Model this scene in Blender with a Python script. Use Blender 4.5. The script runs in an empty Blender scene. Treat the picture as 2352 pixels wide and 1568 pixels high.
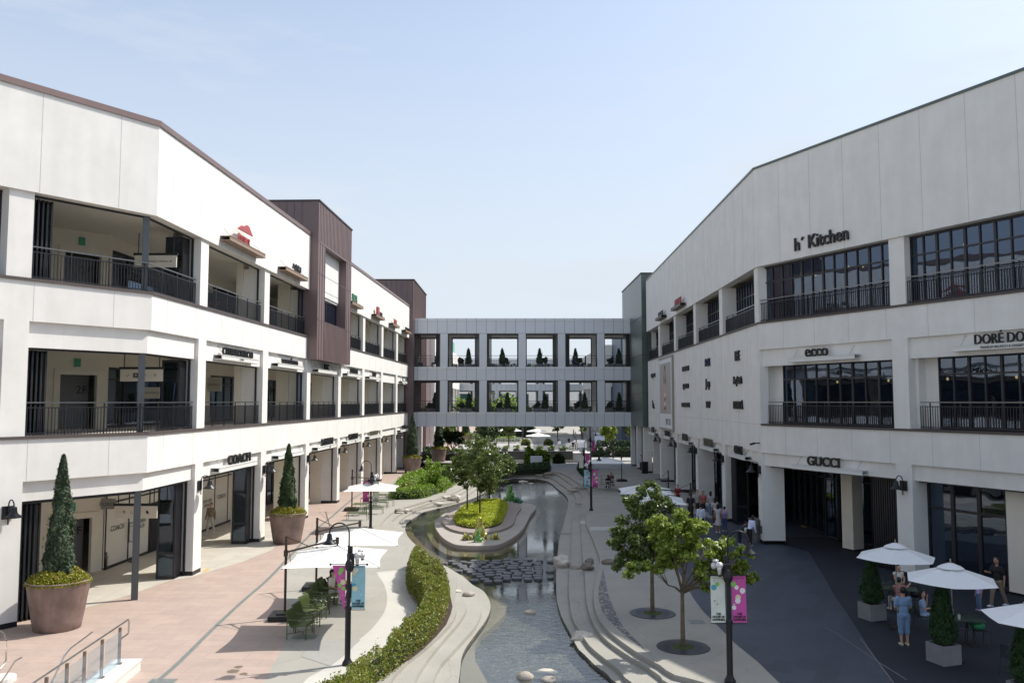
import bpy, bmesh, math, random
import numpy as np
from mathutils import Vector, Matrix, noise
from mathutils.geometry import tessellate_polygon
random.seed(7); np.random.seed(7)
R = math.radians
scene = bpy.context.scene
C = scene.collection

# ------------------------------------------------------------------ camera, sky, sun, exposure
F, CH, TH, CX, CY = 1905., 7.4, math.atan(137/1905.), 1176, 784      # focal length in photo pixels, eye height, upward pitch
cam = bpy.data.objects.new('camera', bpy.data.cameras.new('camera')); C.objects.link(cam)
cam.location = (0, 0, CH); cam.rotation_euler = (R(90)+TH, 0, 0)
cam.data.sensor_width = 36; cam.data.lens = F/2352*36; cam.data.clip_end = 3000; cam.data.clip_start = .1
scene.camera = cam
SUNV = Vector((14.4, 6.4, 19.8)).normalized()
EL, AZ = math.asin(SUNV.z), math.atan2(SUNV.x, SUNV.y)
world = bpy.data.worlds.new('World'); scene.world = world; world.use_nodes = True
wt = world.node_tree; bgn = wt.nodes['Background']
sky = wt.nodes.new('ShaderNodeTexSky'); sky.sky_type = 'NISHITA'; sky.sun_disc = False
sky.sun_elevation = EL; sky.sun_rotation = AZ; sky.altitude = 0; sky.air_density = 1.0; sky.dust_density = 2.2; sky.ozone_density = 1.5
# summer haze: the sky pales towards the horizon, with faint high wisps
def wn(t): return wt.nodes.new(t)
wc = wn('ShaderNodeTexCoord'); wsep = wn('ShaderNodeSeparateXYZ'); wt.links.new(wc.outputs['Generated'], wsep.inputs[0])
wr_ = wn('ShaderNodeMapRange'); wr_.interpolation_type = 'SMOOTHSTEP'; wt.links.new(wsep.outputs[2], wr_.inputs[0])
wr_.inputs[1].default_value = 0; wr_.inputs[2].default_value = .62; wr_.inputs[3].default_value = .97; wr_.inputs[4].default_value = .24
wmp = wn('ShaderNodeMapping'); wmp.inputs['Scale'].default_value = (1.2, 1.2, 5); wno = wn('ShaderNodeTexNoise'); wno.inputs['Scale'].default_value = 2.2; wno.inputs['Detail'].default_value = 7; wno.inputs['Roughness'].default_value = .6
wt.links.new(wc.outputs['Generated'], wmp.inputs[0]); wt.links.new(wmp.outputs[0], wno.inputs[0])
wm2 = wn('ShaderNodeMapRange'); wm2.inputs[1].default_value = .48; wm2.inputs[2].default_value = .75; wm2.inputs[3].default_value = 0; wm2.inputs[4].default_value = .42; wt.links.new(wno.outputs[0], wm2.inputs[0])
wad = wn('ShaderNodeMath'); wad.operation = 'ADD'; wad.use_clamp = True; wt.links.new(wr_.outputs[0], wad.inputs[0]); wt.links.new(wm2.outputs[0], wad.inputs[1])
wmx = wn('ShaderNodeMix'); wmx.data_type = 'RGBA'; wt.links.new(wad.outputs[0], wmx.inputs[0]); wt.links.new(sky.outputs[0], wmx.inputs[6]); wmx.inputs[7].default_value = (3.55, 3.9, 4.3, 1)
wt.links.new(wmx.outputs[2], bgn.inputs[0]); bgn.inputs[1].default_value = .15
sl = bpy.data.lights.new('sun', 'SUN'); sl.energy = 3.75; sl.angle = R(.5); sl.color = (1, .955, .88)
so = bpy.data.objects.new('sun', sl); C.objects.link(so); so.rotation_euler = SUNV.to_track_quat('Z', 'Y').to_euler()
scene.view_settings.view_transform = 'Standard'; scene.view_settings.look = 'None'; scene.view_settings.exposure = 0.50
scene.cycles.max_bounces = 8; scene.cycles.transparent_max_bounces = 12

def ray(px, py):
    dx = (px-CX)/F; dz = (CY-py)/F
    return dx, math.cos(TH)-dz*math.sin(TH), dz*math.cos(TH)+math.sin(TH)
def G(px, py, z=0.):                                                  # survey of the photo: where a sight line meets level z
    x, y, zz = ray(px, py); t = (z-CH)/zz
    return x*t, y*t
def crop(x0, y0, s): return lambda pts: [((x0+a*s)/1.7415, (y0+b*s)/1.7415) for a, b in pts]
def atY(px, py, Y):
    x, y, z = ray(px, py); t = Y/y
    return x*t, CH+z*t
K2 = crop(2050, 1690, .2551); K3 = crop(2150, 2050, .4344); K4 = crop(2300, 1800, .5938); K6 = crop(1100, 1950, .5527)
K1 = crop(1650, 1690, .2232); K5 = crop(1000, 1600, .4783); K7 = crop(1050, 2000, .3189); K8 = crop(1750, 2000, .2551)
KR = crop(3300, 2000, .4663); KC = crop(1150, 2200, .3385); KL = crop(0, 1831, .574); KP = crop(2650, 1700, .287); KH = crop(0, 2400, .2551)
def GS(pts, z=0.): return [G(a, b, z) for a, b in pts]

# ------------------------------------------------------------------ materials
MATS = {}
def mat(name, col, rough=.6, var=0., scale=3., metal=0., bump=0., bscale=40., spec=.5, col2=None, detail=4, coat=0.):
    if name in MATS: return MATS[name]
    m = bpy.data.materials.new(name); m.use_nodes = True; MATS[name] = m
    n = m.node_tree.nodes; l = m.node_tree.links; p = n['Principled BSDF']
    p.inputs['Base Color'].default_value = (*col, 1); p.inputs['Roughness'].default_value = rough
    p.inputs['Metallic'].default_value = metal; p.inputs['Specular IOR Level'].default_value = spec
    p.inputs['Coat Weight'].default_value = coat
    tc = n.new('ShaderNodeTexCoord')
    if var or col2:
        t = n.new('ShaderNodeTexNoise'); t.inputs['Scale'].default_value = scale; t.inputs['Detail'].default_value = detail; t.inputs['Roughness'].default_value = .62
        l.new(tc.outputs['Object'], t.inputs['Vector'])
        r = n.new('ShaderNodeValToRGB'); r.color_ramp.elements[0].position = .32; r.color_ramp.elements[1].position = .68
        a = col if col2 else tuple(max(0, c*(1-var)) for c in col); b = col2 if col2 else tuple(min(1, c*(1+var)) for c in col)
        r.color_ramp.elements[0].color = (*a, 1); r.color_ramp.elements[1].color = (*b, 1)
        l.new(t.outputs[0], r.inputs[0]); l.new(r.outputs[0], p.inputs['Base Color']); m['ramp'] = r.name
    if bump:
        t2 = n.new('ShaderNodeTexNoise'); t2.inputs['Scale'].default_value = bscale; t2.inputs['Detail'].default_value = 3
        l.new(tc.outputs['Object'], t2.inputs['Vector'])
        b_ = n.new('ShaderNodeBump'); b_.inputs['Strength'].default_value = bump; b_.inputs['Distance'].default_value = .02
        l.new(t2.outputs[0], b_.inputs['Height']); l.new(b_.outputs[0], p.inputs['Normal'])
    return m
def N(m, t): return m.node_tree.nodes.new(t)
def mulmap(m, tex_out, dark, lo=.4, hi=.6):                            # multiply the base colour by a ramp of another texture
    n = m.node_tree.nodes; l = m.node_tree.links; p = n['Principled BSDF']
    r = n.new('ShaderNodeValToRGB'); r.color_ramp.elements[0].position = lo; r.color_ramp.elements[1].position = hi
    r.color_ramp.elements[0].color = (*dark, 1); r.color_ramp.elements[1].color = (1, 1, 1, 1)
    mx = n.new('ShaderNodeMix'); mx.data_type = 'RGBA'; mx.blend_type = 'MULTIPLY'; mx.inputs[0].default_value = 1
    l.new(tex_out, r.inputs[0])
    src = p.inputs['Base Color'].links[0].from_socket if p.inputs['Base Color'].links else None
    if src: l.new(src, mx.inputs[6])
    else: mx.inputs[6].default_value = p.inputs['Base Color'].default_value
    l.new(r.outputs[0], mx.inputs[7]); l.new(mx.outputs[2], p.inputs['Base Color'])
def stretch_noise(m, sc, scale, detail=5):
    n = m.node_tree.nodes; l = m.node_tree.links
    tc = n.new('ShaderNodeTexCoord'); mp = n.new('ShaderNodeMapping'); mp.inputs['Scale'].default_value = sc
    t = n.new('ShaderNodeTexNoise'); t.inputs['Scale'].default_value = scale; t.inputs['Detail'].default_value = detail
    l.new(tc.outputs['Object'], mp.inputs[0]); l.new(mp.outputs[0], t.inputs['Vector']); return t.outputs[0]
def brick(m, w, h, mortar, c1, c2, cm, rot=0, offset=.5, bump=.0):
    n = m.node_tree.nodes; l = m.node_tree.links; p = n['Principled BSDF']
    tc = n.new('ShaderNodeTexCoord'); mp = n.new('ShaderNodeMapping'); mp.inputs['Rotation'].default_value = (0, 0, rot)
    b = n.new('ShaderNodeTexBrick'); b.offset = offset; b.inputs['Scale'].default_value = 1; b.inputs['Mortar Size'].default_value = mortar
    b.inputs['Brick Width'].default_value = w; b.inputs['Row Height'].default_value = h; b.inputs['Bias'].default_value = 0
    b.inputs['Color1'].default_value = (*c1, 1); b.inputs['Color2'].default_value = (*c2, 1); b.inputs['Mortar'].default_value = (*cm, 1)
    t = n.new('ShaderNodeTexNoise'); t.inputs['Scale'].default_value = 1.3; t.inputs['Detail'].default_value = 6; t.inputs['Roughness'].default_value = .7
    r = n.new('ShaderNodeValToRGB'); r.color_ramp.elements[0].color = (.93, .93, .93, 1); r.color_ramp.elements[1].color = (1.05, 1.05, 1.05, 1)
    r.color_ramp.elements[0].position = .35; r.color_ramp.elements[1].position = .65
    t3 = n.new('ShaderNodeTexNoise'); t3.inputs['Scale'].default_value = 60; t3.inputs['Detail'].default_value = 2
    r3 = n.new('ShaderNodeValToRGB'); r3.color_ramp.elements[0].color = (.88, .88, .88, 1); r3.color_ramp.elements[1].color = (1.1, 1.1, 1.1, 1)
    l.new(tc.outputs['Object'], mp.inputs[0]); l.new(mp.outputs[0], b.inputs['Vector']); l.new(tc.outputs['Object'], t.inputs['Vector']); l.new(t.outputs[0], r.inputs[0])
    l.new(tc.outputs['Object'], t3.inputs['Vector']); l.new(t3.outputs[0], r3.inputs[0])
    mx = n.new('ShaderNodeMix'); mx.data_type = 'RGBA'; mx.blend_type = 'MULTIPLY'; mx.inputs[0].default_value = 1
    mx2 = n.new('ShaderNodeMix'); mx2.data_type = 'RGBA'; mx2.blend_type = 'MULTIPLY'; mx2.inputs[0].default_value = 1
    l.new(b.outputs[0], mx.inputs[6]); l.new(r.outputs[0], mx.inputs[7]); l.new(mx.outputs[2], mx2.inputs[6]); l.new(r3.outputs[0], mx2.inputs[7])
    l.new(mx2.outputs[2], p.inputs['Base Color'])

stucco = mat('stucco', (.725, .71, .675), .85, .045, .9, bump=.12, bscale=45)
mulmap(stucco, stretch_noise(stucco, (1, 1, .12), 2.2), (.965, .965, .96), .42, .58)
cream = mat('cream_plaster', (.70, .65, .55), .85, .03, 1.5)
ceilm = mat('ceiling_plaster', (.76, .72, .64), .9)
joint = mat('joint', (.46, .45, .43), .9)
brown = mat('brown_metal', (.165, .115, .112), .45, .06, .8, metal=.1)
brownl = mat('brown_coping', (.20, .14, .13), .4, .05, 1, metal=.3)
greenm = mat('green_grey_metal', (.10, .125, .115), .38, .05, .6, metal=.3)
greyp = mat('grey_panel', (.66, .68, .71), .55, .03, .5)
greyj = mat('panel_joint', (.12, .12, .13), .8)
sill = mat('dark_sill', (.075, .06, .055), .6)
blackm = mat('black_metal', (.012, .013, .016), .4, spec=.4)
railm = mat('rail_metal', (.035, .037, .045), .35, metal=.5)
railt = mat('rail_top', (.20, .20, .20), .3, metal=.8)
frame = mat('window_frame', (.018, .018, .022), .4)
def glassmat(name, tint, transp, gl=(.60, .74, 1), ior=1.9):
    m = bpy.data.materials.new(name); m.use_nodes = True; MATS[name] = m
    n = m.node_tree.nodes; l = m.node_tree.links; n.remove(n['Principled BSDF'])
    lw = n.new('ShaderNodeLayerWeight'); pw = n.new('ShaderNodeMath'); pw.operation = 'POWER'; pw.inputs[1].default_value = 4; fr = n.new('ShaderNodeMapRange'); fr.inputs[3].default_value = ior; fr.inputs[4].default_value = .95
    l.new(lw.outputs['Facing'], pw.inputs[0]); l.new(pw.outputs[0], fr.inputs[0])
    g = n.new('ShaderNodeBsdfGlossy'); g.inputs[0].default_value = (*gl, 1); g.inputs[1].default_value = .01
    d = n.new('ShaderNodeBsdfDiffuse'); d.inputs[0].default_value = (*tint, 1)
    t = n.new('ShaderNodeBsdfTransparent'); t.inputs[0].default_value = (.75, .85, .82, 1) if transp < .9 else (.95, .98, .96, 1)
    a = n.new('ShaderNodeMixShader'); a.inputs[0].default_value = transp; l.new(d.outputs[0], a.inputs[1]); l.new(t.outputs[0], a.inputs[2])
    b = n.new('ShaderNodeMixShader'); l.new(fr.outputs[0], b.inputs[0]); l.new(a.outputs[0], b.inputs[1]); l.new(g.outputs[0], b.inputs[2])
    tc = n.new('ShaderNodeTexCoord'); tn = n.new('ShaderNodeTexNoise'); tn.inputs['Scale'].default_value = .9; tn.inputs['Detail'].default_value = 1
    bp = n.new('ShaderNodeBump'); bp.inputs['Strength'].default_value = .12; bp.inputs['Distance'].default_value = .05
    l.new(tc.outputs['Object'], tn.inputs[0]); l.new(tn.outputs[0], bp.inputs['Height']); l.new(bp.outputs[0], g.inputs['Normal'])
    l.new(b.outputs[0], n['Material Output'].inputs[0]); return m
glass = glassmat('window_glass', (.006, .009, .014), .25, ior=.13)
glass_l = glassmat('shop_glass', (.02, .024, .024), .55, ior=.08)
glass_c = glassmat('clear_glass', (.3, .4, .35), .97, ior=.04)
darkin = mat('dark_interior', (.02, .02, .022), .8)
def mat_floor(nm, c, v=.08, sc=.5, fine=90, rough=.8):
    m = mat(nm, c, rough, v, sc, bump=.2, bscale=fine, detail=8)
    n = m.node_tree.nodes; l = m.node_tree.links
    tc = n.new('ShaderNodeTexCoord'); t = n.new('ShaderNodeTexNoise'); t.inputs['Scale'].default_value = fine; t.inputs['Detail'].default_value = 2
    l.new(tc.outputs['Object'], t.inputs[0]); mulmap(m, t.outputs[0], (.72, .72, .72), .3, .62); return m
conc = mat_floor('washed_concrete', (.365, .35, .305))
concg = mat_floor('grey_concrete', (.36, .355, .33))
concl = mat_floor('pale_concrete', (.54, .525, .47))
vor = N(conc, 'ShaderNodeTexVoronoi')
vor.feature = 'DISTANCE_TO_EDGE'; vor.inputs['Scale'].default_value = .55; vor.inputs['Randomness'].default_value = 1
_tc = N(conc, 'ShaderNodeTexCoord'); _ns = N(conc, 'ShaderNodeTexNoise'); _ns.inputs['Scale'].default_value = 1.6; _ns.inputs['Detail'].default_value = 5
_mx = N(conc, 'ShaderNodeMix'); _mx.data_type = 'VECTOR'; _mx.inputs[0].default_value = .35
conc.node_tree.links.new(_tc.outputs['Object'], _ns.inputs[0]); conc.node_tree.links.new(_tc.outputs['Object'], _mx.inputs[4]); conc.node_tree.links.new(_ns.outputs[1], _mx.inputs[5])
conc.node_tree.links.new(_mx.outputs[1], vor.inputs[0]); mulmap(conc, vor.outputs[0], (.78, .78, .78), .001, .006)
pink = mat('pink_granite', (.4, .3, .26), .7, bump=.15, bscale=60)
brick(pink, 1.2, .6, .008, (.42, .325, .272), (.38, .298, .252), (.28, .225, .195), R(3))
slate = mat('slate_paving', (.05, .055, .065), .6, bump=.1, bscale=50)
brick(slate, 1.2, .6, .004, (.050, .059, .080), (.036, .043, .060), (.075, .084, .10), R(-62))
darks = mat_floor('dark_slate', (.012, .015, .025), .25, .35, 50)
creamf = mat('cream_floor', (.5, .47, .4), .6, bump=.1, bscale=40)
brick(creamf, .9, .9, .006, (.52, .49, .42), (.47, .44, .38), (.25, .23, .2), R(3), 0)
pavers = mat('pavers', (.3, .3, .3), .8); brick(pavers, .9, .45, .03, (.42, .43, .44), (.27, .29, .33), (.14, .14, .15), 0)
pebbles = mat('pebble_bed', (.1, .1, .08), .6)
def pebble_nodes(m, sc, cols, edge):
    n = m.node_tree.nodes; l = m.node_tree.links; p = n['Principled BSDF']; tc = n.new('ShaderNodeTexCoord')
    v1 = n.new('ShaderNodeTexVoronoi'); v1.inputs['Scale'].default_value = sc
    v2 = n.new('ShaderNodeTexVoronoi'); v2.feature = 'DISTANCE_TO_EDGE'; v2.inputs['Scale'].default_value = sc
    for v in (v1, v2): l.new(tc.outputs['Object'], v.inputs[0])
    r = n.new('ShaderNodeValToRGB'); r.color_ramp.interpolation = 'LINEAR'
    e = r.color_ramp.elements; e[0].color = (*cols[0], 1); e[1].color = (*cols[-1], 1)
    for i, c in enumerate(cols[1:-1]): e.new((i+1)/(len(cols)-1)).color = (*c, 1)
    sp = n.new('ShaderNodeSeparateColor'); l.new(v1.outputs['Color'], sp.inputs[0]); l.new(sp.outputs[0], r.inputs[0])
    l.new(r.outputs[0], p.inputs['Base Color']); mulmap(m, v2.outputs[0], edge, .0, .12)
    b = n.new('ShaderNodeBump'); b.inputs['Distance'].default_value = .05; l.new(v2.outputs[0], b.inputs['Height']); l.new(b.outputs[0], p.inputs['Normal'])
pebble_nodes(pebbles, 7, [(.08, .08, .07), (.15, .14, .12), (.06, .065, .07), (.22, .20, .16)], (.4, .4, .4))
gravel = mat('gravel', (.2, .2, .2), .8); pebble_nodes(gravel, 9, [(.30, .28, .26), (.14, .14, .15), (.45, .43, .4)], (.12, .12, .12))
bedl = mat_floor('sand_ledge', (.36, .29, .19), .1, .6, 60)
water = bpy.data.materials.new('water'); water.use_nodes = True
n = water.node_tree.nodes; l = water.node_tree.links; n.remove(n['Principled BSDF'])
lw_ = n.new('ShaderNodeLayerWeight'); pw_ = n.new('ShaderNodeMath'); pw_.operation = 'POWER'; pw_.inputs[1].default_value = 3.6; fr = n.new('ShaderNodeMapRange'); fr.inputs[3].default_value = .03; fr.inputs[4].default_value = .95
l.new(lw_.outputs['Facing'], pw_.inputs[0]); l.new(pw_.outputs[0], fr.inputs[0])
g = n.new('ShaderNodeBsdfGlossy'); g.inputs[1].default_value = .02; t = n.new('ShaderNodeBsdfTransparent'); t.inputs[0].default_value = (.74, .77, .72, 1)
ms = n.new('ShaderNodeMixShader'); tc = n.new('ShaderNodeTexCoord'); mp = n.new('ShaderNodeMapping'); mp.inputs['Scale'].default_value = (1, 2.2, 1)
tn = n.new('ShaderNodeTexNoise'); tn.inputs['Scale'].default_value = 3.2; tn.inputs['Detail'].default_value = 4
tn2 = n.new('ShaderNodeTexNoise'); tn2.inputs['Scale'].default_value = .12; tn2.inputs['Detail'].default_value = 2
rr = n.new('ShaderNodeMapRange'); rr.inputs[1].default_value = .4; rr.inputs[2].default_value = .62; rr.inputs[3].default_value = .03; rr.inputs[4].default_value = .35
bp = n.new('ShaderNodeBump'); bp.inputs['Distance'].default_value = .05
l.new(tc.outputs['Object'], mp.inputs[0]); l.new(mp.outputs[0], tn.inputs[0]); l.new(tc.outputs['Object'], tn2.inputs[0]); l.new(tn2.outputs[0], rr.inputs[0]); l.new(rr.outputs[0], bp.inputs['Strength'])
l.new(tn.outputs[0], bp.inputs['Height']); l.new(bp.outputs[0], g.inputs['Normal'])
l.new(fr.outputs[0], ms.inputs[0]); l.new(t.outputs[0], ms.inputs[1]); l.new(g.outputs[0], ms.inputs[2]); l.new(ms.outputs[0], n['Material Output'].inputs[0])
rock = mat('boulder', (.30, .26, .21), .85, scale=1.8, bump=.8, bscale=6, col2=(.46, .41, .35), detail=8)
rockw = mat('white_boulder', (.46, .41, .34), .85, scale=2.2, bump=.9, bscale=5, col2=(.66, .61, .53), detail=8)
rockd = mat('dark_boulder', (.13, .11, .09), .7, scale=2.4, bump=.5, bscale=7, col2=(.24, .20, .165), detail=8)
stonem = mat('stepping_stone', (.10, .10, .105), .55, .25, 2.5, bump=.4, bscale=20)
potm = mat('terracotta', (.165, .110, .092), .6, scale=1.6, bump=.15, bscale=20, col2=(.27, .195, .17), detail=8)
mulmap(potm, stretch_noise(potm, (3, 3, .6), 1.6), (.82, .8, .8), .35, .65)
soil = mat('soil', (.05, .03, .02), .95, .4, 20, bump=.6)
bark = mat('bark', (.13, .10, .065), .9, .35, 6, bump=.6, bscale=12)
barkd = mat('dark_bark', (.05, .04, .03), .9, .3, 6)
fabric = mat('canvas', (.70, .69, .655), .85, .02, 3)
fabricw = mat('white_canvas', (.74, .74, .73), .85, .02, 3)
poleb = mat('bronze_pole', (.05, .032, .026), .4, metal=.3)
greench = mat('olive_metal', (.075, .105, .03), .35)
greentb = mat('dark_green_metal', (.015, .035, .022), .45)
steel = mat('brushed_steel', (.55, .53, .50), .25, metal=1)
steelb = mat('bronze_steel', (.23, .19, .15), .35, metal=.8)
marble = mat('marble', (.66, .65, .61), .5, .06, 2)
white = mat('white_paint', (.72, .73, .74), .5)
greycube = mat('grey_cube', (.22, .22, .225), .7, .08, 3)
signbeam = mat('sign_beam', (.66, .66, .63), .5)
signbeamb = mat('bronze_beam', (.27, .19, .14), .5)
letter = mat('letter_black', (.008, .008, .009), .4); letterr = mat('letter_red', (.36, .07, .075), .55); letterg = mat('letter_green', (.02, .16, .08), .4)
letterz = mat('letter_bronze', (.10, .095, .06), .45); letterw = mat('letter_white', (.8, .8, .8), .5)
skin = mat('skin', (.50, .29, .20), .55); skint = mat('tan_skin', (.36, .20, .13), .55); hair = mat('hair', (.012, .009, .008), .45)
def leafmat(name, cols, tr=.35, rough=.45):
    m = bpy.data.materials.new(name); m.use_nodes = True; MATS[name] = m
    n = m.node_tree.nodes; l = m.node_tree.links; p = n['Principled BSDF']; p.inputs['Roughness'].default_value = rough
    ge = n.new('ShaderNodeNewGeometry'); r = n.new('ShaderNodeValToRGB'); e = r.color_ramp.elements
    e[0].color = (*cols[0], 1); e[1].color = (*cols[-1], 1)
    for i, c in enumerate(cols[1:-1]): e.new((i+1)/(len(cols)-1)).color = (*c, 1)
    l.new(ge.outputs['Random Per Island'], r.inputs[0]); l.new(r.outputs[0], p.inputs['Base Color'])
    t = n.new('ShaderNodeBsdfTranslucent'); l.new(r.outputs[0], t.inputs[0]); s = n.new('ShaderNodeMixShader'); s.inputs[0].default_value = tr
    l.new(p.outputs[0], s.inputs[1]); l.new(t.outputs[0], s.inputs[2]); l.new(s.outputs[0], n['Material Output'].inputs[0]); return m
leaf_a = leafmat('maple_leaf', [(.11, .16, .02), (.23, .31, .045), (.40, .48, .11)], .45, .36)
leaf_b = leafmat('island_leaf', [(.055, .085, .02), (.12, .17, .038), (.26, .33, .10)], .35, .36)
leaf_h = leafmat('hedge_leaf', [(.12, .16, .016), (.17, .22, .026), (.25, .29, .04), (.24, .17, .035)])
leaf_y = leafmat('yellow_groundcover', [(.30, .38, .018), (.44, .50, .028), (.55, .58, .045)])
leaf_g = leafmat('garden_leaf', [(.10, .20, .015), (.20, .33, .028), (.36, .46, .08)])
leaf_d = leafmat('boxwood_leaf', [(.012, .032, .006), (.03, .06, .012), (.05, .09, .018)])
leaf_c = leafmat('cypress_leaf', [(.018, .040, .014), (.038, .070, .024), (.07, .11, .035)], .15, .7)
leaf_c2 = leafmat('juniper_leaf', [(.022, .042, .018), (.055, .085, .044), (.10, .14, .072)], .15, .7)
leaf_t = leafmat('thuja_leaf', [(.008, .03, .006), (.018, .055, .010), (.03, .08, .015)], .15, .7)
leaf_p = leafmat('planter_leaf', [(.10, .14, .015), (.24, .28, .025), (.40, .37, .04), (.30, .18, .04)])

# ------------------------------------------------------------------ mesh builder
class MB:
    def __init__(s): s.v = []; s.f = []; s.smooth = False
    def add(s, vs, fs):
        b = len(s.v); s.v += [tuple(v) for v in vs]; s.f += [tuple(b+i for i in f) for f in fs]; return s
    def hexa(s, p):          # p: 4 bottom ccw, 4 top
        return s.add(p, [(3, 2, 1, 0), (4, 5, 6, 7), (0, 1, 5, 4), (1, 2, 6, 5), (2, 3, 7, 6), (3, 0, 4, 7)])
    def box(s, x0, x1, y0, y1, z0, z1):
        return s.hexa([(x0, y0, z0), (x1, y0, z0), (x1, y1, z0), (x0, y1, z0), (x0, y0, z1), (x1, y0, z1), (x1, y1, z1), (x0, y1, z1)])
    def cbox(s, c, d, rz=0):
        ca, sa = math.cos(rz), math.sin(rz); p = []
        for z in (-.5, .5):
            for a, b in ((-.5, -.5), (.5, -.5), (.5, .5), (-.5, .5)):
                x, y = a*d[0], b*d[1]; p.append((c[0]+x*ca-y*sa, c[1]+x*sa+y*ca, c[2]+z*d[2]))
        return s.hexa(p)
    def tube(s, pts, r, n=8, cap=True):
        pts = [Vector(p) for p in pts]; rs = r if isinstance(r, (list, tuple)) else [r]*len(pts)
        b = len(s.v); up = Vector((0, 0, 1)); prev = None
        for i, p in enumerate(pts):
            d = (pts[min(i+1, len(pts)-1)]-pts[max(i-1, 0)]).normalized()
            if prev is None: a = d.cross(up if abs(d.z) < .9 else Vector((1, 0, 0))).normalized()
            else: a = (prev-d*prev.dot(d)).normalized()
            prev = a; c = d.cross(a)
            for k in range(n):
                th = 2*math.pi*k/n; q = p+(a*math.cos(th)+c*math.sin(th))*rs[i]; s.v.append(tuple(q))
        for i in range(len(pts)-1):
            for k in range(n): s.f.append((b+i*n+k, b+i*n+(k+1) % n, b+(i+1)*n+(k+1) % n, b+(i+1)*n+k))
        if cap: s.f.append(tuple(b+k for k in range(n))[::-1]); s.f.append(tuple(b+(len(pts)-1)*n+k for k in range(n)))
        return s
    def lathe(s, prof, c=(0, 0, 0), n=32, cap=True):
        b = len(s.v)
        for r, z in prof:
            for k in range(n):
                th = 2*math.pi*k/n; s.v.append((c[0]+r*math.cos(th), c[1]+r*math.sin(th), c[2]+z))
        for i in range(len(prof)-1):
            for k in range(n): s.f.append((b+i*n+k, b+i*n+(k+1) % n, b+(i+1)*n+(k+1) % n, b+(i+1)*n+k))
        if cap: s.f.append(tuple(b+k for k in range(n))[::-1]); s.f.append(tuple(b+(len(prof)-1)*n+k for k in range(n)))
        return s
    def ell(s, c, r, n=10, m=6, rot=None):
        b = len(s.v)
        for i in range(m+1):
            ph = math.pi*i/m
            for k in range(n):
                th = 2*math.pi*k/n; q = Vector((r[0]*math.sin(ph)*math.cos(th), r[1]*math.sin(ph)*math.sin(th), r[2]*math.cos(ph)))
                if rot: q = rot @ q
                s.v.append((c[0]+q.x, c[1]+q.y, c[2]+q.z))
        for i in range(m):
            for k in range(n): s.f.append((b+i*n+k, b+(i+1)*n+k, b+(i+1)*n+(k+1) % n, b+i*n+(k+1) % n))
        return s
    def prism(s, pts, z0, z1, top=True, bottom=True, side=True):
        k = len(pts); b = len(s.v)
        s.v += [(x, y, z0) for x, y in pts]+[(x, y, z1) for x, y in pts]
        tris = tessellate_polygon([[Vector((x, y, 0)) for x, y in pts]])
        if top: s.f += [tuple(b+k+i for i in t) for t in tris]
        if bottom: s.f += [tuple(b+i for i in t)[::-1] for t in tris]
        if side: s.f += [(b+i, b+(i+1) % k, b+k+(i+1) % k, b+k+i) for i in range(k)]
        return s
    def sheet(s, outer, z, holes=()):
        polys = [[Vector((x, y, 0)) for x, y in outer]]+[[Vector((x, y, 0)) for x, y in h] for h in holes]
        tris = tessellate_polygon(polys); b = len(s.v)
        for p in polys: s.v += [(q.x, q.y, z) for q in p]
        for t in tris:
            a, c, d = [Vector(s.v[b+i]) for i in t]
            t = t if (c-a).cross(d-a).z > 0 else t[::-1]
            s.f.append(tuple(b+i for i in t))
        return s
    def wall(s, pts, z0, z1, closed=True):
        k = len(pts); b = len(s.v); s.v += [(x, y, z0) for x, y in pts]+[(x, y, z1) for x, y in pts]
        for i in range(k if closed else k-1): s.f.append((b+i, b+(i+1) % k, b+k+(i+1) % k, b+k+i))
        return s
    def mesh(s, name, material, smooth=False, fix=True):
        me = bpy.data.meshes.new(name); me.from_pydata(s.v, [], s.f)
        if fix:
            bm = bmesh.new(); bm.from_mesh(me); bmesh.ops.recalc_face_normals(bm, faces=bm.faces); bm.to_mesh(me); bm.free()
        me.materials.append(material)
        if smooth: me.polygons.foreach_set('use_smooth', [True]*len(me.polygons))
        return me
def merged(mb, m1, mb2, m2, name):
    me = bpy.data.meshes.new(name); k = len(mb.v); me.from_pydata(mb.v+mb2.v, [], mb.f+[tuple(k+i for i in f) for f in mb2.f])
    bm = bmesh.new(); bm.from_mesh(me); bmesh.ops.recalc_face_normals(bm, faces=bm.faces); bm.to_mesh(me); bm.free()
    me.materials.append(m1); me.materials.append(m2); n1 = len(mb.f); me.polygons.foreach_set('material_index', [0]*n1+[1]*len(mb2.f)); return me
def link(name, me, parent=None):
    o = bpy.data.objects.new(name, me); C.objects.link(o)
    if parent: o.parent = parent
    return o
def part(name, mb, material, parent, smooth=False, fix=True, label=None):
    o = link(name, mb.mesh(name, material, smooth, fix), parent)
    if label: o['label'] = label
    return o
def tag(o, label, cat, group=None):
    if len(label.split()) > 16: print('LONG', label)
    o['label'] = label; o['category'] = cat
    if group: o['group'] = group
    return o
def thing(name, label, cat, loc=(0, 0, 0), rz=0, group=None):
    o = link(name, None); o.location = loc; o.rotation_euler = (0, 0, rz); return tag(o, label, cat, group)
def single(name, mb, material, label, cat, group=None, smooth=False):
    return tag(link(name, mb.mesh(name, material, smooth)), label, cat, group)
def struct(name, mb, material, fix=True):
    o = link(name, mb.mesh(name, material, fix=fix)); o['kind'] = 'structure'; return o
def dup(root, loc, rz, label=None, group=None):
    def cp(o, par):
        c = o.copy(); C.objects.link(c); c.parent = par
        for k in [q for q in bpy.data.objects if q.parent == o and q is not c]: cp(k, c)
        return c
    c = cp(root, None); c.location = loc; c.rotation_euler = (0, 0, rz)
    if label: c['label'] = label
    if group: c['group'] = group
    return c
FONT = {}
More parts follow.
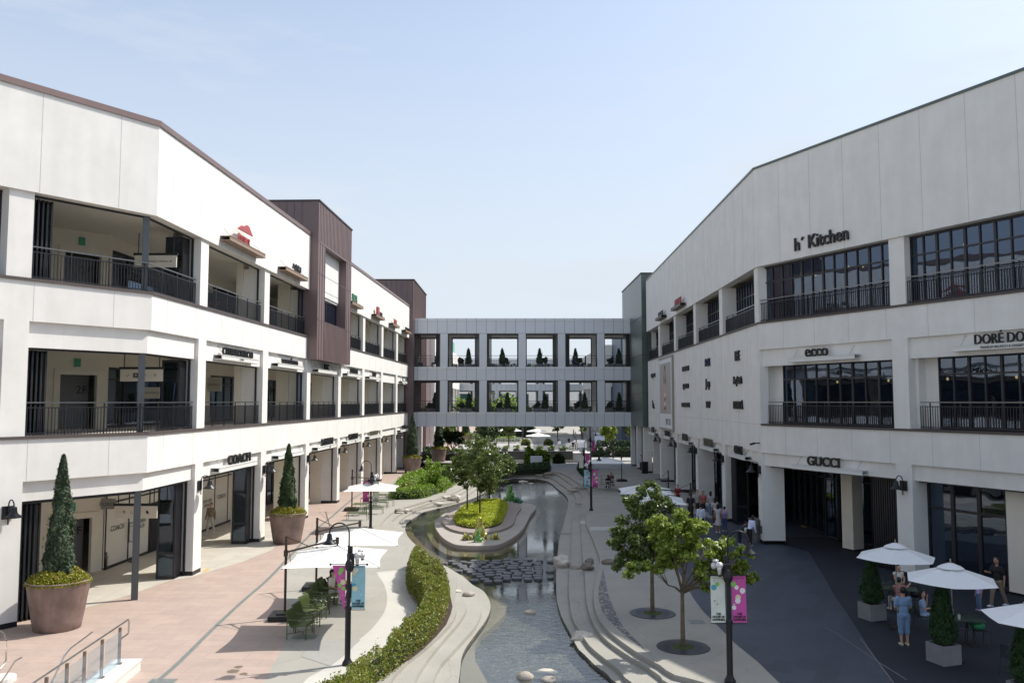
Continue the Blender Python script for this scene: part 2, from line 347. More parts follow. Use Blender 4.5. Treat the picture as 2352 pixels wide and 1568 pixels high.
def textmesh(txt, size, depth=.06, bold=0., spacing=1.0):
    cu = bpy.data.curves.new('t', 'FONT'); cu.body = txt; cu.size = size; cu.extrude = depth/2; cu.align_x = 'CENTER'; cu.offset = bold; cu.space_character = spacing
    cu.resolution_u = 3
    o = bpy.data.objects.new('t', cu); C.objects.link(o)
    me = bpy.data.meshes.new_from_object(o.evaluated_get(bpy.context.evaluated_depsgraph_get()))
    bpy.data.objects.remove(o); return me
def textobj(name, txt, size, origin, xd, m, parent, depth=.06, bold=0., width=None, spacing=1.0, zd=Vector((0, 0, 1)), label=None):
    me = textmesh(txt, size, depth, bold, spacing)
    xd = Vector(xd).normalized(); nrm = xd.cross(zd)
    sx = 1
    if width and len(me.vertices):
        xs = [v.co.x for v in me.vertices]; sx = width/max(.01, max(xs)-min(xs))
    mw = Matrix([[xd.x*sx, zd.x, nrm.x, origin[0]], [xd.y*sx, zd.y, nrm.y, origin[1]], [xd.z*sx, zd.z, nrm.z, origin[2]], [0, 0, 0, 1]])
    me.transform(mw); me.materials.clear(); me.materials.append(m)
    o = link(name, me, parent)
    if label: o['label'] = label
    return o

# ------------------------------------------------------------------ leaf clouds
def leaves(name, pts, size, material, parent, up=.35, aspect=1.6, nrm=None, axis=None):
    pts = np.asarray(pts, float); k = len(pts)
    if nrm is None: nv = np.random.normal(size=(k, 3)); nv[:, 2] = np.abs(nv[:, 2])+up
    else: nv = np.asarray(nrm)+np.random.normal(size=(k, 3))*.6
    nv /= np.linalg.norm(nv, axis=1)[:, None]
    a = np.random.normal(size=(k, 3))*(1 if axis is None else .38)+(0 if axis is None else np.asarray(axis)); a -= nv*(a*nv).sum(1)[:, None]; a /= np.linalg.norm(a, axis=1)[:, None]
    b = np.cross(nv, a); s = (size*np.random.uniform(.6, 1.25, k))[:, None]
    q = np.empty((k, 4, 3)); q[:, 0] = pts-a*s*aspect*.5; q[:, 1] = pts+b*s*.5; q[:, 2] = pts+a*s*aspect*.5; q[:, 3] = pts-b*s*.5
    me = bpy.data.meshes.new(name); me.vertices.add(k*4); me.vertices.foreach_set('co', q.ravel())
    me.loops.add(k*4); me.polygons.add(k); me.loops.foreach_set('vertex_index', np.arange(k*4)); me.polygons.foreach_set('loop_start', np.arange(0, k*4, 4))
    me.update(); me.materials.append(material)
    return link(name, me, parent)
def blobpts(blobs, per, shell=.55):
    out = []; sub = []
    for (x, y, z, rx, ry, rz) in blobs:                            # each bough is a handful of loose clumps
        for q in range(7):
            d = np.random.normal(size=3); d /= np.linalg.norm(d); f_ = np.random.uniform(.45, .95); g_ = np.random.uniform(.30, .48)
            sub.append((x+d[0]*f_*rx, y+d[1]*f_*ry, z+d[2]*f_*rz, rx*g_, ry*g_, rz*g_))
    per = per*len(blobs)*1.0/len(blobs)*0.95
    for (x, y, z, rx, ry, rz) in sub:
        k = max(8, int(per*rx*ry)); d = np.random.normal(size=(k, 3)); d /= np.linalg.norm(d, axis=1)[:, None]
        rad = np.random.uniform(shell, 1.08, k)[:, None]
        out.append(np.array((x, y, z))+d*rad*np.array((rx, ry, rz)))
    return np.concatenate(out)
def branch_tree(name, base, h, fork, spread, blobs, nleaf, lsize, lm, bm_, label, cat='tree', group=None, tr=.07, nb=6, lean=(0, 0), seed=1):
    rnd = random.Random(seed); t = thing(name, label, cat, (base[0], base[1], base[2] if len(base) > 2 else 0), group=group)
    mb = MB(); fk = Vector((lean[0]*.4, lean[1]*.4, fork))
    mb.tube([(0, 0, -.05), (0, 0, .15), (lean[0]*.2, lean[1]*.2+.02, fork*.5), fk], [tr*1.25, tr, tr*.85, tr*.75], 8)
    for i in range(min(nb, len(blobs))):
        b = Vector(blobs[i][:3]); mid = fk.lerp(b, .5)+Vector((rnd.uniform(-.2, .2), rnd.uniform(-.2, .2), -.15))
        mb.tube([fk-Vector((0, 0, .05)), fk.lerp(mid, .5)+Vector((0, 0, .03)), mid, b], [tr*.55, tr*.42, tr*.3, tr*.1], 6)
        for j in range(3):
            e = b+Vector((rnd.uniform(-1, 1)*blobs[i][3], rnd.uniform(-1, 1)*blobs[i][4], rnd.uniform(-.6, .8)*blobs[i][5]))*.8
            mb.tube([mid, mid.lerp(e, .5)+Vector((0, 0, .06)), e], [tr*.22, tr*.15, tr*.05], 5)
    part('trunk', mb, bm_, t, smooth=True)
    vol = sum(b[3]*b[4] for b in blobs); leaves('crown', blobpts(blobs, nleaf/vol, .25), lsize, lm, t)
    return t
def cone_shrub(parent, z0, h, r, lm, n, ls, name='cypress', part_=True, rough=.14, wob=.14):
    zz = np.random.uniform(0, 1, n)**1.35; th = np.random.uniform(0, 2*np.pi, n)
    prof = r*np.minimum(1, (1-zz)**.62*1.08)*np.minimum(1, .72+zz*2.2)
    lump = 1+wob*np.sin(th*3+zz*9+z0*5)+wob*.8*np.sin(th*5-zz*19)+wob*.5*np.sin(th*2+zz*41)
    rad = prof*lump*np.random.uniform(.72, 1.0+rough, n); st_ = np.random.uniform(size=n) < .05; rad = np.where(st_, rad*np.random.uniform(1.05, 1.35, n), rad)
    p = np.stack([rad*np.cos(th), rad*np.sin(th), z0+zz*h], 1)
    nr = np.stack([np.cos(th), np.sin(th), np.full(n, .5)], 1)
    o = leaves(name, p, ls, lm, parent, aspect=2.8, nrm=nr, axis=np.stack([np.cos(th)*.45, np.sin(th)*.45, np.ones(n)], 1))
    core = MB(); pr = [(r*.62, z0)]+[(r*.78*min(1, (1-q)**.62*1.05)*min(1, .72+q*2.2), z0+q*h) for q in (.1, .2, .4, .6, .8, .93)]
    core.lathe(pr, n=12); part('stem_or_filler', core, mat('foliage_core', (.010, .018, .007), .9), o if False else parent)  # near-black solid added inside the leaf cone, stops see-through gaps
    return o
def scale_leafring(parent, r, z, n, ls, lm, name='groundcover_plant', hh=.28):
    th = np.random.uniform(0, 2*np.pi, n); q = np.sqrt(np.random.uniform(.03, 1, n))
    lump = .5+.5*np.sin(th*5+1)*np.sin(th*3+q*7)
    p = np.stack([q*r*1.1*np.cos(th), q*r*1.1*np.sin(th), z+hh*(1-q**4*.9)*(.55+.45*lump)*np.random.uniform(.5, 1.1, n)], 1)
    return leaves(name, p, ls, lm, parent)

# ------------------------------------------------------------------ facades
class Fac:
    def __init__(s, c, bdir, adir, right):
        s.c = Vector(c); s.b = Vector(bdir).normalized(); s.a = Vector(adir).normalized()
        s.nb = Vector((-s.b.y, s.b.x)) if right else Vector((s.b.y, -s.b.x))
        s.na = Vector((s.a.y, -s.a.x)) if right else Vector((-s.a.y, s.a.x))
        s.m = (s.na+s.nb)/(1+s.na.dot(s.nb)); s.right = right
    def p(s, t, o=0.):
        if abs(t) < 1e-6: return s.c+s.m*o
        return s.c+s.b*t+s.nb*o if t > 0 else s.c+s.a*(-t)+s.na*o
    def strip(s, mb, t0, t1, o0, o1, z0, z1):
        ts = [t0]+([0.] if t0 < -1e-6 and t1 > 1e-6 else [])+[t1]
        for a, b in zip(ts, ts[1:]):
            def pp(t, o, seg):
                if abs(t) < 1e-6 and t0 < -1e-6 and t1 > 1e-6: return s.p(0, o)
                if abs(t) < 1e-6: return s.c+(s.nb if seg > 0 else s.na)*o
                return s.p(t, o)
            seg = (a+b)/2; A, B, D, E = pp(a, o0, seg), pp(b, o0, seg), pp(b, o1, seg), pp(a, o1, seg)
            mb.hexa([(q.x, q.y, z0) for q in (A, B, D, E)]+[(q.x, q.y, z1) for q in (A, B, D, E)])
    def xdir(s, t):                      # reading direction of text on this facade
        d = (s.b if t > 0 else -s.a)
        return (-d if s.right else d).to_3d()
    def n3(s, t): return (s.nb if t > 0 else s.na).to_3d()
Z1T, Z1B, Z2, Z2T, Z2B, Z3, Z3T = 4.05, 4.72, 6.17, 9.22, 10.1, 11.5, 14.5

def railing(f, t0, t1, o, z, parent, top=1.12, step=.115):
    mb = MB(); f.strip(mb, t0, t1, o-.02, o+.02, z+.06, z+.10); f.strip(mb, t0, t1, o-.018, o+.018, z+top-.19, z+top-.155)
    k = int((t1-t0)/step)
    for i in range(k+1):
        t = t0+(t1-t0)*i/k
        if abs(t) < .03: continue
        post = i % 12 == 0
        w = .02 if post else .011
        f.strip(mb, t-w/1, t+w, o-w, o+w, z, z+(top if post else top-.16))
    r = part('railing', mb, railm, parent)
    m2 = MB(); f.strip(m2, t0, t1, o-.03, o+.03, z+top-.02, z+top+.025); part('handrail', m2, railt, r)
    return r
def glazing(f, t0, t1, o, z0, z1, cols, transoms, parent, g=glass, fw=.06, depth=.08, heavy=2):
    mb = MB(); f.strip(mb, t0, t1, o-depth, o+depth, z1-fw*1.6, z1); f.strip(mb, t0, t1, o-depth, o+depth, z0, z0+fw*1.6)
    for i in range(cols+1):
        t = t0+(t1-t0)*i/cols; w = fw*.5*(1.7 if i % heavy == 0 else 1)
        a, b = max(t0, t-w), min(t1, t+w)
        f.strip(mb, a, b, o-depth*.8, o+depth*.8, z0+fw*1.6, z1-fw*1.6)
    for z in transoms: f.strip(mb, t0, t1, o-depth*.7, o+depth*.7, z-fw*.6, z+fw*.6)
    w_ = part('window', mb, frame, parent); p = MB(); f.strip(p, t0+.02, t1-.02, o-.008, o+.008, z0+.05, z1-.05)
    part('pane', p, g, w_); return w_
def folddoor(f, t, o, z0, z1, w, n, parent, along=True):           # stack of folded glass door leaves standing out from the wall
    mb = MB()
    for i in range(n):
        d = i*w/n
        f.strip(mb, t+d, t+d+.045, o-.75, o, z0, z0+.12); f.strip(mb, t+d, t+d+.045, o-.75, o, z1-.1, z1); f.strip(mb, t+d, t+d+.045, o-.75, o, z0+1, z0+1.08)
        f.strip(mb, t+d, t+d+.06, o-.08, o, z0, z1); f.strip(mb, t+d, t+d+.06, o-.78, o-.7, z0, z1)
    fd = part('folding_door', mb, frame, parent); p = MB()
    for i in range(n): f.strip(p, t+i*w/n+.018, t+i*w/n+.028, o-.7, o-.08, z0+.12, z1-.1)
    part('pane', p, glass_l, fd)

def mall(name, label, f, tA, tB, piers, ztop, solid2=False, skip3=()):
    root = thing(name, label, 'building', (0, 0, 0)); root.location = (0, 0, 0)
    w = MB(); zt1, zb1 = Z1T, Z1B
    pd = 1.15
    # spandrels (flush with the piers), recessed sign bands, parapet
    f.strip(w, tA, tB, -.45, 0, zb1, Z2-.04)
    f.strip(w, tA, tB, -.45, 0, Z2B, Z3-.04)
    f.strip(w, tA, tB, -.45, .10, Z3T, ztop)
    for a, b in piers:                                             # piers: three storeys
        for z0, z1 in ((0.18, zb1), (Z2+.06, Z2B), (Z3+.06, Z3T)):
            if not (solid2 and a > -.5 and 6 < z0 < 7): f.strip(w, a, b, -pd, 0, z0, z1)
    bays = [(p[1], q[0]) for p, q in zip(piers, piers[1:])]+([(piers[-1][1], tB)] if tB-piers[-1][1] > 1 else [])+([(tA, piers[0][0])] if piers[0][0]-tA > 1 else [])
    for a, b in bays:
        f.strip(w, a, b, -.5, -.16, zt1, zb1)
        if not (solid2 and a > -.5): f.strip(w, a, b, -.5, -.16, Z2T, Z2B)
    if solid2: f.strip(w, .0, tB, -.45, 0, Z2-.04, Z2B)
    b0 = MB()
    for a, b in piers: f.strip(b0, a-.004, b+.004, -pd-.004, .004, 0, .18)
    part('plinth', b0, blackm, root)
    s = MB(); f.strip(s, tA, tB, -.5, .06, Z3-.04, Z3+.06)
    if solid2: f.strip(s, tA, -.05, -.5, .06, Z2-.04, Z2+.06)
    else: f.strip(s, tA, tB, -.5, .06, Z2-.04, Z2+.06)
    part('sill', s, sill, root)
    c = MB(); f.strip(c, tA, tB, -.6, .16, ztop, ztop+(.22 if not f.right else .11)); part('coping', c, brownl if not f.right else greenm, root)
    j = MB(); e = .0035
    t = tA+.9
    rnd = random.Random(3)
    while t < tB-.3:
        if abs(t) > .15:
            f.strip(j, t, t+.018, 0.1, .1+e, Z3T+.01, ztop-.01)
            f.strip(j, t, t+.016, 0, e, Z2B, Z3-.05); f.strip(j, t, t+.016, 0, e, zb1, Z2-.05)
            if solid2 and t > 0: f.strip(j, t, t+.016, 0, e, Z2+.07, Z2B)
        t += 2.8 if not f.right else 2.1
    if solid2: f.strip(j, .05, tB, 0, e, Z2+.0, Z2+.02)
    link('wall', merged(w, stucco, j, joint, 'wall'), root)
    # slabs, ceilings, floors
    fl = MB()
    for z in (Z2-.15, Z3-.15): f.strip(fl, tA, tB, -14, -.5, z-.05, z+.17)
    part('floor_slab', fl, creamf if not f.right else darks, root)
    ce = MB(); D = -14
    for z in (zt1+.25, Z2T+.5, Z3T+.35): f.strip(ce, tA, tB, D, -.5, z, z+.12)
    part('ceiling', ce, ceilm, root)
    rf = MB(); f.strip(rf, tA, tB, -14, -.45, ztop-1.2, ztop-1.0); part('roof', rf, mat('roofing', (.25, .25, .25), .9), root)
    bk = MB(); f.strip(bk, tA, tB, -14.3, -14.0, 0, ztop); part('rear_wall', bk, stucco, root)
    en = MB(); f.strip(en, tB-.02, tB+.25, -14.3, -.45 if not f.right else -.45, 0 if not f.right else 0, ztop); part('end_wall', en, stucco, root)
    return root, bays

def sign(f, t, w, z, txt, size, m=letter, beam=signbeam, tw=None, bold=.012, label='', sub=None, o=-.16, proj=.42, shift=0., above=None):
    root = thing('shop_sign', label, 'shop sign', (0, 0, 0), group='shop signs on canopy beams')
    if beam:
        mb = MB()
        for a, b, c, d in ((o+.004, o+proj, z-.03, z), (o+proj-.05, o+proj-.02, z-.19, z-.03), (o+.004, o+proj, z-.22, z-.19)): f.strip(mb, t-w/2, t+w/2, a, b, c, d)
        b_ = part('beam', mb, beam, root)
        ch = MB()
        for e in (-.42, .42):
            A = f.p(t+w*e, o+proj-.1); B = f.p(t+w*e, o+.01); ch.tube([(A.x, A.y, z), (B.x, B.y, z+.42)], .008, 4)
        part('tie_rod', ch, blackm, root)
    P = f.p(t+(shift), o+(proj*.55 if beam else .07))
    if txt: textobj('lettering', txt, size, (P.x, P.y, z+.02), f.xdir(t), m, root, depth=.09, bold=bold, width=tw)
    if sub:
        P = f.p(t+shift, o+proj+.01); textobj('small_lettering', sub, .13, (P.x, P.y, z-.17), f.xdir(t), m, root, depth=.01, width=None)
    return root

# left mall
LC = (-13.75, 31.5)
fl_ = Fac(LC, (1.95, 58.5), (-2.8, -3.9), False)
LP = [(-13.7, -12.9), (-5.2, -4.4), (4.42, 5.26), (12.86, 13.7), (21.3, 22.1), (29.56, 30.36), (37.84, 38.7), (46.05, 46.9), (54.06, 55.0)]
Lm, Lb = mall('shopping_mall', 'long white three storey mall wing on the left with open galleries', fl_, -22, 61.8, LP, 18.0)
# right mall
RC = (13.05, 43.7)
fr_ = Fac(RC, (.022, 1), (6.25, -13.4), True)
RP = [(-26.5, -25.5), (-17.8, -16.9), (-9.15, -8.35), (.0, .75), (8.2, 9.1), (16.6, 17.45), (25.0, 25.85), (33.4, 34.3)]
Rm, Rb = mall('shopping_mall', 'long white three storey mall wing on the right, in shade, with black wall letters', fr_, -30, 41.5, RP, 19.75, solid2=True)

# ---- left mall: galleries
for a, b in Lb:
    if a < -6: 
        glazing(fl_, a, b, -.6, Z3+.06, Z3T, 7, (Z3+2.2,), Lm); glazing(fl_, a, b, -.6, Z2+.06, Z2T, 7, (Z2+2.2,), Lm); continue
    tower = 21 < a < 29
    for z, zt in ((Z2+.06, Z2T), (Z3+.06, Z3T)):
        if tower and z > 9: continue
        mb = MB(); o = -.32
        fl_.strip(mb, a, b, o-.08, o, zt-.07, zt-.005); fl_.strip(mb, b-.09, b-.001, o-.08, o, z, zt-.07); fl_.strip(mb, a+.001, a+.09, o-.08, o, z, zt-.07)
        part('opening_frame', mb, frame, Lm)
        railing(fl_, a+.02, b-.02, -.2, z, Lm)
    mb = MB(); fl_.strip(mb, a, b, -.4, -.32, Z1T-.12, Z1T-.005); fl_.strip(mb, b-.09, b-.001, -.4, -.32, 0, Z1T-.12); part('opening_frame', mb, frame, Lm)
    # fluted pier behind each pier (inner column)
    for z0, z1 in ((0, Z1T+.25), (Z2+.02, Z2T+.5), (Z3+.02, Z3T+.35)):
        ic = MB(); fl_.strip(ic, b-.12, b+.75, -1.5 if b < 14 else -1.95, -1.151, z0, z1); part('inner_pier', ic, cream, Lm)
# corner posts of the first bay
P = fl_.p(0, -.38)
for z0, z1 in ((0, Z1T+.2), (Z2+.06, Z2T), (Z3+.06, Z3T)):
    cp = MB(); cp.cbox((P.x, P.y, (z0+z1)/2), (.24, .24, z1-z0), R(25)); part('corner_post', cp, mat('post_grey', (.09, .10, .11), .35, metal=.4), Lm)
# folding door stacks: near jamb of first bay, far jamb of bays one and two, all storeys
for z0, z1 in ((0.02, Z1T-.1), (Z2+.08, Z2T-.08), (Z3+.08, Z3T-.08)):
    folddoor(fl_, -4.35, -.5, z0, z1, .9, 6, Lm)
    folddoor(fl_, 3.65, -.45, z0, z1, .68, 6, Lm)
folddoor(fl_, 12.15, -.45, 0.02, Z1T-.1, .6, 6, Lm)
for t in (13.75, 22.15, 30.4, 38.75, 46.95, 55.05): folddoor(fl_, t, -.2, .02, Z1T-.1, .45, 3, Lm)
for t in (20.4,):
    for z in (Z2, Z3): glazing(fl_, t, 21.25, -.36, z+.08, (Z2T if z < 9 else Z3T)-.08, 1, (z+1.1,), Lm, g=glass_l)
# gallery back wall: angled wall with the lift lobby, then shop fronts along the street
for zi, (z0, z1, nm) in enumerate(((0, Z1T+.25, '1F'), (Z2+.02, Z2T+.5, '2F'), (Z3+.02, Z3T+.35, '3F'))):
    w = MB(); O = -4.6
    p0 = Vector((-22.6, 32.1)); q0 = Vector((-18.0, 37.0))      # angled lobby wall
    d = (q0-p0); L = d.length; d.normalize(); nn = Vector((d.y, -d.x))
    def lw(mb, a, b, o0, o1, za, zb):
        A, B, D_, E_ = p0+d*a+nn*o0, p0+d*b+nn*o0, p0+d*b+nn*o1, p0+d*a+nn*o1
        mb.hexa([(q.x, q.y, za) for q in (A, B, D_, E_)]+[(q.x, q.y, zb) for q in (A, B, D_, E_)])
    x0, x1 = L-2.0, L-.5
    lw(w, 0, x0, -.2, 0, z0, z1); lw(w, x1, L, -.2, 0, z0, z1); lw(w, x0, x1, -.2, 0, z0+2.35, z1)
    lw(w, x0-.25, x0, 0, .09, z0, z0+2.6); lw(w, x1, x1+.25, 0, .09, z0, z0+2.6); lw(w, x0, x1, 0, .09, z0+2.35, z0+2.6)
    tB_ = 5.5
    gw = MB(); 
    fl_.strip(w, tB_, 61.6, O-.25, O, z0+2.95 if zi == 0 else z0+2.75, z1)
    for t in (16.7, 25.2, 33.5, 41.8, 50, 58.5): fl_.strip(w, t-.5, t+.5, O-.25, O+.02, z0, z0+2.95)
    part('gallery_wall', w, cream, Lm)
    dr = MB(); lw(dr, x0, x1, -1.0, -.9, z0, z0+2.35); part('lift_door', dr, mat('lift_grey', (.18, .18, .18), .5), Lm)
    tp = p0+d*((x0+x1)/2+.45)-nn*.88
    lb = textobj('floor_number', nm, .5, (tp.x, tp.y, z0+1.55), d.to_3d(), letter, Lm, depth=.01)
    ex = MB(); lw(ex, (x0+x1)/2-.2, (x0+x1)/2+.05, .02, .08, z0+2.7, z0+3.05); part('exit_sign', ex, mat('exit_green', (.05, .3, .17), .5), Lm)
    for t0, t1 in zip((5.0, 16.7, 25.2, 33.5, 41.8, 50), (16.7, 25.2, 33.5, 41.8, 50, 58.5)):
        if zi == 0 and t0 < 16.9: continue
        glazing(fl_, t0+.5, t1-.5, O-.12, z0+.02, z0+2.93 if zi == 0 else z0+2.74, 6, (z0+2.2,), Lm, g=glass_l)
for zc in (Z1T+.248, Z2T+.498, Z3T+.348):
    for t_ in (1.5, 5.5, 9.5, 14, 18, 22.5, 27, 31):
        for o_ in (-1.6, -3.2): P = fl_.p(t_, o_); m = MB(); m.lathe([(.0, -.03), (.09, -.03), (.11, -.005), (.11, 0)], (P.x, P.y, zc), 12, cap=False); part('downlight', m, white, Lm)
# hoarding at ground level where a shop is opening
hb = MB(); ho = -4.45
w = MB(); f = fl_
q0 = Vector((-17.98, 37.02))-fl_.nb*.3; q1 = q0+fl_.b*19; d = (q1-q0).normalized(); nn = Vector((d.y, -d.x)); LH = (q1-q0).length
def hz(mb, a, b, o0, o1, za, zb):
    A, B, D_, E_ = q0+d*a+nn*o0, q0+d*b+nn*o0, q0+d*b+nn*o1, q0+d*a+nn*o1
    mb.hexa([(q.x, q.y, za) for q in (A, B, D_, E_)]+[(q.x, q.y, zb) for q in (A, B, D_, E_)])
hrd = thing('shop_hoarding', 'white hoarding with black strips announcing a new shop behind the ground floor gallery', 'hoarding')
hz(w, 0, LH, .3, .36, .1, 3.6); part('board', w, mat('hoarding_white', (.62, .60, .55), .6), hrd)
w = MB()
for i in range(10): hz(w, i*2.05, i*2.05+.07, .36, .39, .02, 3.6)
hz(w, 0, LH, .36, .385, 2.85, 2.92); hz(w, 0, LH, .36, .385, 0, .12); part('trim_strip', w, blackm, hrd)
for i, tx in enumerate(('COACH', 'NEW OPEN\n2024.06.28', 'COACH', 'NEW OPEN\n2024.06.28', 'COACH', 'NEW OPEN\n2024.06.28', 'COACH')):
    P = q0+d*(i*2.05+1.05)+nn*.385
    textobj('lettering', tx, .34 if i % 2 == 0 else .24, (P.x, P.y, 1.6), d.to_3d(), mat('letter_grey', (.08, .08, .09), .5), hrd, depth=.006)
dd = MB(); hz(dd, 4.2, 5.3, .365, .41, .05, 2.4); part('door', dd, darkin, hrd)
# hanging way-finding boards and projecting shop plates
def hang(f, t, o, z, w, h, txt, label, plate=mat('board_cream', (.55, .51, .43), .6), sz=.2, rods=True):
    r = thing('hanging_sign', label, 'hanging sign'); P = f.p(t, o) if f else Vector((t, o)); x = Vector((1, 0, 0)); mb = MB(); mb.cbox((P.x, P.y, z), (w, .08, h)); part('board', mb, plate, r)
    if rods:
        m2 = MB()
        for e in (-.42, .42): m2.tube([(P.x+w*e, P.y, z+h/2), (P.x+w*e, P.y, z+h/2+.95)], .02, 6)
        m2.cbox((P.x, P.y, z+h/2+.05), (w+.1, .1, .1)); part('hanger', m2, blackm, r)
    textobj('lettering', txt, sz, (P.x, P.y-.045, z-sz*.35), (1, 0, 0), letter, r, depth=.004)
hang(None, -14.96, 34.5, Z3+1.75, 1.75, .5, '↑  STARBUCKS  h´Kitchen  ↱', 'cream direction board hanging in the top floor gallery beside the corner post', sz=.11)
hang(None, -15.4, 34.5, Z2+2.3, 1.75, .5, '✓  ♿  ☂    ↑', 'cream direction board hanging in the middle floor gallery beside the corner post', sz=.2)
hang(None, -15.5, 34.6, 2.85, 1.75, .5, '↑   ☖   ✓   ♞', 'cream direction board hanging in the ground floor gallery beside the corner post', sz=.2)
hang(None, -16.1, 37, Z2+1.6, .8, .5, 'CLUB MONACO', 'cream shop plate under the direction board on the middle floor', sz=.11, rods=False)
hang(None, -17.75, 36.9, 2.9, .6, .45, 'COACH', 'grey shop plate on the ground floor left of the direction board', mat('plate_grey', (.25, .24, .22), .6), sz=.2, rods=False)
hang(None, -17.2, 48, Z2+2.2, .8, .8, 'vanessabruno', 'cream shop plate in the second gallery bay of the middle floor', sz=.13, rods=False)
hang(None, -16.9, 61.7, Z2+2.0, .7, .5, 'A.P.C.', 'cream shop plate in the third gallery bay of the middle floor', sz=.22, rods=False)
hang(None, -16.7, 70, Z2+2.0, .75, .5, 'CK', 'dark grey shop plate in the fourth gallery bay of the middle floor', mat('plate_dark', (.12, .11, .10), .6), sz=.22, rods=False)
hang(None, -16.6, 73, Z2+2.0, .55, .75, 'DKNY', 'tall cream shop plate in the fourth gallery bay of the middle floor', sz=.2, rods=False)
hang(None, -16.3, 81, Z2+2.0, .6, .8, 'DKNY', 'tall cream shop plate in the fifth gallery bay of the middle floor', sz=.22, rods=False)
sr = thing('shop_sign', 'red lettered restaurant sign inside the top floor gallery above the railing', 'shop sign')
P = Vector((-17.2, 47.3)); bb = MB(); bb.cbox((P.x, P.y, Z3+1.6), (2.4, .1, 1.0)); part('board', bb, darkin, sr)
textobj('lettering', 'OUTBACK', .36, (P.x-.3, P.y-.08, Z3+1.35), (1, 0, 0), letterr, sr, depth=.03)

# ---- left mall signs
S = sign
S(fl_, 9.0, 5.0, Z1B-.34+.0, 'COACH', .62, bold=.010, label='big black five letter sign on a white beam over the second ground floor bay', shift=.5, tw=3.0)
S(fl_, 17.6, 5.0, Z1B-.34, '', .5, label='blank white sign beam behind the second big cypress pot')
S(fl_, 25.8, 5.0, Z1B-.34, 'LANVIN', .66, bold=.008, label='black six letter sign over the fourth ground floor bay with small script below', sub='PARIS', shift=.6, tw=3.0)
S(fl_, 34.1, 5.0, Z1B-.34, 'MUSEION', .66, bold=.008, label='black seven letter sign over the fifth ground floor bay', sub='SEOUL', shift=.3, tw=3.0)
S(fl_, 42.4, 5.0, Z1B-.34, 'FERRAGAMO', .56, m=letterz, bold=.0, label='bronze nine letter sign over the sixth ground floor bay', shift=.2, tw=3.2)
S(fl_, 58.3, 5.0, Z1B-.34, 'ARMANI', .6, bold=.010, label='small black sign over the last ground floor bay before the brown tower', shift=.5, tw=2.2)
S(fl_, 9.0, 5.0, Z2T+.32, 'CLUB MONACO', .5, bold=.008, label='black two word sign on a white beam over the second middle floor bay', tw=4.0, sub='& CLUB C')
S(fl_, 17.2, 5.0, Z2T+.32, 'vanessabruno', .56, bold=.012, label='black lower case sign on a white beam over the third middle floor bay', tw=3.1, shift=.2)
S(fl_, 25.6, 5.0, Z2T+.30, 'A.P.C.', .6, bold=.008, label='black three letter sign shaded under the brown box bay', tw=1.4, shift=.3)
S(fl_, 34.0, 5.0, Z2T+.32, 'CK CALVIN KLEIN', .62, bold=.008, label='black three word sign over the fifth middle floor bay', tw=2.6, shift=.3)
S(fl_, 42.1, 5.0, Z2T+.32, 'DKNY', .62, bold=.008, label='black four letter sign over the sixth middle floor bay', tw=1.6, shift=.3)
S(fl_, 58.2, 3.2, Z2T+.32, 'L_', .7, bold=.010, label='small black sign on a white beam beside the far brown tower on the middle floor', tw=1.6, shift=.3)
kw = dict(beam=signbeamb, o=.10, proj=.5)
g0 = S(fl_, 8.7, 4.9, Z3T+.5, 'OUTBACK', .55, letterr, bold=.008, label='red restaurant sign with a mountain on a brown beam under the left parapet', tw=1.5, shift=-.1, **kw)
P = fl_.p(8.6, .42); mt = MB(); dv = fl_.xdir(1)
pr = [(-1, 0), (-.55, .28), (-.1, .33), (.15, .5), (.45, .45), (1, 0)]
for s_ in (-.03, .03): pass
vs = [(P.x+dv.x*a+s_, P.y+dv.y*a, Z3T+1.12+b*.8) for s_ in (-.04, .04) for a, b in pr]
mt.add(vs, [tuple(range(6)), tuple(range(11, 5, -1))]+[(i, (i+1) % 6, 6+(i+1) % 6, 6+i) for i in range(6)]); part('mountain_emblem', mt, letterr, g0)
S(fl_, 16.9, 4.4, Z3T+.45, '스시앤코', .62, bold=.008, label='black korean sign on a brown beam beside the near brown tower', tw=1.7, shift=.5, **kw)
S(fl_, 33.2, 3.9, Z3T+.5, '청류벽', .8, letterg, bold=.010, label='green korean sign on a brown beam just past the near brown tower', tw=1.7, shift=-.4, **kw)
zs = S(fl_, 42.6, 3.9, Z3T+.5, 'ZWILLING', .6, bold=.008, label='black sign with a tall red square on a brown beam on the far left parapet', tw=1.9, shift=.7, **kw)
P = fl_.p(42.0, .42); rq = MB(); fl_.strip(rq, 41.75, 42.35, .3, .5, Z3T+.52, Z3T+1.25); part('red_square', rq, letterr, zs)
S(fl_, 50.8, 3.7, Z3T+.5, 'Tefal', .75, letterr, bold=.010, label='red sign on a brown beam over the seventh top floor bay', tw=1.5, shift=.3, **kw)
S(fl_, 58.4, 3.7, Z3T+.5, 'LE CREUSET', .5, bold=.008, label='low black sign on a brown beam beside the far brown tower under the parapet', tw=2.7, shift=.4, **kw)

for t_, h_ in ((33.5, .9), (50, .8)):
    P = fl_.p(t_, -.3); m = MB(); m.tube([(P.x, P.y, 18.2), (P.x, P.y, 18.2+h_)], .02, 5); m.tube([(P.x-.12, P.y, 18.1+h_), (P.x, P.y, 18.3+h_), (P.x+.12, P.y, 18.1+h_)], .015, 4); part('lightning_rod', m, blackm, Lm)
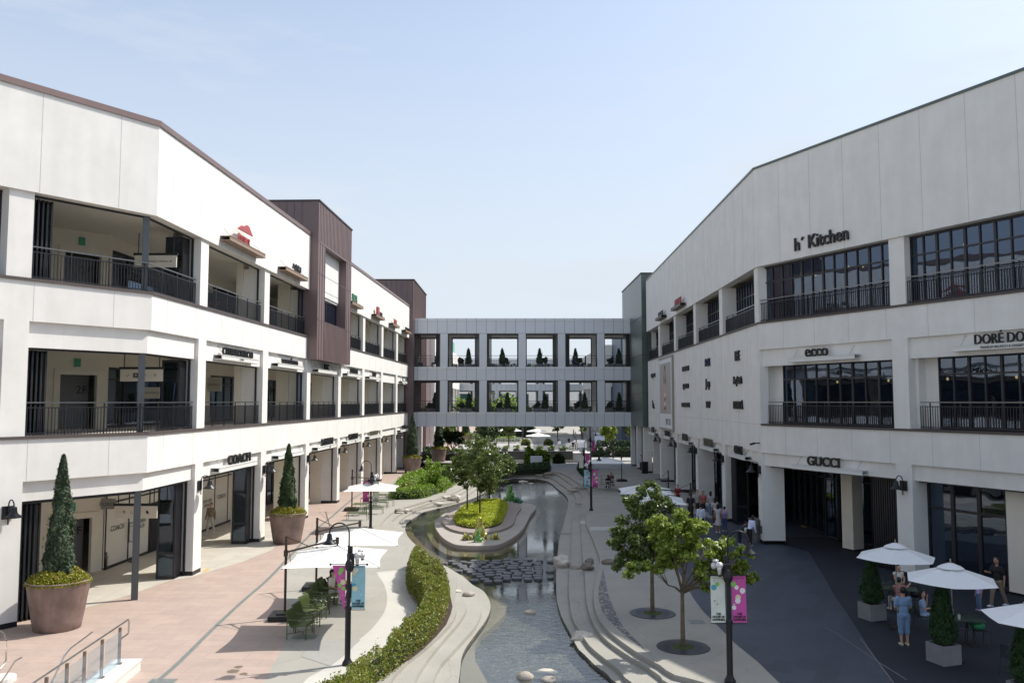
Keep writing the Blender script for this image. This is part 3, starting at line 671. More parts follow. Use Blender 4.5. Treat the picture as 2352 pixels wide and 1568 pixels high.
# ---- brown towers
def ribs(mb, f, t0, t1, o, z0, z1, step=.4):
    t = t0
    while t < t1-.02: f.strip(mb, t, t+.02, o, o+.025, z0, z1); t += step
tw_ = thing('tower_block', 'near brown metal clad box bay standing above the left parapet', 'tower')
t0, t1, zt, ob = 21.2, 30.55, 20.25, .62; a0, a1 = 23.0, 28.9
m = MB(); fl_.strip(m, t0, a0, -.3, ob, Z2B-.02, zt); fl_.strip(m, a1, t1, -.3, ob, Z2B-.02, zt); fl_.strip(m, a0, a1, -.3, ob, 17.6, zt); fl_.strip(m, a0, a1, -.3, ob, Z2B-.02, 12.6)
fl_.strip(m, t0, t1, -9, -.3, 16.0, zt); cm_ = m
m = MB(); ribs(m, fl_, a0+.1, a1, ob, Z2B, 12.58, .32); ribs(m, fl_, t0+.3, t1, ob, 17.7, zt-.05, .38); ribs(m, fl_, t0+.4, a0, ob, Z2B, 17.6, .6); ribs(m, fl_, a1+.3, t1, ob, Z2B, 17.6, .6)
q = t0
for k in range(18): 
    fl_.strip(m, t0-.022, t0-.001, -9+k*.5, -8.98+k*.5, 17.9, zt)
for z in (12.6, 15.6, 17.6): fl_.strip(m, t0-.02, t1, ob+.001, ob+.02, z-.015, z+.015)
link('cladding', merged(cm_, brown, m, mat('brown_seam', (.135, .094, .091), .5), 'cladding'), tw_)
m = MB(); fl_.strip(m, a0, a1, -.29, .02, 14.35, 17.6); part('white_panel', m, stucco, tw_)
glazing(fl_, a0, a1, -.12, 12.62, 14.34, 2, (), tw_, g=glass)
m = MB(); fl_.strip(m, t0-.05, t1+.05, -9, ob+.06, zt, zt+.1); part('coping', m, mat('brown_dark', (.04, .03, .03), .5), tw_)
t2 = thing('tower_block', 'far brown metal clad tower joining the left wing to the glass footbridge', 'tower')
m = MB(); m.box(-16.2, -11.15, 93.35, 107, 4.6, 21.1); m.box(-12.3, -11.2, 93.36, 94.2, 0, 4.6); cm_ = m
m = MB()
for i in range(9): m.box(-16.1+i*.6, -16.08+i*.6, 93.32, 93.349, 4.6, 21.1)
for i in range(32): m.box(-11.15, -11.12, 93.7+i*.42, 93.72+i*.42, 4.6, 21.1)
link('cladding', merged(cm_, brown, m, mat('brown_seam', (.135, .094, .091), .5), 'cladding'), t2)
m = MB(); m.box(-16.3, -11.05, 93.25, 107.1, 21.1, 21.2); part('coping', m, mat('brown_dark', (.04, .03, .03), .5), t2)
for y in (95.5, 99.5, 103.5): m = MB(); m.box(-12.0, -11.2, y, y+.7, 0, 4.6); part('pier', m, stucco, t2)
t3 = thing('tower_block', 'dark green grey metal clad tower at the far end of the right wing', 'tower')
m = MB(); m.box(13.5, 20, 86.0, 101, 4.75, 20.7); cm_ = m
m = MB()
for i in range(12): m.box(14.0+i*.5, 14.02+i*.5, 85.96, 85.999, 4.75, 20.7)
for z in (8.2, 12.2, 16.2): m.box(13.46, 20, 85.955, 85.995, z, z+.03); m.box(13.46, 13.499, 86, 101, z, z+.03)
link('cladding', merged(cm_, greenm, m, mat('green_seam', (.035, .045, .042), .5), 'cladding'), t3)
m = MB(); m.box(13.42, 20, 85.9, 101.1, 20.7, 20.8); part('coping', m, blackm, t3)
m = MB()
for y in (86.8, 91.5, 96): m.box(13.75, 14.55, y, y+.8, .16, 4.75)
m.box(17, 17.2, 86, 101, 0, 4.75); part('pier', m, stucco, t3)
m = MB()
for y in (86.8, 91.5, 96): m.box(13.745, 14.555, y-.005, y+.805, 0, .16)
part('plinth', m, blackm, t3)
m = MB()
for y in (88.2, 92.9): m.box(14.1, 14.2, y, y+2.6, 0, 4.7)
part('window', m, glass, t3)

# ---- right mall: windows
for a, b in Rb:
    if b <= .5:      # the long side facing us
        n_ = 13 if b-a > 6 else 8
        if a > -25.6:
            glazing(fr_, a, b, -.42, Z3+.06, Z3T-.002, 12, (Z3+2.15,), Rm); railing(fr_, a+.02, b-.02, -.1, Z3+.06, Rm, top=1.15)
            # middle floor: recessed loggia, glazing off the far jamb
            wt_ = MB(); fr_.strip(wt_, b-.75, b, -1.15, -.88, Z2+.06, Z2T+.3); fr_.strip(wt_, b-.14, b-.003, -.879, -.453, Z2+.062, Z2T-.002); part('loggia_wall', wt_, stucco, Rm)
            glazing(fr_, a, b-.75, -.95, Z2+.06, Z2T+.1, 10, (Z2+2.35,), Rm, heavy=2); railing(fr_, a+.02, b-.3, -.3, Z2+.06, Rm)
    else:
        glazing(fr_, a, b, -.95, Z3+.06, Z3T, 12, (Z3+2.1,), Rm); railing(fr_, a+.02, b-.02, -.2, Z3+.06, Rm, top=1.1)
    # ground floor
    top = MB(); fr_.strip(top, a, b, -.5, -.42, Z1T-.08, Z1T-.003); part('opening_frame', top, frame, Rm)
glazing(fr_, -12.67, -9.15, -.95, .05, Z1T+.1, 3, (2.9,), Rm, fw=.09, heavy=1); glazing(fr_, -16.9, -14.2, -1.6, .05, Z1T+.1, 3, (2.9,), Rm, fw=.09, heavy=1)
for i, (a, b) in enumerate([x for x in Rb if x[0] > 0]):
    glazing(fr_, a, b, -1.6 if i else -4.2, .05, Z1T+.2, 7, (3.2,), Rm, g=glass_l if i == 0 else glass)
glazing(fr_, -8.35, -.0, -4.4, .05, Z1T+.2, 8, (3.2,), Rm, g=glass)
for q in ((-3.6, -2.9, -3.2, -2.5), (-14.2, -12.67, -1.9, -.85)):
    ip = MB(); fr_.strip(ip, *q, .1, Z1T+.25); part('inner_pier', ip, cream, Rm)
fdk = MB()
for i in range(14): fr_.strip(fdk, -8.3+i*.12, -8.3+i*.12+.06, -1.0, -.45, .02, Z1T-.1)
part('folding_door', fdk, frame, Rm)
folddoor(fr_, 6.9, -.3, .02, Z1T-.1, 1.1, 8, Rm)
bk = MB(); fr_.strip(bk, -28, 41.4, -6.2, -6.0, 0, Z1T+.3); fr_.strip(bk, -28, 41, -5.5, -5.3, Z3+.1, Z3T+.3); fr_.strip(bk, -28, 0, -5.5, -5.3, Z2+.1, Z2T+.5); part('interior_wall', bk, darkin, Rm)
lamp_e = bpy.data.materials.new('lamp_glow'); lamp_e.use_nodes = True; pe = lamp_e.node_tree.nodes['Principled BSDF']; pe.inputs['Emission Color'].default_value = (1, .62, .3, 1); pe.inputs['Emission Strength'].default_value = 9
rnd = random.Random(5); k = 0
for t in np.arange(-17, -.8, 1.55):
    for z, o in ((Z3+rnd.uniform(2.0, 2.6), -1.6), (Z3+2.55, -2.6)) if k % 2 == 0 else ((Z2+2.2, -2.3),):
        P = fr_.p(t, o); pl = thing('pendant_lamp', '', 'pendant lamp', (P.x, P.y, z), group='pendant lamps glowing behind the right wing windows')
        pl['label'] = 'small warm pendant lamp glowing behind the right wing windows'
        b = MB(); b.ell((0, 0, 0), (.05, .05, .07), 8, 6); part('bulb', b, lamp_e, pl); b = MB(); b.tube([(0, 0, .05), (0, 0, (14.8 if z > 11 else 9.7)-z)], .008, 4); part('cord', b, blackm, pl)
    k += 1
# right signs
S(fr_, -4.55, 4.4, 4.3, 'GUCCI', .62, bold=.01, label='widely spaced five letter sign over the dark corner entrance facing us', tw=2.0, shift=.25)
S(fr_, 4.4, 3.7, 4.35, 'GUCCI', .66, bold=.008, label='black five letter sign over the first bay round the corner above the walkers', tw=1.7, shift=.2)
S(fr_, 12.6, 4.2, 4.35, 'TORY BURCH', .72, m=letterz, bold=.01, label='bronze two word sign over the second bay round the corner', tw=2.6, shift=.2)
S(fr_, 21.0, 4.0, 4.35, 'PRADA', .72, bold=.010, label='heavy black sign over the bay with dark slats', tw=2.0, shift=.2)
S(fr_, 29.4, 4.0, 4.35, 'VERSACE', .66, bold=.010, label='black sign over the bay below the tall poster', tw=2.4, shift=.2)
S(fr_, 38.0, 4.0, 4.35, 'TUMI', .72, bold=.010, label='small black sign over the last bay beside the green tower', tw=1.7, shift=.2)
S(fr_, -4.4, 4.2, 9.55, 'ecco', .78, bold=.010, label='black lower case four letter sign on the middle floor facing us', tw=1.45, shift=.35)
S(fr_, -13.7, 4.6, 9.6, 'DORÉ DORÉ', .56, bold=.0, label='black two word sign cut by the right edge of the photo', tw=2.5, shift=.15, sub='PREMIUM BRUNCH & DESSERT')
S(fr_, -4.6, 3.4, Z3T+.35, 'h´ Kitchen', .92, beam=None, bold=.012, label='big black letters without a beam on the right parapet above the long window', tw=3.4, o=.10)
S(fr_, 21.7, 4.2, Z3T+.45, 'PAIK´S PAN', .8, letterr, beam=mat('dark_beam', (.12, .10, .09), .5), bold=.010, label='red sign on a dark beam on the right parapet', tw=2.6, o=.1, proj=.5)
S(fr_, 30.5, 3.6, Z3T+.45, 'STARBUCKS', .66, beam=mat('dark_beam', (.12, .10, .09), .5), bold=.010, label='black sign on a dark beam near the far end of the right parapet', tw=2.4, o=.1, proj=.5)
P = fr_.p(-6.75, -3.4)
hang(fr_, -6.0, -2.55, 3.2, .95, .55, 'GUCCI', 'cream shop plate hanging inside the dark corner entrance', sz=.2, rods=False)
for t, z, tx, h, w_, lb in ((4.5, 10.0, 'LIFE', .8, 1.0, 'topmost near block of black letters'), (4.5, 8.6, 'HenryCotton´s', .62, 1.9, 'middle near line of black letters'), (4.5, 7.15, 'KOLON SPORT ▲', .62, 2.1, 'lowest near line of black letters'),
        (12.6, 10.0, 'HAZZYS', .7, 1.45, 'topmost line of navy letters in the middle column'), (12.6, 8.6, 'Jeep', .8, 1.3, 'middle block of black letters in the middle column'), (12.6, 7.15, 'SOUP', .62, 1.2, 'lowest black word in the middle column'),
        (20.6, 9.9, 'ETRAVELINGS', .5, 2.6, 'topmost line of black letters in the third column'), (20.6, 8.55, 'SJ.DUKO', .5, 2.3, 'middle line of black letters in the third column'), (20.8, 7.1, 'UNDER ARMOUR', .46, 3.2, 'lowest line of black letters in the third column'),
        (37.6, 9.9, 'LEE|JEANS', .5, 2.6, 'upper black word beside the green tower'), (37.6, 7.05, 'b.', 1.1, 1.2, 'lower black emblem beside the green tower')):
    r = thing('wall_lettering', lb+' on the blank right wall', 'wall lettering', group='black letters on the blank right wall'); P = fr_.p(t, .05)
    textobj('lettering', tx, h, (P.x, P.y, z-h*.3), fr_.xdir(t), letter if 'navy' not in lb else mat('letter_navy', (.008, .012, .05), .4), r, depth=.09, bold=.015, width=w_)
# tall poster
po = thing('poster', 'tall framed fashion poster of a long haired woman on the right wall', 'poster')
m = MB(); fr_.strip(m, 26.1, 33.2, .01, .16, 4.85, 11.3); part('frame', m, mat('poster_frame', (.35, .32, .28), .35, metal=.6), po)
m = MB(); fr_.strip(m, 26.35, 32.95, .16, .18, 5.05, 11.1); part('board', m, white, po)
m = MB(); fr_.strip(m, 26.7, 32.6, .18, .185, 6.3, 10.75); part('picture', m, mat('poster_grey', (.42, .39, .36), .6), po)
def flat(pts, o, mm, nm):
    m = MB(); v = []
    for oo in (o, o+.004): v += [(*fr_.p(29.65-a, oo), z) for a, z in pts]
    k = len(pts); m.add(v, [tuple(range(k)), tuple(range(2*k-1, k-1, -1))]+[(i, (i+1) % k, k+(i+1) % k, k+i) for i in range(k)]); part(nm, m, mm, po)
flat([(-.5, 8.6), (-.7, 9.3), (-.45, 10.4), (-.1, 10.6), (.25, 10.3), (.4, 9.3), (.75, 8.2), (.55, 8.2), (.3, 9), (0, 9.2)], .186, hair, 'hair')
flat([(-.3, 9.4), (-.35, 9.9), (-.15, 10.3), (.1, 10.3), (.25, 9.9), (.15, 9.4), (.12, 9.1), (.8, 8.6), (1.0, 7.4), (.6, 6.4), (-.9, 6.4), (-1.2, 7.6), (-.8, 8.6), (-.2, 9.1)], .191, mat('poster_skin', (.55, .36, .30), .6), 'figure')
for i in range(4): flat([(-.5+.1*i, 6.6+i*.4), (.2, 6.75+i*.4), (.25, 6.95+i*.4), (-.5+.1*i, 6.8+i*.4)], .196, letter if i % 2 == 0 else letterw, 'garment_stripe')
P = fr_.p(28.2, .182); textobj('lettering', 'JIMMY CHOO', .8, (P.x, P.y, 5.35), fr_.xdir(1), mat('letter_plum', (.12, .05, .09), .5), po, depth=.01, width=2.6)
# wall lamps
def wall_lamp(f, t, z, label):
    r = thing('wall_lamp', label, 'wall lamp', group='bell shaped lamps on the piers'); q = Vector(f.p(t, 0)).to_3d(); nn = f.n3(t); q.z = z
    m = MB(); f.strip(m, t-.17, t+.17, .002, .08, z-.2, z+.22); part('back_plate', m, blackm, r)
    m = MB(); pts = [q+nn*.1+Vector((0, 0, -.38)), q+nn*.1+Vector((0, 0, .25))]+[q+nn*(.1+.19*(1-math.cos(a)))+Vector((0, 0, .25+.19*math.sin(a))) for a in np.linspace(.3, math.pi, 7)]
    m.tube(pts, .022, 6); part('arm', m, blackm, r)
    c = q+nn*.48; m = MB(); m.lathe([(.06, .24), (.09, .20), (.10, .08), (.13, .0), (.26, -.10), (.27, -.12), (.24, -.1), (.1, .0)], c, 16, cap=False); part('shade', m, blackm, r, smooth=True)
    return r
for i, (a, b) in enumerate(LP[1:]):
    wall_lamp(fl_, (a+b)/2 if i else -4.85, 3.75, 'bell lamp on the left wing pier number %s from the near end' % ('one two three four five six seven eight'.split()[i]))
for i, t in enumerate((-8.75, .3, 8.6, 17.0, 25.4, 33.8)):
    wall_lamp(fr_, t, 3.8, 'bell lamp on the right wing pier number %s from the near end' % ('one two three four five six'.split()[i]))

# ------------------------------------------------------------------ the footbridge
def bridge(name, label, Y, X0, X1, zr, edges, depth=7.0, zs=(4.55, 6.15, 9.75, 11.3, 15.1)):
    b = thing(name, label, 'footbridge'); m = MB(); zb, z2, z2t, z3, z3t = zs
    for y0, y1 in ((Y, Y+.4), (Y+depth-.4, Y+depth)):
        for z0, z1 in ((zb, z2-.22), (z2t, z3-.22), (z3t, zr-.28)): m.box(X0, X1, y0, y1, z0, z1)
        for i in range(len(edges)-1):
            x0, x1 = edges[i][1], edges[i+1][0]
            for z0, z1 in ((z2-.22, z2t), (z3-.22, z3t)): m.box(x0, x1, y0, y1, z0, z1)
    wm = m; m = MB()
    for z0, z1 in ((zr-.28, zr), (z2-.22, z2), (z3-.22, z3)):
        prev = X0-.02
        if z1 > 16: m.box(X0-.02, X1+.02, Y-.06, Y+.4, z0, z1)
        else:
            for e in edges: m.box(e[0]-.0, e[1]+.0, Y-.05, Y+.39, z0, z1)
            for i in range(len(edges)-1): m.box(edges[i][1]+.003, edges[i+1][0]-.003, Y-.05, Y-.002, z0, z1)
    part('coping', m, mat('coping_grey', (.72, .73, .75), .5), b)
    j = MB(); x = X0+.35; k = 0
    while x < X1-.1:
        for z0, z1 in ((zb, z2-.23), (z2t+.0, z3-.23), (z3t, zr-.29)): j.box(x, x+.03, Y-.004, Y-.0005, z0, z1)
        for z0, z1 in ((z2-.22, z2), (z3-.22, z3), (zr-.28, zr)): j.box(x, x+.03, Y-.066, Y-.0605, z0, z1)
        x += 1.12
    for z in (z2t, z3t): j.box(X0, X1, Y-.004, Y-.0005, z, z+.03)
    link('wall', merged(wm, greyp, j, greyj, 'wall'), b)
    m = MB()
    for z in (z2-.5, z3-.5, zr-.7): m.box(X0, X1, Y+.4, Y+depth-.4, z, z+.35)
    part('floor_slab', m, ceilm, b)
    m = MB()
    for (x0, x1) in edges:
        for z0, z1 in ((z2, z2t), (z3, z3t)):
            for yy in (Y+.45, Y+depth-.5):
                m.box(x0+.003, x0+.12, yy, yy+.06, z0, z1-.003); m.box(x1-.12, x1-.003, yy, yy+.06, z0, z1-.003); m.box(x0+.12, x1-.12, yy, yy+.06, z1-.14, z1-.003)
    part('opening_frame', m, frame, b)
    rnd = random.Random(2)
    for i, (x0, x1) in enumerate(edges):
        for z0, z1 in ((z2, z2t), (z3, z3t)):
            m = MB(); side = (0 if i in (2, 4) else 1) if z1 > 0 else 0
            xs = x0+.13 if side == 0 else x1-.55
            for k in range(5): m.box(xs+k*.085, xs+k*.085+.05, Y+.55, Y+1.3, z0, z1-.15)
            part('folding_door', m, frame, b)
            m = MB(); m.box(x0+.01, x1-.01, Y+.12, Y+.17, z0+1.25, z0+1.3); m.box(x0+.01, x1-.01, Y+.12, Y+.17, z0+.98, z0+1.01); m.box(x0+.01, x1-.01, Y+.12, Y+.17, z0+.08, z0+.12)
            k = int((x1-x0)/.14)
            for q in range(k+1): xx = x0+.02+(x1-x0-.04)*q/k; m.box(xx-.012, xx+.012, Y+.13, Y+.16, z0, z0+.98)
            part('railing', m, railm, b)
    return b
def bx(v): return (1600+v*.4464)/1.7415
BY = 94.5
BE = [(atY(bx(a), 900, BY)[0], atY(bx(c), 900, BY)[0]) for a, c in ((122, 358), (425, 710), (777, 1062), (1128, 1416), (1483, 1770), (1835, 2078))]
br = bridge('footbridge', 'grey panelled two storey footbridge crossing the street between the wings', BY, -11.15, 13.7, 16.85, BE)
br2 = bridge('footbridge', 'second grey footbridge far behind, seen through the openings of the first', 190, -14, 17, 17.0, [(-13+i*5, -13+i*5+4) for i in range(6)])
# plants and people on the bridge come later

# ------------------------------------------------------------------ ground, basin, steps, pool
def smooth(pts, n=4):                                                # Catmull-Rom through the surveyed points
    out = []
    for i in range(len(pts)-1):
        p0, p1, p2, p3 = [Vector(pts[min(max(i+k, 0), len(pts)-1)]) for k in (-1, 0, 1, 2)]
        for j in range(n):
            t = j/n; q = .5*((2*p1)+(p2-p0)*t+(2*p0-5*p1+4*p2-p3)*t*t+(3*p1-p0-3*p2+p3)*t**3); out.append((q.x, q.y))
    out.append(tuple(pts[-1])); return out
def inpoly(p, poly):
    x, y = p; c = False; j = len(poly)-1
    for i in range(len(poly)):
        xi, yi = poly[i]; xj, yj = poly[j]
        if (yi > y) != (yj > y) and x < (xj-xi)*(y-yi)/(yj-yi)+xi: c = not c
        j = i
    return c
def thin(pts, d=.12):
    out = [pts[0]]
    for p in pts[1:]:
        if math.dist(p, out[-1]) > d: out.append(p)
    return out
ZT = (-.14, -.28, -.42); ZW, ZLEDGE, ZBED = -.52, -.62, -.80
wl = GS(K6([(1338, 1330), (1350, 1230), (1385, 1150), (1450, 1060), (1530, 950), (1560, 860), (1540, 790), (1500, 740), (1430, 700), (1360, 640), (1270, 590), (1190, 540), (1120, 500), (1050, 440), (985, 380), (950, 330), (943, 290), (960, 250)])+K7([(1950, 190), (2050, 140), (2195, 105)])+K1([(600, 1500), (860, 1430), (1150, 1325), (1400, 1180), (1550, 1080), (1750, 1010), (1930, 998), (2100, 1005)]), ZT[2])
wr = GS(K2([(380, 880), (500, 905), (600, 945), (700, 1030), (800, 1110), (860, 1180), (875, 1230), (870, 1300), (860, 1360), (830, 1470)])+K3([(235, 130), (205, 220), (185, 380), (175, 500), (172, 620), (175, 760), (190, 850), (220, 950), (260, 1030), (298, 1100), (370, 1240), (430, 1300), (530, 1400), (640, 1480), (740, 1568)]), ZT[2])
def south(ptsL, ptsR, dl, dr):                                       # run the banks on below the frame
    a, b = ptsL[0], ptsR[-1]
    return [(a[0]+dl, 7.), (a[0]+dl*.4, a[1]-5)]+ptsL, ptsR+[(b[0]+1.3, b[1]-2.4), (b[0]+2.6+dr, 7.)]
wl_, wr_ = south(wl, wr, .2, 0)
W = thin(smooth(wl_+wr_, 4))
l3 = GS(K6([(1170, 1330), (1260, 1210), (1370, 1090), (1450, 1000), (1495, 900), (1490, 840), (1450, 785)]), ZT[1])
l2 = GS(K6([(1045, 1330), (1200, 1120), (1330, 970), (1385, 880), (1380, 830), (1350, 775)]), ZT[0])
l1 = GS(K6([(880, 1330), (1100, 1140), (1240, 1010), (1300, 930), (1315, 860), (1300, 790)]), 0)
mid = GS(K6([(1430, 700), (1360, 640), (1270, 590), (1190, 540), (1120, 500), (1050, 440), (985, 380), (950, 330), (940, 290)]), ZT[2])
def offs(pts, d): 
    out = []
    for i, p in enumerate(pts):
        a = Vector(pts[max(i-1, 0)]); b = Vector(pts[min(i+1, len(pts)-1)]); t = (b-a).normalized(); out.append((p[0]-t.y*d, p[1]+t.x*d))
    return out
n3 = GS(K7([(1695, 325), (1740, 240), (1850, 165), (1960, 110), (2120, 70)])+K1([(640, 1445), (820, 1390), (1000, 1290), (1080, 1230)]), ZT[1])
n2 = GS(K7([(1590, 325), (1640, 240), (1740, 165), (1900, 100), (2130, 25)])+K1([(560, 1380), (700, 1340), (900, 1250), (1000, 1190)]), ZT[0])
n1 = GS(K7([(1475, 325), (1530, 240), (1620, 160), (1750, 100), (1900, 55), (2080, 0)])+K1([(350, 1385), (520, 1340), (700, 1270), (860, 1190)]), 0)
f3 = GS(K2([(-330, 870), (-200, 848), (0, 838), (200, 830), (350, 826), (480, 832)]), ZT[1])
f2 = GS(K2([(-360, 850), (-200, 826), (0, 815), (200, 803), (360, 797), (500, 800)]), ZT[0])
f1 = GS(K2([(-380, 825), (-200, 800), (0, 788), (200, 775), (380, 768), (520, 768)]), 0)
r3 = GS(K2([(640, 880), (740, 950), (830, 1010), (880, 1050), (940, 1090), (985, 1170), (990, 1240), (985, 1320), (960, 1430)])+K3([(330, 30), (318, 130), (312, 250), (305, 400), (298, 480), (290, 600), (288, 720), (300, 850), (320, 960), (365, 1050), (450, 1180), (500, 1240), (620, 1340), (750, 1440), (880, 1568)]), ZT[1])
r2 = GS(K2([(665, 800), (760, 850), (860, 920), (970, 1000), (1050, 1070), (1095, 1150), (1100, 1220), (1085, 1300), (1065, 1450)])+K3([(395, 20), (400, 150), (405, 280), (415, 400), (430, 520), (440, 650), (450, 800), (470, 900), (500, 990), (560, 1090), (650, 1180), (760, 1260), (880, 1340), (1000, 1410), (1130, 1500), (1210, 1568)]), ZT[0])
r1 = GS(K2([(720, 775), (850, 830), (950, 890), (1050, 960), (1160, 1030), (1210, 1100), (1218, 1160), (1190, 1260), (1160, 1350), (1145, 1450)])+K3([(440, 20), (450, 110), (500, 220), (540, 320), (575, 440), (545, 570), (520, 700), (520, 830), (545, 930), (590, 1010), (660, 1090), (760, 1170), (900, 1270), (1050, 1360), (1130, 1400), (1266, 1490)]), 0)
from mathutils.geometry import delaunay_2d_cdt
def ringsheet(mb, outer, inner, z):
    vs = [Vector(q) for q in outer]+[Vector(q) for q in inner]; a, b = len(outer), len(inner)
    ed = [(i, (i+1) % a) for i in range(a)]+[(a+i, a+(i+1) % b) for i in range(b)]
    V, _e, Fc, *_r = delaunay_2d_cdt(vs, ed, [], 0, 1e-4); k = len(mb.v); mb.v += [(q.x, q.y, z) for q in V]
    for f in Fc:
        c = sum((V[i] for i in f), Vector((0, 0)))/3
        if inpoly(c, outer) and not inpoly(c, inner):
            A, B_, D_ = V[f[0]], V[f[1]], V[f[2]]
            if (B_-A).cross(D_-A) < 0: f = f[::-1]
            mb.f.append(tuple(k+i for i in f))
rings = []
for lw_, nn_, ff_, rr_, dm in ((l3, n3, f3, r3, .22), (l2, n2, f2, r2, .44), (l1, n1, f1, r1, .66)):
    a, b = south(lw_+offs(mid, dm)+nn_+ff_, rr_, -dm, dm*1.5)
    rings.append(thin(smooth(a+b, 3)))
R3, R2, R1 = rings
# lay the plaza: base sheet with the basin cut out, then inlays 4 mm up
lawn = [(-200, -60), (200, -60), (200, 1500), (-200, 1500)]
m = MB(); ringsheet(m, lawn, R1, 0); struct('ground', m, conc)
for nm, outer, inner, z, zu, mm in (('step_upper', R1, R2, ZT[0], 0, conc), ('step_middle', R2, R3, ZT[1], ZT[0], conc), ('step_lower', R3, W, ZT[2], ZT[1], conc)):
    m = MB(); ringsheet(m, outer, inner, z); m.wall(outer, z, zu); struct(nm, m, mm, fix=False)
m = MB(); m.wall(W, ZBED-.1, ZT[2]); m.sheet(W, ZBED); struct('pool_bed', m, pebbles, fix=False)
m = MB(); m.sheet(W, ZW); struct('water', m, water)
def ledge(pts, z, nm, mm): m = MB(); m.prism(pts, ZBED-.05, z, bottom=False); struct(nm, m, mm)
lg = GS(K6([(1340, 1413), (1338, 1330), (1350, 1230), (1385, 1150), (1450, 1060), (1530, 950), (1560, 860), (1540, 790), (1500, 740), (1430, 700), (1360, 640), (1270, 590), (1190, 540), (1120, 500), (1050, 440), (985, 380), (950, 330), (943, 290), (958, 255), (1000, 235), (985, 275), (1010, 350), (1090, 430), (1190, 500), (1300, 560), (1440, 630), (1560, 700), (1640, 770), (1680, 850), (1660, 920), (1590, 990), (1490, 1070), (1445, 1150), (1450, 1250), (1500, 1340), (1540, 1413)]), ZLEDGE)
ledge(thin(lg, .05), ZLEDGE, 'pool_ledge', bedl)
lg = GS(K3([(0, 1000), (0, 1001)]), ZLEDGE)
def rectp_(x, y, w_, d_): return [(x-w_/2, y-d_/2), (x+w_/2, y-d_/2), (x+w_/2, y+d_/2), (x-w_/2, y+d_/2)]
def inlay(nm, pts, mm, lvl=1, sm=3):
    q = smooth(pts, sm) if sm else pts; m = MB(); m.sheet(thin(q, .03), .004*lvl); return struct(nm, m, mm)
pk = [(-40, 3), (-9.2, 3)]+[G(*p) for p in [(560, 1640), (606, 1568), (626, 1529), (650, 1485), (659, 1463), (660, 1400), (655, 1348), (652, 1318), (661, 1291), (676, 1266), (708, 1244), (744, 1223), (766, 1210), (788, 1196), (821, 1166), (857, 1136), (890, 1114), (915, 1097), (931, 1087), (1040, 1077), (1060, 1063), (960, 1062)]]
inlay('pink_paving', pk+[(-11.3, 94), (-28, 94)], pink, 1, 0)
cr = [G(*p) for p in KL([(1895, 640), (1700, 720), (1400, 808), (1340, 830), (1180, 855), (900, 955), (600, 1045)])]
inlay('arcade_floor', cr+[(-17.5, 27.5), (-24, 27.5), (-24, 52), (-13.4, 52)], creamf, 2, 0)
lp_ = GS(K6([(735, 610), (930, 600), (1010, 690), (1100, 1000), (900, 1200), (560, 1413), (200, 1413), (440, 1260), (560, 1140), (700, 1020), (790, 900), (812, 800), (790, 700), (750, 640)]))
inlay('pale_patch', lp_, concl, 1, 3)
inlay('pale_band', GS(K6([(190, 1220), (320, 1080), (520, 1110), (620, 1100), (480, 1230), (400, 1290)])), concg, 2, 0)
gr = GS(K3([(605, 515), (572, 640), (562, 760), (575, 850), (612, 930), (690, 1020), (800, 1120), (950, 1235), (1010, 1275), (900, 1160), (800, 1060), (740, 960), (690, 850), (650, 740), (625, 610)]))
go = inlay('gravel_strip', gr, gravel, 1, 2)
sl_ = [G(*p) for p in [(1417, 1125), (1426, 1136), (1440, 1151), (1462, 1180), (1490, 1220), (1525, 1265), (1559, 1313), (1574, 1340), (1593, 1374), (1614, 1402), (1648, 1436), (1689, 1477), (1743, 1521), (1791, 1568), (1850, 1620)]]
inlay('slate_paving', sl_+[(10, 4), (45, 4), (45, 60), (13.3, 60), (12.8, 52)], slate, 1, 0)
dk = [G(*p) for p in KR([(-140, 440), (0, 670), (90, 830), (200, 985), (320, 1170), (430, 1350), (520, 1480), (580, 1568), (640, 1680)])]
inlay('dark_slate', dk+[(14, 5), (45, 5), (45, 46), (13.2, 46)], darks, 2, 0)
for a, b in (((3300+0*.4663)/1.7415, 0),): pass
dl = MB()
for pts in (KR([(0, 1090), (110, 1150), (300, 1280), (430, 1370), (700, 1540)]), KR([(300, 1180), (440, 1366), (590, 1568)])):
    g_ = GS(pts)
    for a, b in zip(g_, g_[1:]):
        d = (Vector(b)-Vector(a)).normalized()*.012; dl.add([(a[0]-d.y, a[1]+d.x, .013), (a[0]+d.y, a[1]-d.x, .013), (b[0]+d.y, b[1]-d.x, .013), (b[0]-d.y, b[1]+d.x, .013)], [(0, 1, 2, 3)])
struct('paving_joint', dl, mat('pale_joint', (.22, .22, .22), .8))
drn = MB(); g_ = smooth([G(*p) for p in KL([(1080, 1568), (1240, 1430), (1500, 1175), (1700, 990), (1840, 870), (1940, 770)])+[(715, 1225), (760, 1188), (815, 1142), (870, 1110)]], 4)
for a, b in zip(g_, g_[1:]):
    d = (Vector(b)-Vector(a)).normalized()*.07; drn.add([(a[0]-d.y, a[1]+d.x, .012), (a[0]+d.y, a[1]-d.x, .012), (b[0]+d.y, b[1]-d.x, .012), (b[0]-d.y, b[1]+d.x, .012)], [(0, 1, 2, 3)])
struct('drain_channel', drn, mat('drain_grey', (.17, .19, .18), .5, .2, 8))
m = MB(); m.sheet([(-60, 91.5), (60, 91.5), (60, 101), (-60, 101)], .004); struct('cross_path', m, pavers)
m = MB(); m.sheet([(-9, 103), (30, 103), (30, 150), (-9, 150)], .004); struct('road', m, mat_floor('light_road', (.42, .41, .40), .05, .2, 40))
m = MB(); m.sheet([(-40, 103), (-9.2, 103), (-9.2, 260), (-40, 260)], .006); struct('pink_paving', m, pink)
tp = MB(); g_ = GS(KL([(1408, 795), (1465, 768), (1440, 768), (1410, 775)])); 
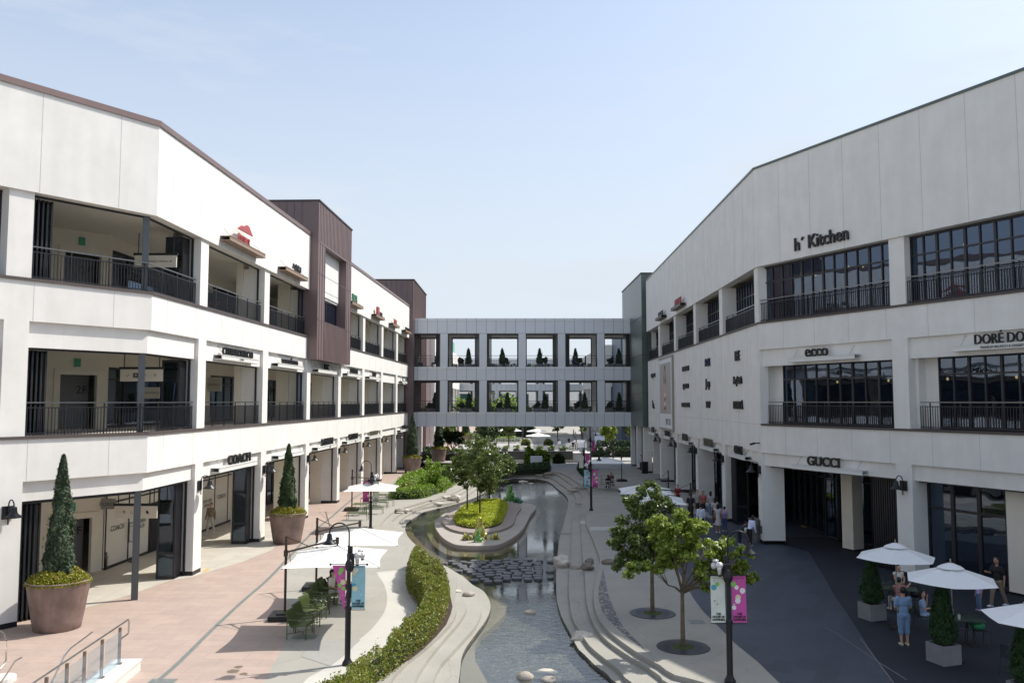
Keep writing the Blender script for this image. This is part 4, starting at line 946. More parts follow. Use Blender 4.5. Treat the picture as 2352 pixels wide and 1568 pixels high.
for q in ([(1405, 797), (1440, 770), (1468, 766), (1430, 795)],): m = MB(); m.sheet(GS(KL(q)), .016); struct('tactile_strip', m, mat('tactile_yellow', (.55, .36, .12), .7))
m = MB(); m.sheet([G(*p) for p in [((2900+a*.5739)/1.7415, (1300+b*.5739)/1.7415) for a, b in ((522, 1398), (550, 1394), (585, 1408), (555, 1412))]], .02); struct('tactile_strip', m, mat('tactile_yellow', (.55, .36, .12), .7))
for q in ([(478, 130), (722, 125), (740, 160), (485, 163)], [(395, 75), (443, 75), (445, 103), (397, 103)]):
    m = MB(); m.sheet(GS(K3(q), 0 if q[0][0] > 450 else ZT[0]), .008 if q[0][0] > 450 else ZT[0]+.004); struct('pale_patch', m, concl)

for (px, py, w_, d_, mm_, zz_) in ((1600, 1427, .5, .5, 'cover', .006), (372, 1565, .7, .45, 'cover', .01), (1990, 1208, .7, .7, 'cover', .016), (700, 1462, .75, .42, 'cover', .012), (1195, 1120, .0, .0, '', 0)):
    if not w_: continue
    x, y = G(px, py); m = MB(); m.sheet(rectp_(x, y, w_, d_), zz_); struct('drain_cover', m, mat('drain_grey', (.17, .19, .18), .5, .2, 8))
stain = mat('stain', (.16, .12, .09), .9); rs = random.Random(9)
for (px, py, r_s) in ((548, 1531, .10), (536, 1541, .14), (560, 1547, .09), (608, 1423, .03)):
    x, y = G(px, py); pts = [(x+r_s*(1+.4*rs.random())*math.cos(a), y+r_s*(1+.5*rs.random())*math.sin(a)) for a in np.linspace(0, 5.8, 12)]; m = MB(); m.sheet(pts, .0085); struct('stain', m, stain)
# island in the pool
def closed(pts, n=3): return thin(smooth(pts+[pts[0]], n)[:-1], .06)
def c8(pts, z): return GS(K8(pts), z)
lt = closed(c8([(0, 480), (60, 560), (150, 630), (280, 690), (450, 708), (650, 712), (850, 705), (1000, 675), (1150, 600), (1260, 525), (1350, 430), (1400, 340), (1450, 240), (1515, 160), (1540, 105), (1520, 75), (1460, 55), (1380, 42), (1250, 36), (1100, 24), (900, 8), (650, 14), (420, 62), (200, 150), (60, 240), (-30, 330), (-40, 410)], -.3))
ut = closed(c8([(70, 340), (120, 395), (220, 450), (380, 490), (560, 505), (760, 500), (950, 470), (1100, 420), (1190, 360), (1215, 290), (1255, 195), (1305, 130), (1305, 85), (1265, 50), (1180, 38), (1050, 30), (800, 22), (600, 40), (420, 88), (260, 165), (120, 235), (75, 290)], -.16))
bd = closed(c8([(262, 300), (290, 370), (380, 400), (500, 425), (620, 430), (760, 430), (900, 400), (1000, 350), (1050, 250), (1095, 140), (1090, 80), (1020, 40), (880, 28), (720, 30), (600, 55), (480, 100), (380, 150), (300, 210), (265, 260)], -.1))
isl = thing('island', 'two tier rounded island in the pool carrying trees and frogs', 'pool island')
isl_m = mat_floor('island_concrete', (.33, .28, .25), .08, .7, 60)
m = MB(); m.prism(lt, ZBED, -.36); part('lower_tier', m, isl_m, isl)
m = MB(); m.wall(lt, -.36, -.3); ins = lt; m.sheet(lt, -.3); part('rim', m, mat_floor('rim_concrete', (.40, .37, .33), .08, .7, 60), isl)
m = MB(); m.prism(ut, -.299, -.16); part('upper_tier', m, isl_m, isl)
m = MB(); m.prism([((x-ut[0][0])*1.0+ut[0][0], y) for x, y in bd], -.159, -.10); part('soil_bed', m, soil, isl)
lu = [(Vector(p)) for p in lt]; cc = sum(lu, Vector((0, 0)))/len(lu)
m = MB(); m.prism([tuple(cc+(p-cc)*1.13+Vector((0, -.15))) for p in lu], ZBED-.02, ZLEDGE); struct('pool_ledge', m, bedl)
def edist(p, poly):
    P = Vector(p); d = 9e9
    for i in range(len(poly)):
        a = Vector(poly[i]); b = Vector(poly[(i+1) % len(poly)]); ab = b-a; t = max(0, min(1, (P-a).dot(ab)/max(1e-9, ab.dot(ab)))); d = min(d, (a+ab*t-P).length)
    return d
def bush(name, poly, z0, h, n, ls, lm, label, cat, roundr=.4, lump=.15, group=None, core=True, up=.35, fill=.35, kind=None, coremat=None):
    xs = [p[0] for p in poly]; ys = [p[1] for p in poly]; pts = []
    while len(pts) < n:
        p = (random.uniform(min(xs), max(xs)), random.uniform(min(ys), max(ys)))
        if not inpoly(p, poly): continue
        e = min(1, edist(p, poly)/roundr); hh = h*(math.sqrt(max(0, 1-(1-e)**2))*.9+.1)*(1+lump*2*noise.noise(Vector((p[0]*1.3, p[1]*1.3, 3)))+lump*.8*noise.noise(Vector((p[0]*4.5, p[1]*4.5, 7)))); hh += (random.random() < .06)*random.uniform(.02, .14)*min(1, h)
        k = random.random(); z = z0+hh*(1-fill*k*k)
        if e < .55 and random.random() < .55: z = z0+hh*random.random()
        pts.append((p[0]+random.uniform(-.04, .04), p[1]+random.uniform(-.04, .04), z))
    t = thing(name, label, cat, group=group) if not kind else None
    o = leaves(name if kind else 'foliage', pts, ls, lm, t, up=up)
    if kind: o['kind'] = kind
    if core:
        c = Vector((sum(xs)/len(xs), sum(ys)/len(ys))); cp_ = []
        P = [Vector(p) for p in poly]; k = len(P)
        for i in range(k):
            d = (P[(i+1) % k]-P[i-1]).normalized(); nn = Vector((-d.y, d.x)); q = P[i]+nn*.16
            if not inpoly(q, poly): q = P[i]-nn*.16
            cp_.append((q.x, q.y))
        m = MB(); m.prism(cp_, z0, z0+h*.62); part('dark_filler', m, coremat or mat('foliage_core', (.010, .018, .007), .9), t if t else None) if t else None  # added dark filler, not twigs: shaded inside of the hedge as colour
    return t or o
_ = bush('groundcover', bd, -.1, .32, 26000, .06, leaf_y, 'x', 'x', .35, .25, kind='stuff', core=False)
# frogs
gold = mat('gold_frog', (.45, .42, .10), .28, .15, 3, metal=.5, coat=.6); gfr = mat('green_frog', (.13, .34, .09), .25, .2, 3, metal=.35, coat=.6); gdk = mat('dark_green_frog', (.05, .2, .09), .25, .2, 3, metal=.3, coat=.6)
def remesh(name, mb, material, parent, vox, extra=None):
    me = mb.mesh(name, material, fix=True); o = link(name, me); md = o.modifiers.new('r', 'REMESH'); md.mode = 'VOXEL'; md.voxel_size = vox
    sm_ = o.modifiers.new('s', 'SMOOTH'); sm_.iterations = 2
    m2 = bpy.data.meshes.new_from_object(o.evaluated_get(bpy.context.evaluated_depsgraph_get())); bpy.data.objects.remove(o)
    if extra:
        bm = bmesh.new(); bm.from_mesh(m2); bm.from_mesh(extra.mesh(name, material)); bm.to_mesh(m2); bm.free()
    m2.polygons.foreach_set('use_smooth', [True]*len(m2.polygons)); m2.materials.clear(); m2.materials.append(material)
    m2.name = name; return link(name, m2, parent)
def cap(mb, a, b, r0, r1, n=10):
    a, b = Vector(a), Vector(b); k = 3
    pts = [a.lerp(b, i/k) for i in range(k+1)]; mb.tube(pts, [r0+(r1-r0)*i/k for i in range(k+1)], n); mb.ell(a, (r0, r0, r0), n, 6); mb.ell(b, (r1, r1, r1), n, 6)
def frog(loc, h, m_, rz, label, tall=True):
    t = thing('frog_statue', label, 'frog statue', (*loc,), rz, group='frog statues on the island'); b = MB(); s = h
    if tall:      # sitting upright, looking up; faces -y
        rt = Matrix.Rotation(R(-12), 3, 'X')
        b.ell((0, .06*s, .36*s), (.21*s, .19*s, .34*s), 14, 10, rt); b.ell((0, .0, .72*s), (.14*s, .15*s, .18*s), 14, 8); b.ell((0, -.1*s, .88*s), (.105*s, .16*s, .09*s), 12, 8, Matrix.Rotation(R(-40), 3, 'X'))
        for e in (-1, 1):
            b.ell((e*.075*s, .0*s, .95*s), (.045*s,)*3, 8, 6)
            cap(b, (e*.15*s, -.08*s, .52*s), (e*.2*s, -.18*s, .22*s), .06*s, .04*s); cap(b, (e*.2*s, -.18*s, .22*s), (e*.16*s, -.24*s, .03*s), .04*s, .03*s)
            b.ell((e*.24*s, .12*s, .16*s), (.12*s, .2*s, .15*s), 10, 8); cap(b, (e*.27*s, .1*s, .05*s), (e*.36*s, -.1*s, .02*s), .045*s, .03*s)
            for f_ in (-1, 0, 1):
                cap(b, (e*.16*s, -.24*s, .025*s), (e*.16*s+f_*.06*s, -.33*s, .015*s), .022*s, .02*s, 6); cap(b, (e*.36*s, -.1*s, .02*s), (e*.38*s+f_*.06*s, -.2*s, .015*s), .022*s, .02*s, 6)
    else:
        b.ell((0, .1*s, .4*s), (.42*s, .5*s, .36*s), 14, 8, Matrix.Rotation(R(-18), 3, 'X')); b.ell((0, -.3*s, .62*s), (.34*s, .3*s, .24*s), 12, 8)
        for e in (-1, 1):
            b.ell((e*.2*s, -.3*s, .86*s), (.11*s,)*3, 8, 6); b.ell((e*.45*s, .25*s, .25*s), (.2*s, .32*s, .24*s), 10, 8)
            cap(b, (e*.3*s, -.25*s, .4*s), (e*.5*s, -.45*s, .06*s), .1*s, .07*s)
            for f_ in (-1, 0, 1): cap(b, (e*.5*s, -.45*s, .05*s), (e*.5*s+f_*.13*s, -.65*s, .04*s), .05*s, .04*s, 6); cap(b, (e*.6*s, .1*s, .05*s), (e*.62*s+f_*.14*s, -.12*s, .04*s), .05*s, .04*s, 6)
    remesh('body', b, m_, t, .022*max(h, .6) if tall else .03*h); 
    ey = MB()
    for e in (-1, 1): ey.ell((e*(.085 if tall else .24)*s, (-.03 if tall else -.38)*s, (.965 if tall else .88)*s), (.022*s if tall else .06*s,)*3, 8, 6)
    part('eye', ey, blackm, t, smooth=True); return t
def at_(K, a, b, z): return (*G(*K([(a, b)])[0], z), z)
frog(at_(K8, 665, 610, -.3), 1.25, gold, R(4), 'big golden frog sitting upright on the front of the island')
frog(at_(K8, 630, 655, -.3), .68, gfr, R(-3), 'small bright green frog sitting upright in front of the big golden frog')
frog(at_(K8, 455, 618, -.3), .42, gold, R(-15), 'low golden frog crouching left of the big golden frog', False)
frog(at_(K8, 905, 612, -.3), .42, gold, R(15), 'low golden frog crouching right of the big golden frog', False)
frog(at_(K1, 1750, 1425, -.3), 1.35, gfr, R(25), 'big green frog sitting upright at the far end of the island')
frog(at_(K1, 1890, 1440, -.3), .5, gdk, R(-30), 'low dark green frog crouching beside the far green frog', False)

# stepping stones
SS = [(35,160,970),(165,285,950),(345,465,955),(515,690,940),(715,820,945),(845,1005,940),(1030,1150,922),(1172,1310,925),(1320,1505,920),(1545,1660,933),(1710,1838,945),(222,385,985),(455,585,972),(590,772,970),(795,1005,975),(1012,1195,957),(1140,1290,982),(1258,1415,955),(1448,1630,968),(305,468,1015),(497,695,1008),(748,900,1012),(948,1075,1030),(1040,1110,1000),(1080,1280,1022),(1283,1488,1010),(1325,1500,985),(1512,1635,1000),(340,473,1048),(490,655,1040),(678,812,1038),(830,980,1042),(1078,1260,1055),(1268,1378,1048),(1385,1480,1050),(1500,1645,1032),(245,402,1090),(400,560,1080),(560,710,1070),(735,875,1082),(868,1075,1078),(1300,1480,1085),(1508,1655,1068),(453,610,1112),(636,758,1100),(720,900,1122),(905,1095,1110),(1135,1285,1098),(1505,1650,1100),(1697,1828,1095),(533,716,1147),(898,1018,1150),(1024,1175,1140),(1190,1330,1128),(1365,1503,1130),(1540,1650,1132),(600,750,1188),(745,900,1167),(985,1150,1177),(1185,1325,1160),(1340,1488,1180),(1490,1645,1170),(662,815,1222),(870,1020,1205),(1160,1330,1205),(1345,1500,1222),(1505,1648,1215),(1028,1155,1222),(1712,1825,1195),(503,655,1238),(722,865,1262),(877,1020,1252)]
rnd = random.Random(11)
for i, (a, b, y) in enumerate(SS):
    p0 = G(*K8([(a, y)])[0], -.44); p1 = G(*K8([(b, y)])[0], -.44); w_ = (p1[0]-p0[0])*.5; c = ((p0[0]+p1[0])/2, p0[1]); dep = rnd.uniform(.22, .265); w_ *= 1.04; k = rnd.choice((5, 6, 6, 7)); ph = rnd.uniform(0, 6)
    pol = []
    for q in range(k):
        th = ph+2*math.pi*q/k; rr_ = rnd.uniform(.93, 1.06); ex = abs(math.cos(th))**.65*math.copysign(1, math.cos(th)); ey_ = abs(math.sin(th))**.65*math.copysign(1, math.sin(th)); pol.append(Vector((w_*rr_*ex, dep*rr_*ey_)))
    rp = []
    for q in range(k):                                               # round the corners
        a_, b_, c_ = pol[q-1], pol[q], pol[(q+1) % k]
        for t in (.2, .5, .8): u = b_.lerp(a_, .22)*(1-t)**2+b_*2*t*(1-t)+b_.lerp(c_, .22)*t*t; rp.append(u)
    n_ = len(rp); m = MB(); lay = [(1.0, ZBED), (1.0, -.475), (.985, -.452), (.93, -.44)]; zt_ = rnd.uniform(-.012, .012)
    for s_, z in lay:
        for u in rp: m.v.append((u.x*s_, u.y*s_, z+(zt_ if z > -.5 else 0)))
    for q in range(3):
        for e in range(n_): m.f.append((q*n_+e, q*n_+(e+1) % n_, (q+1)*n_+(e+1) % n_, (q+1)*n_+e))
    m.f.append(tuple(3*n_+e for e in range(n_)))
    o = single('stepping_stone', m, stonem, 'flat dark stepping stone in the crossing of the pool', 'stepping stone', 'stepping stones crossing the pool', smooth=False); o.location = (c[0], c[1], 0)

# boulders
def boulder(loc, d, m_, label, seed=0, rz=0, ang=.25):
    bm = bmesh.new(); bmesh.ops.create_icosphere(bm, subdivisions=4, radius=.5)
    rq = random.Random(seed*13+5); pl = []
    for q in range(22): u = Vector((rq.gauss(0, 1), rq.gauss(0, 1), rq.gauss(0, 1))).normalized(); pl.append((u, rq.uniform(.62, .95)))
    fa = min(1, max(0, (ang-.12)*6))
    for v in bm.verts:
        p = v.co.normalized(); rf = min([1.05]+[d_/max(.05, p.dot(u)) for u, d_ in pl]); k = (1-fa)+fa*rf; k *= 1+min(ang, .2)*noise.noise(p*1.4+Vector((seed*7.3, 0, 0)))*1.3+ang*.45*noise.noise(p*3.6+Vector((seed, 5, 0)))+ang*.2*noise.noise(p*9+Vector((seed, 2, 0)))
        v.co = Vector((p.x*d[0]*.5*k, p.y*d[1]*.5*k, (p.z*.5*k)*d[2]))
        if v.co.z < -.3*d[2]: v.co.z = -.3*d[2]
    me = bpy.data.meshes.new('boulder'); bm.to_mesh(me); bm.free(); me.materials.append(m_); me.polygons.foreach_set('use_smooth', [True]*len(me.polygons))
    o = link('boulder', me); o.location = (loc[0], loc[1], loc[2]+.28*d[2]); o.rotation_euler = (0, 0, rz); return tag(o, label, 'boulder')
B = [(K3, 235, 505, (1.15, .9, .95), rockw, 'pale crinkled boulder at the right end of the stepping stones', ZT[2], .3), (K3, 350, 518, (.85, .7, .5), rock, 'low grey boulder on the right steps beside the pale crinkled one', ZT[1], .2),
     (K3, 455, 532, (1.0, .8, .75), rockd, 'dark brown boulder in the middle of the right steps', ZT[0], .2), (K3, 480, 470, (.8, .6, .55), rockd, 'brown boulder just behind the dark one on the right steps', ZT[0], .15), (K3, 655, 475, (1.3, .75, .6), rockd, 'smooth oval dark boulder on the plaza above the right steps', 0, .06),
     (K3, 252, 195, (1.35, .35, .2), rock, 'long thin grey stone at the right pool edge', ZT[2], .1), (K3, 400, 1200, (1.75, 1.25, .95), rockw, 'big jagged cream boulder at the foot of the sunlit right steps', ZT[2]-.1, .42),
     (K3, 80, 1490, (1.7, .8, .5), rockw, 'long flat pale boulder in the pool at the bottom of the photo', ZW-.12, .12), (K3, 110, 1590, (1.0, .7, .55), rock, 'rounded tan boulder in the pool at the bottom edge, right', ZW-.12, .06), (K6, 1810, 1410, (.8, .6, .55), rock, 'rounded tan boulder in the pool at the bottom edge, left', ZW-.12, .06),
     (K6, 1848, 925, (.68, .5, .38), rock, 'pinkish boulder alone in the middle of the pool below the stepping stones', ZW-.1, .1), (K6, 1400, 785, (.75, .6, .34), rock, 'flat pale stone on the left bank steps beside the hedge', ZT[1], .08), (K6, 1305, 760, (.95, .5, .26), rockw, 'flat white stone against the right side of the curved hedge', -.16, .08),
     (K6, 900, 172, (.75, .5, .32), rock, 'grey boulder on the left steps near the pot', -.02, .2), (K6, 950, 172, (.5, .4, .25), rockw, 'small pale boulder touching the grey one on the left steps', ZT[0], .1), (K6, 1180, 123, (.75, .5, .25), rockw, 'flat cream boulder on the lowest left step', ZT[1], .1),
     (K6, 1232, 80, (1.0, .5, .36), rockw, 'cream boulder left of the large group on the left steps', ZT[0], .2), (K6, 1300, 95, (1.3, .9, .75), rockw, 'large cream boulder of the group on the left steps', ZT[1], .4), (K6, 1262, 75, (.8, .5, .3), rockw, 'low boulder behind the large cream one', ZT[0], .3),
     (K1, 960, 1190, (1.6, .6, .4), rockw, 'long cream boulder at the far left pool edge behind the trees', ZT[1], .3), (K2, 170, 945, (1.5, .9, .5), rockw, 'double pale boulder in the far end of the pool', ZW-.1, .2), (K2, 290, 965, (1.1, .7, .35), rockw, 'low pale boulder in the far end of the pool, right of the double one', ZW-.1, .15),
     (K1, 1755, 1180, (.95, .6, .4), mat('red_boulder', (.16, .08, .05), .7), 'reddish boulder in the far pool', ZW-.12, .1), (K2, 428, 848, (1.75, 1.1, .55), rockd, 'brown boulder at the far end steps, left of two', ZT[1], .12), (K2, 575, 828, (2.2, 1.4, .75), rockd, 'larger brown boulder at the far end steps beside the hedge', ZT[0], .12),
     (K2, 940, 1075, (1.45, .9, .45), rock, 'grey boulder on the right steps left of the lamp', ZT[0]-.05, .1), (K2, 1060, 1035, (1.2, .9, .6), rock, 'rounded grey boulder on the right steps beside the lamp', -.05, .12), (K2, 965, 1025, (.8, .6, .3), rock, 'small grey boulder behind the pair on the right steps', ZT[0], .12), (K2, 1035, 1285, (.85, .4, .35), rock, 'small tan boulder alone on the right steps below the lamp', ZT[0]-.02, .1)]
BW = [195, 100, 125, 90, 135, 110, 235, 200, 170, 130, 88, 90, 95, 75, 50, 70, 75, 110, 60, 110, 150, 100, 100, 150, 185, 180, 110, 90, 115]
for i, (K, a, b, d, mm, lb, z, an) in enumerate(B):
    u0, u1 = K([(a-BW[i]/2, b), (a+BW[i]/2, b)]); w_ = G(*u1, z)[0]-G(*u0, z)[0]; d = (w_, w_*d[1]/d[0], w_*d[2]/d[0])
    g_ = G(*K([(a, b)])[0], z); boulder((g_[0], g_[1]+d[1]*.3, z), d, mm, lb, i, 0, an)

# ------------------------------------------------------------------ hedges and beds
hl = GS(K6([(360, 1413), (430, 1330), (520, 1262), (610, 1205), (690, 1150), (780, 1060), (850, 1000), (940, 925), (1000, 850), (1020, 770), (1000, 700), (945, 630), (922, 570), (925, 530)]), .75)
hl = [(x+.16, y-.03) for x, y in hl]
hr = GS(K6([(1000, 535), (1090, 575), (1190, 640), (1255, 730), (1258, 820), (1215, 930), (1130, 1060), (1000, 1180), (880, 1280), (760, 1380), (700, 1440)]), .15)
hp = thin(smooth([(-6.5, 15), (-5.6, 17.5)]+hl+hr+[(-3.0, 15.5), (-3.2, 13)], 3), .08)
bush('hedge', hp, 0, .92, 80000, .046, leaf_h, 'long s shaped hedge of yellow green and red tipped leaves along the left bank', 'hedge', .3, .14)
sb = GS(K6([(1285, 860), (1240, 990), (1080, 1160), (900, 1290), (700, 1420), (660, 1400), (900, 1230), (1100, 1050), (1230, 850), (1260, 740)]))
inlay('soil_strip', sb, soil, 3, 2)
def rectp(x0, x1, y0, y1): return [(x0, y0), (x1, y0), (x1, y1), (x0, y1)]
K2z = lambda pts, z: GS(K2(pts), z)
bush('hedge', thin(smooth(K2z([(-330, 850), (0, 808), (300, 790), (580, 775), (590, 715), (540, 690)], 0)+[(-.5, 89.5), (-9, 88.5)], 2), .2), 0, .68, 7000, .11, leaf_d, 'dark clipped hedge behind the far end of the pool', 'hedge', .5, .06)
bush('hedge', K2z([(1060, 810), (1130, 865), (1145, 800), (1200, 760), (1190, 730), (1010, 735)], 0), 0, 1.0, 2600, .11, leaf_d, 'short dark hedge in front of the right lamps', 'hedge', .5, .06)
hc = [(-15.5, 104.2, 12.5, 1.3, 'clipped hedge behind the far left pots, nearer row'), (-16, 109, 8, 1.4, 'clipped hedge behind the far left pots, farther row'), (10.6, 110.5, 9, 1.3, 'clipped hedge behind the two women on the right'), (12.2, 121.5, 7.5, 1.6, 'clipped hedge farther back on the right with lawn beside it')]
for x, y, w_, h_, lb in hc: bush('hedge', rectp(x, x+w_, y, y+1.5), 0, h_, 2200, .16, leaf_d, lb, 'hedge', .4, .06, group='far clipped hedges')
m = MB(); m.sheet(rectp(12, 22, 118, 121), .01); struct('lawn', m, mat('grass', (.08, .14, .03), .9, .2, 3))
# garden bed left of the trees
gb = thin(closed(GS(K5([(1168, 800), (1180, 828), (1260, 832), (1380, 828), (1450, 822), (1540, 795), (1640, 755), (1710, 715), (1722, 690), (1690, 665), (1600, 640), (1400, 650), (1260, 700)]))), .1)
bush('planted_bed', gb, 0, .75, 22000, .09, leaf_g, 'bright green bed of mixed shrubs and grass beside the left paving', 'plant bed', .5, .3, core=True, up=.2)
def shrub(a, b, K, r, h, n, lm, label, ls=.11, cat='shrub'):
    g_ = G(*K([(a, b)])[0]); t = thing('shrub', label, cat, (*g_, 0)); m = MB()
    bl = []
    for i in range(9): th = i*2.4; q = r*.6*math.sqrt(i/9); bl.append((q*math.cos(th), q*math.sin(th), h*(.55+.25*math.sin(i*3)), r*.45, r*.45, h*.35)); m.tube([(0, 0, 0), (q*.5*math.cos(th), q*.5*math.sin(th), h*.4), bl[-1][:3]], .014, 4)
    part('stem_or_filler', m, barkd, t); leaves('foliage', blobpts(bl, n/(9*(r*.45)**2), .2), ls, lm, t, up=.1); return t
shrub(1540, 770, K5, 1.3, 2.5, 2600, leaf_g, 'tall loose pale green shrub rising from the planted bed')
shrub(1310, 800, K5, 1.0, 1.0, 1500, leaf_h, 'olive shrub in the left part of the planted bed')
shrub(1630, 715, K5, .8, 1.1, 1000, leaf_g, 'smaller pale green shrub at the right end of the planted bed')

# ------------------------------------------------------------------ trees
def blobs(rnd, n, cx, cy, cz, RX, RY, RZ, r):
    out = []
    for i in range(n):
        while 1:
            p = [rnd.uniform(-1, 1) for _ in range(3)]
            if sum(q*q for q in p) < 1: break
        s_ = rnd.uniform(.7, 1.25); out.append((cx+p[0]*RX, cy+p[1]*RY, cz+p[2]*RZ, r*s_, r*s_, r*s_*.75))
    out.sort(key=lambda q: -q[3]); return out
ta = G(*K4([(728, 1325)])[0]); tb = G(*K4([(522, 1098)])[0])
bl = [(-.3, .1, 4.35, .65, .6, .45), (.25, 0, 4.0, .6, .5, .4), (-.6, .2, 3.8, .6, .5, .4), (-.15, -.2, 3.5, .7, .6, .4), (.9, 0, 3.45, .55, .5, .35), (1.55, .1, 3.4, .55, .45, .33), (2.05, 0, 3.2, .4, .4, .3), (1.2, .3, 3.0, .5, .5, .35), (.75, -.2, 2.75, .45, .45, .3), (1.5, .2, 2.55, .5, .45, .3), (2.25, .2, 2.65, .35, .35, .3),
      (-1.0, 0, 2.85, .5, .45, .3), (-1.55, .1, 2.7, .4, .4, .3), (-.55, .1, 3.05, .5, .5, .3), (.2, .3, 3.2, .55, .5, .35), (-.9, .3, 4.1, .35, .35, .3), (.55, -.1, 4.25, .35, .35, .25), (2.5, .3, 2.35, .3, .3, .22), (1.0, 0, 2.2, .3, .3, .2)]
bl = [(a*.86, b, c*.90-.16, d, e, f) for a, b, c, d, e, f in bl]
branch_tree('tree', ta, 4.6, 1.65, 2, bl, 10500, .088, leaf_a, bark, 'young spreading tree nearest the camera on the right, in an iron grate', tr=.075, nb=12, seed=4, group='trees in iron grates')
bl = [(-.1, 0, 4.9, .6, .55, .45), (-.5, .1, 4.4, .75, .65, .5), (.4, .1, 4.4, .75, .65, .5), (-.9, 0, 3.8, .75, .7, .5), (0, 0, 3.8, .9, .8, .55), (.9, .2, 3.9, .7, .7, .5), (-1.2, .1, 3.1, .6, .6, .4), (-.4, -.2, 3.1, .8, .7, .45), (.6, .1, 3.1, .8, .7, .45), (-1.25, 0, 2.3, .5, .5, .35), (-.7, .1, 2.5, .55, .5, .35), (1.1, .2, 3.4, .6, .6, .4), (-1.3, .1, 2.0, .35, .35, .3), (.1, .3, 2.5, .5, .5, .3), (.05, 0, 5.3, .35, .35, .3)]
bl = [(a*.80, b, c*.84-.12, d*.95, e, f) for a, b, c, d, e, f in bl]
branch_tree('tree', tb, 5, 1.75, 2, bl, 11500, .09, leaf_b, bark, 'fuller darker tree behind the nearest one on the right, in an iron grate', tr=.08, nb=11, seed=5, group='trees in iron grates')
for g_, lb in ((ta, 'round iron grate under the nearer right tree'), (tb, 'round iron grate under the farther right tree')):
    t = thing('tree_grate', lb, 'tree grate', (g_[0], g_[1], 0)); m = MB(); m.lathe([(.34, .0), (.78, .0), (.80, .008), (.78, .022), (.34, .022)], n=40, cap=False); part('ring', m, mat('iron_grate', (.05, .052, .062), .45, metal=.4), t)
    m = MB()
    for k in range(36): th = k*math.pi/18; m.cbox((.50*math.cos(th), .50*math.sin(th), .0235), (.2, .014, .003), th)
    for k in range(4): th = k*math.pi/2+.5; m.lathe([(.05, .0225), (.05, .0245)], (.68*math.cos(th), .68*math.sin(th), 0), 10)
    part('slot', m, blackm, t); m = MB(); m.lathe([(.0, .012), (.335, .012), (.33, .018), (.1, .05)], n=20, cap=False); part('moss', m, mat('moss', (.05, .07, .015), .95, .4, 20), t)
it = [(1215, 950, 4.6, 'island tree on the left with a bare forked trunk', K6), ]
for i, (a, b, K, h_, lb) in enumerate(((665, 285, K8, 5.6, 'tree on the island nearest the big golden frog'), (465, 210, K8, 5.4, 'tree on the island, leftmost of the four'), (630, 92, K8, 5.4, 'tree on the island behind the front two'), (815, 40, K8, 5.0, 'tree at the far end of the island'))):
    g_ = G(*K([(a, b)])[0], -.1); rnd = random.Random(20+i)
    bl = blobs(rnd, 20, rnd.uniform(-.2, .3), 0, h_*.60, 1.5, 1.2, h_*.31, .6)
    branch_tree('tree', (*g_, -.1), h_, h_*.3, 2, bl, 6500, .10, leaf_b, barkd, lb, tr=.06, nb=9, seed=i, group='trees on the pool island')

# ------------------------------------------------------------------ terracotta pots with cypress
def pot(K, a, b, label, s=1., h=4.0, rc=.72, n=9000, ls=.13, lm=leaf_c, xy=None):
    g_ = xy or G(*K([(a, b)])[0]); t = thing('planter_pot', label, 'plant pot', (*g_, 0), group='big terracotta pots along the left arcade'); m = MB()
    m.lathe([(.76*s, 0), (.80*s, .02), (.86*s, .3), (1.08*s, 1.5), (1.10*s, 1.56), (1.07*s, 1.58), (1.02*s, 1.56), (1.0*s, 1.42)], n=56, cap=False); part('pot', m, potm, t, smooth=True)
    m = MB(); m.lathe([(.0, 1.44), (1.0*s, 1.44)], n=24, cap=False); part('soil', m, soil, t)
    scale_leafring(t, 1.02*s, 1.46, int(n*.3), max(.045, ls*.8), leaf_p, hh=.52); cone_shrub(t, 1.5, h, rc, lm, n, ls); return t
pot(KL, 398, 1185, 'nearest terracotta pot, by the first pier, with a tall bluish conifer', .88, 4.1, .37, 36000, .05, leaf_c2)
pot(K5, 310, 1190, 'second terracotta pot, by the second pier, with a tall dark conifer', .88, 3.6, .38, 20000, .06, leaf_c)
pot(K5, 1355, 605, 'third terracotta pot, just before the footbridge, with a bluish conifer', .92, 4.4, .52, 11000, .09, leaf_c2)
pot(K5, 1578, 513, 'fourth terracotta pot, under the footbridge', .92, 4.2, .52, 8000, .1, leaf_c)
pot(K5, 0, 0, 'farthest terracotta pot, on the sunny paving beyond the footbridge', 1.05, 4.0, .55, 2500, .2, leaf_c, xy=G(1070, 1019))

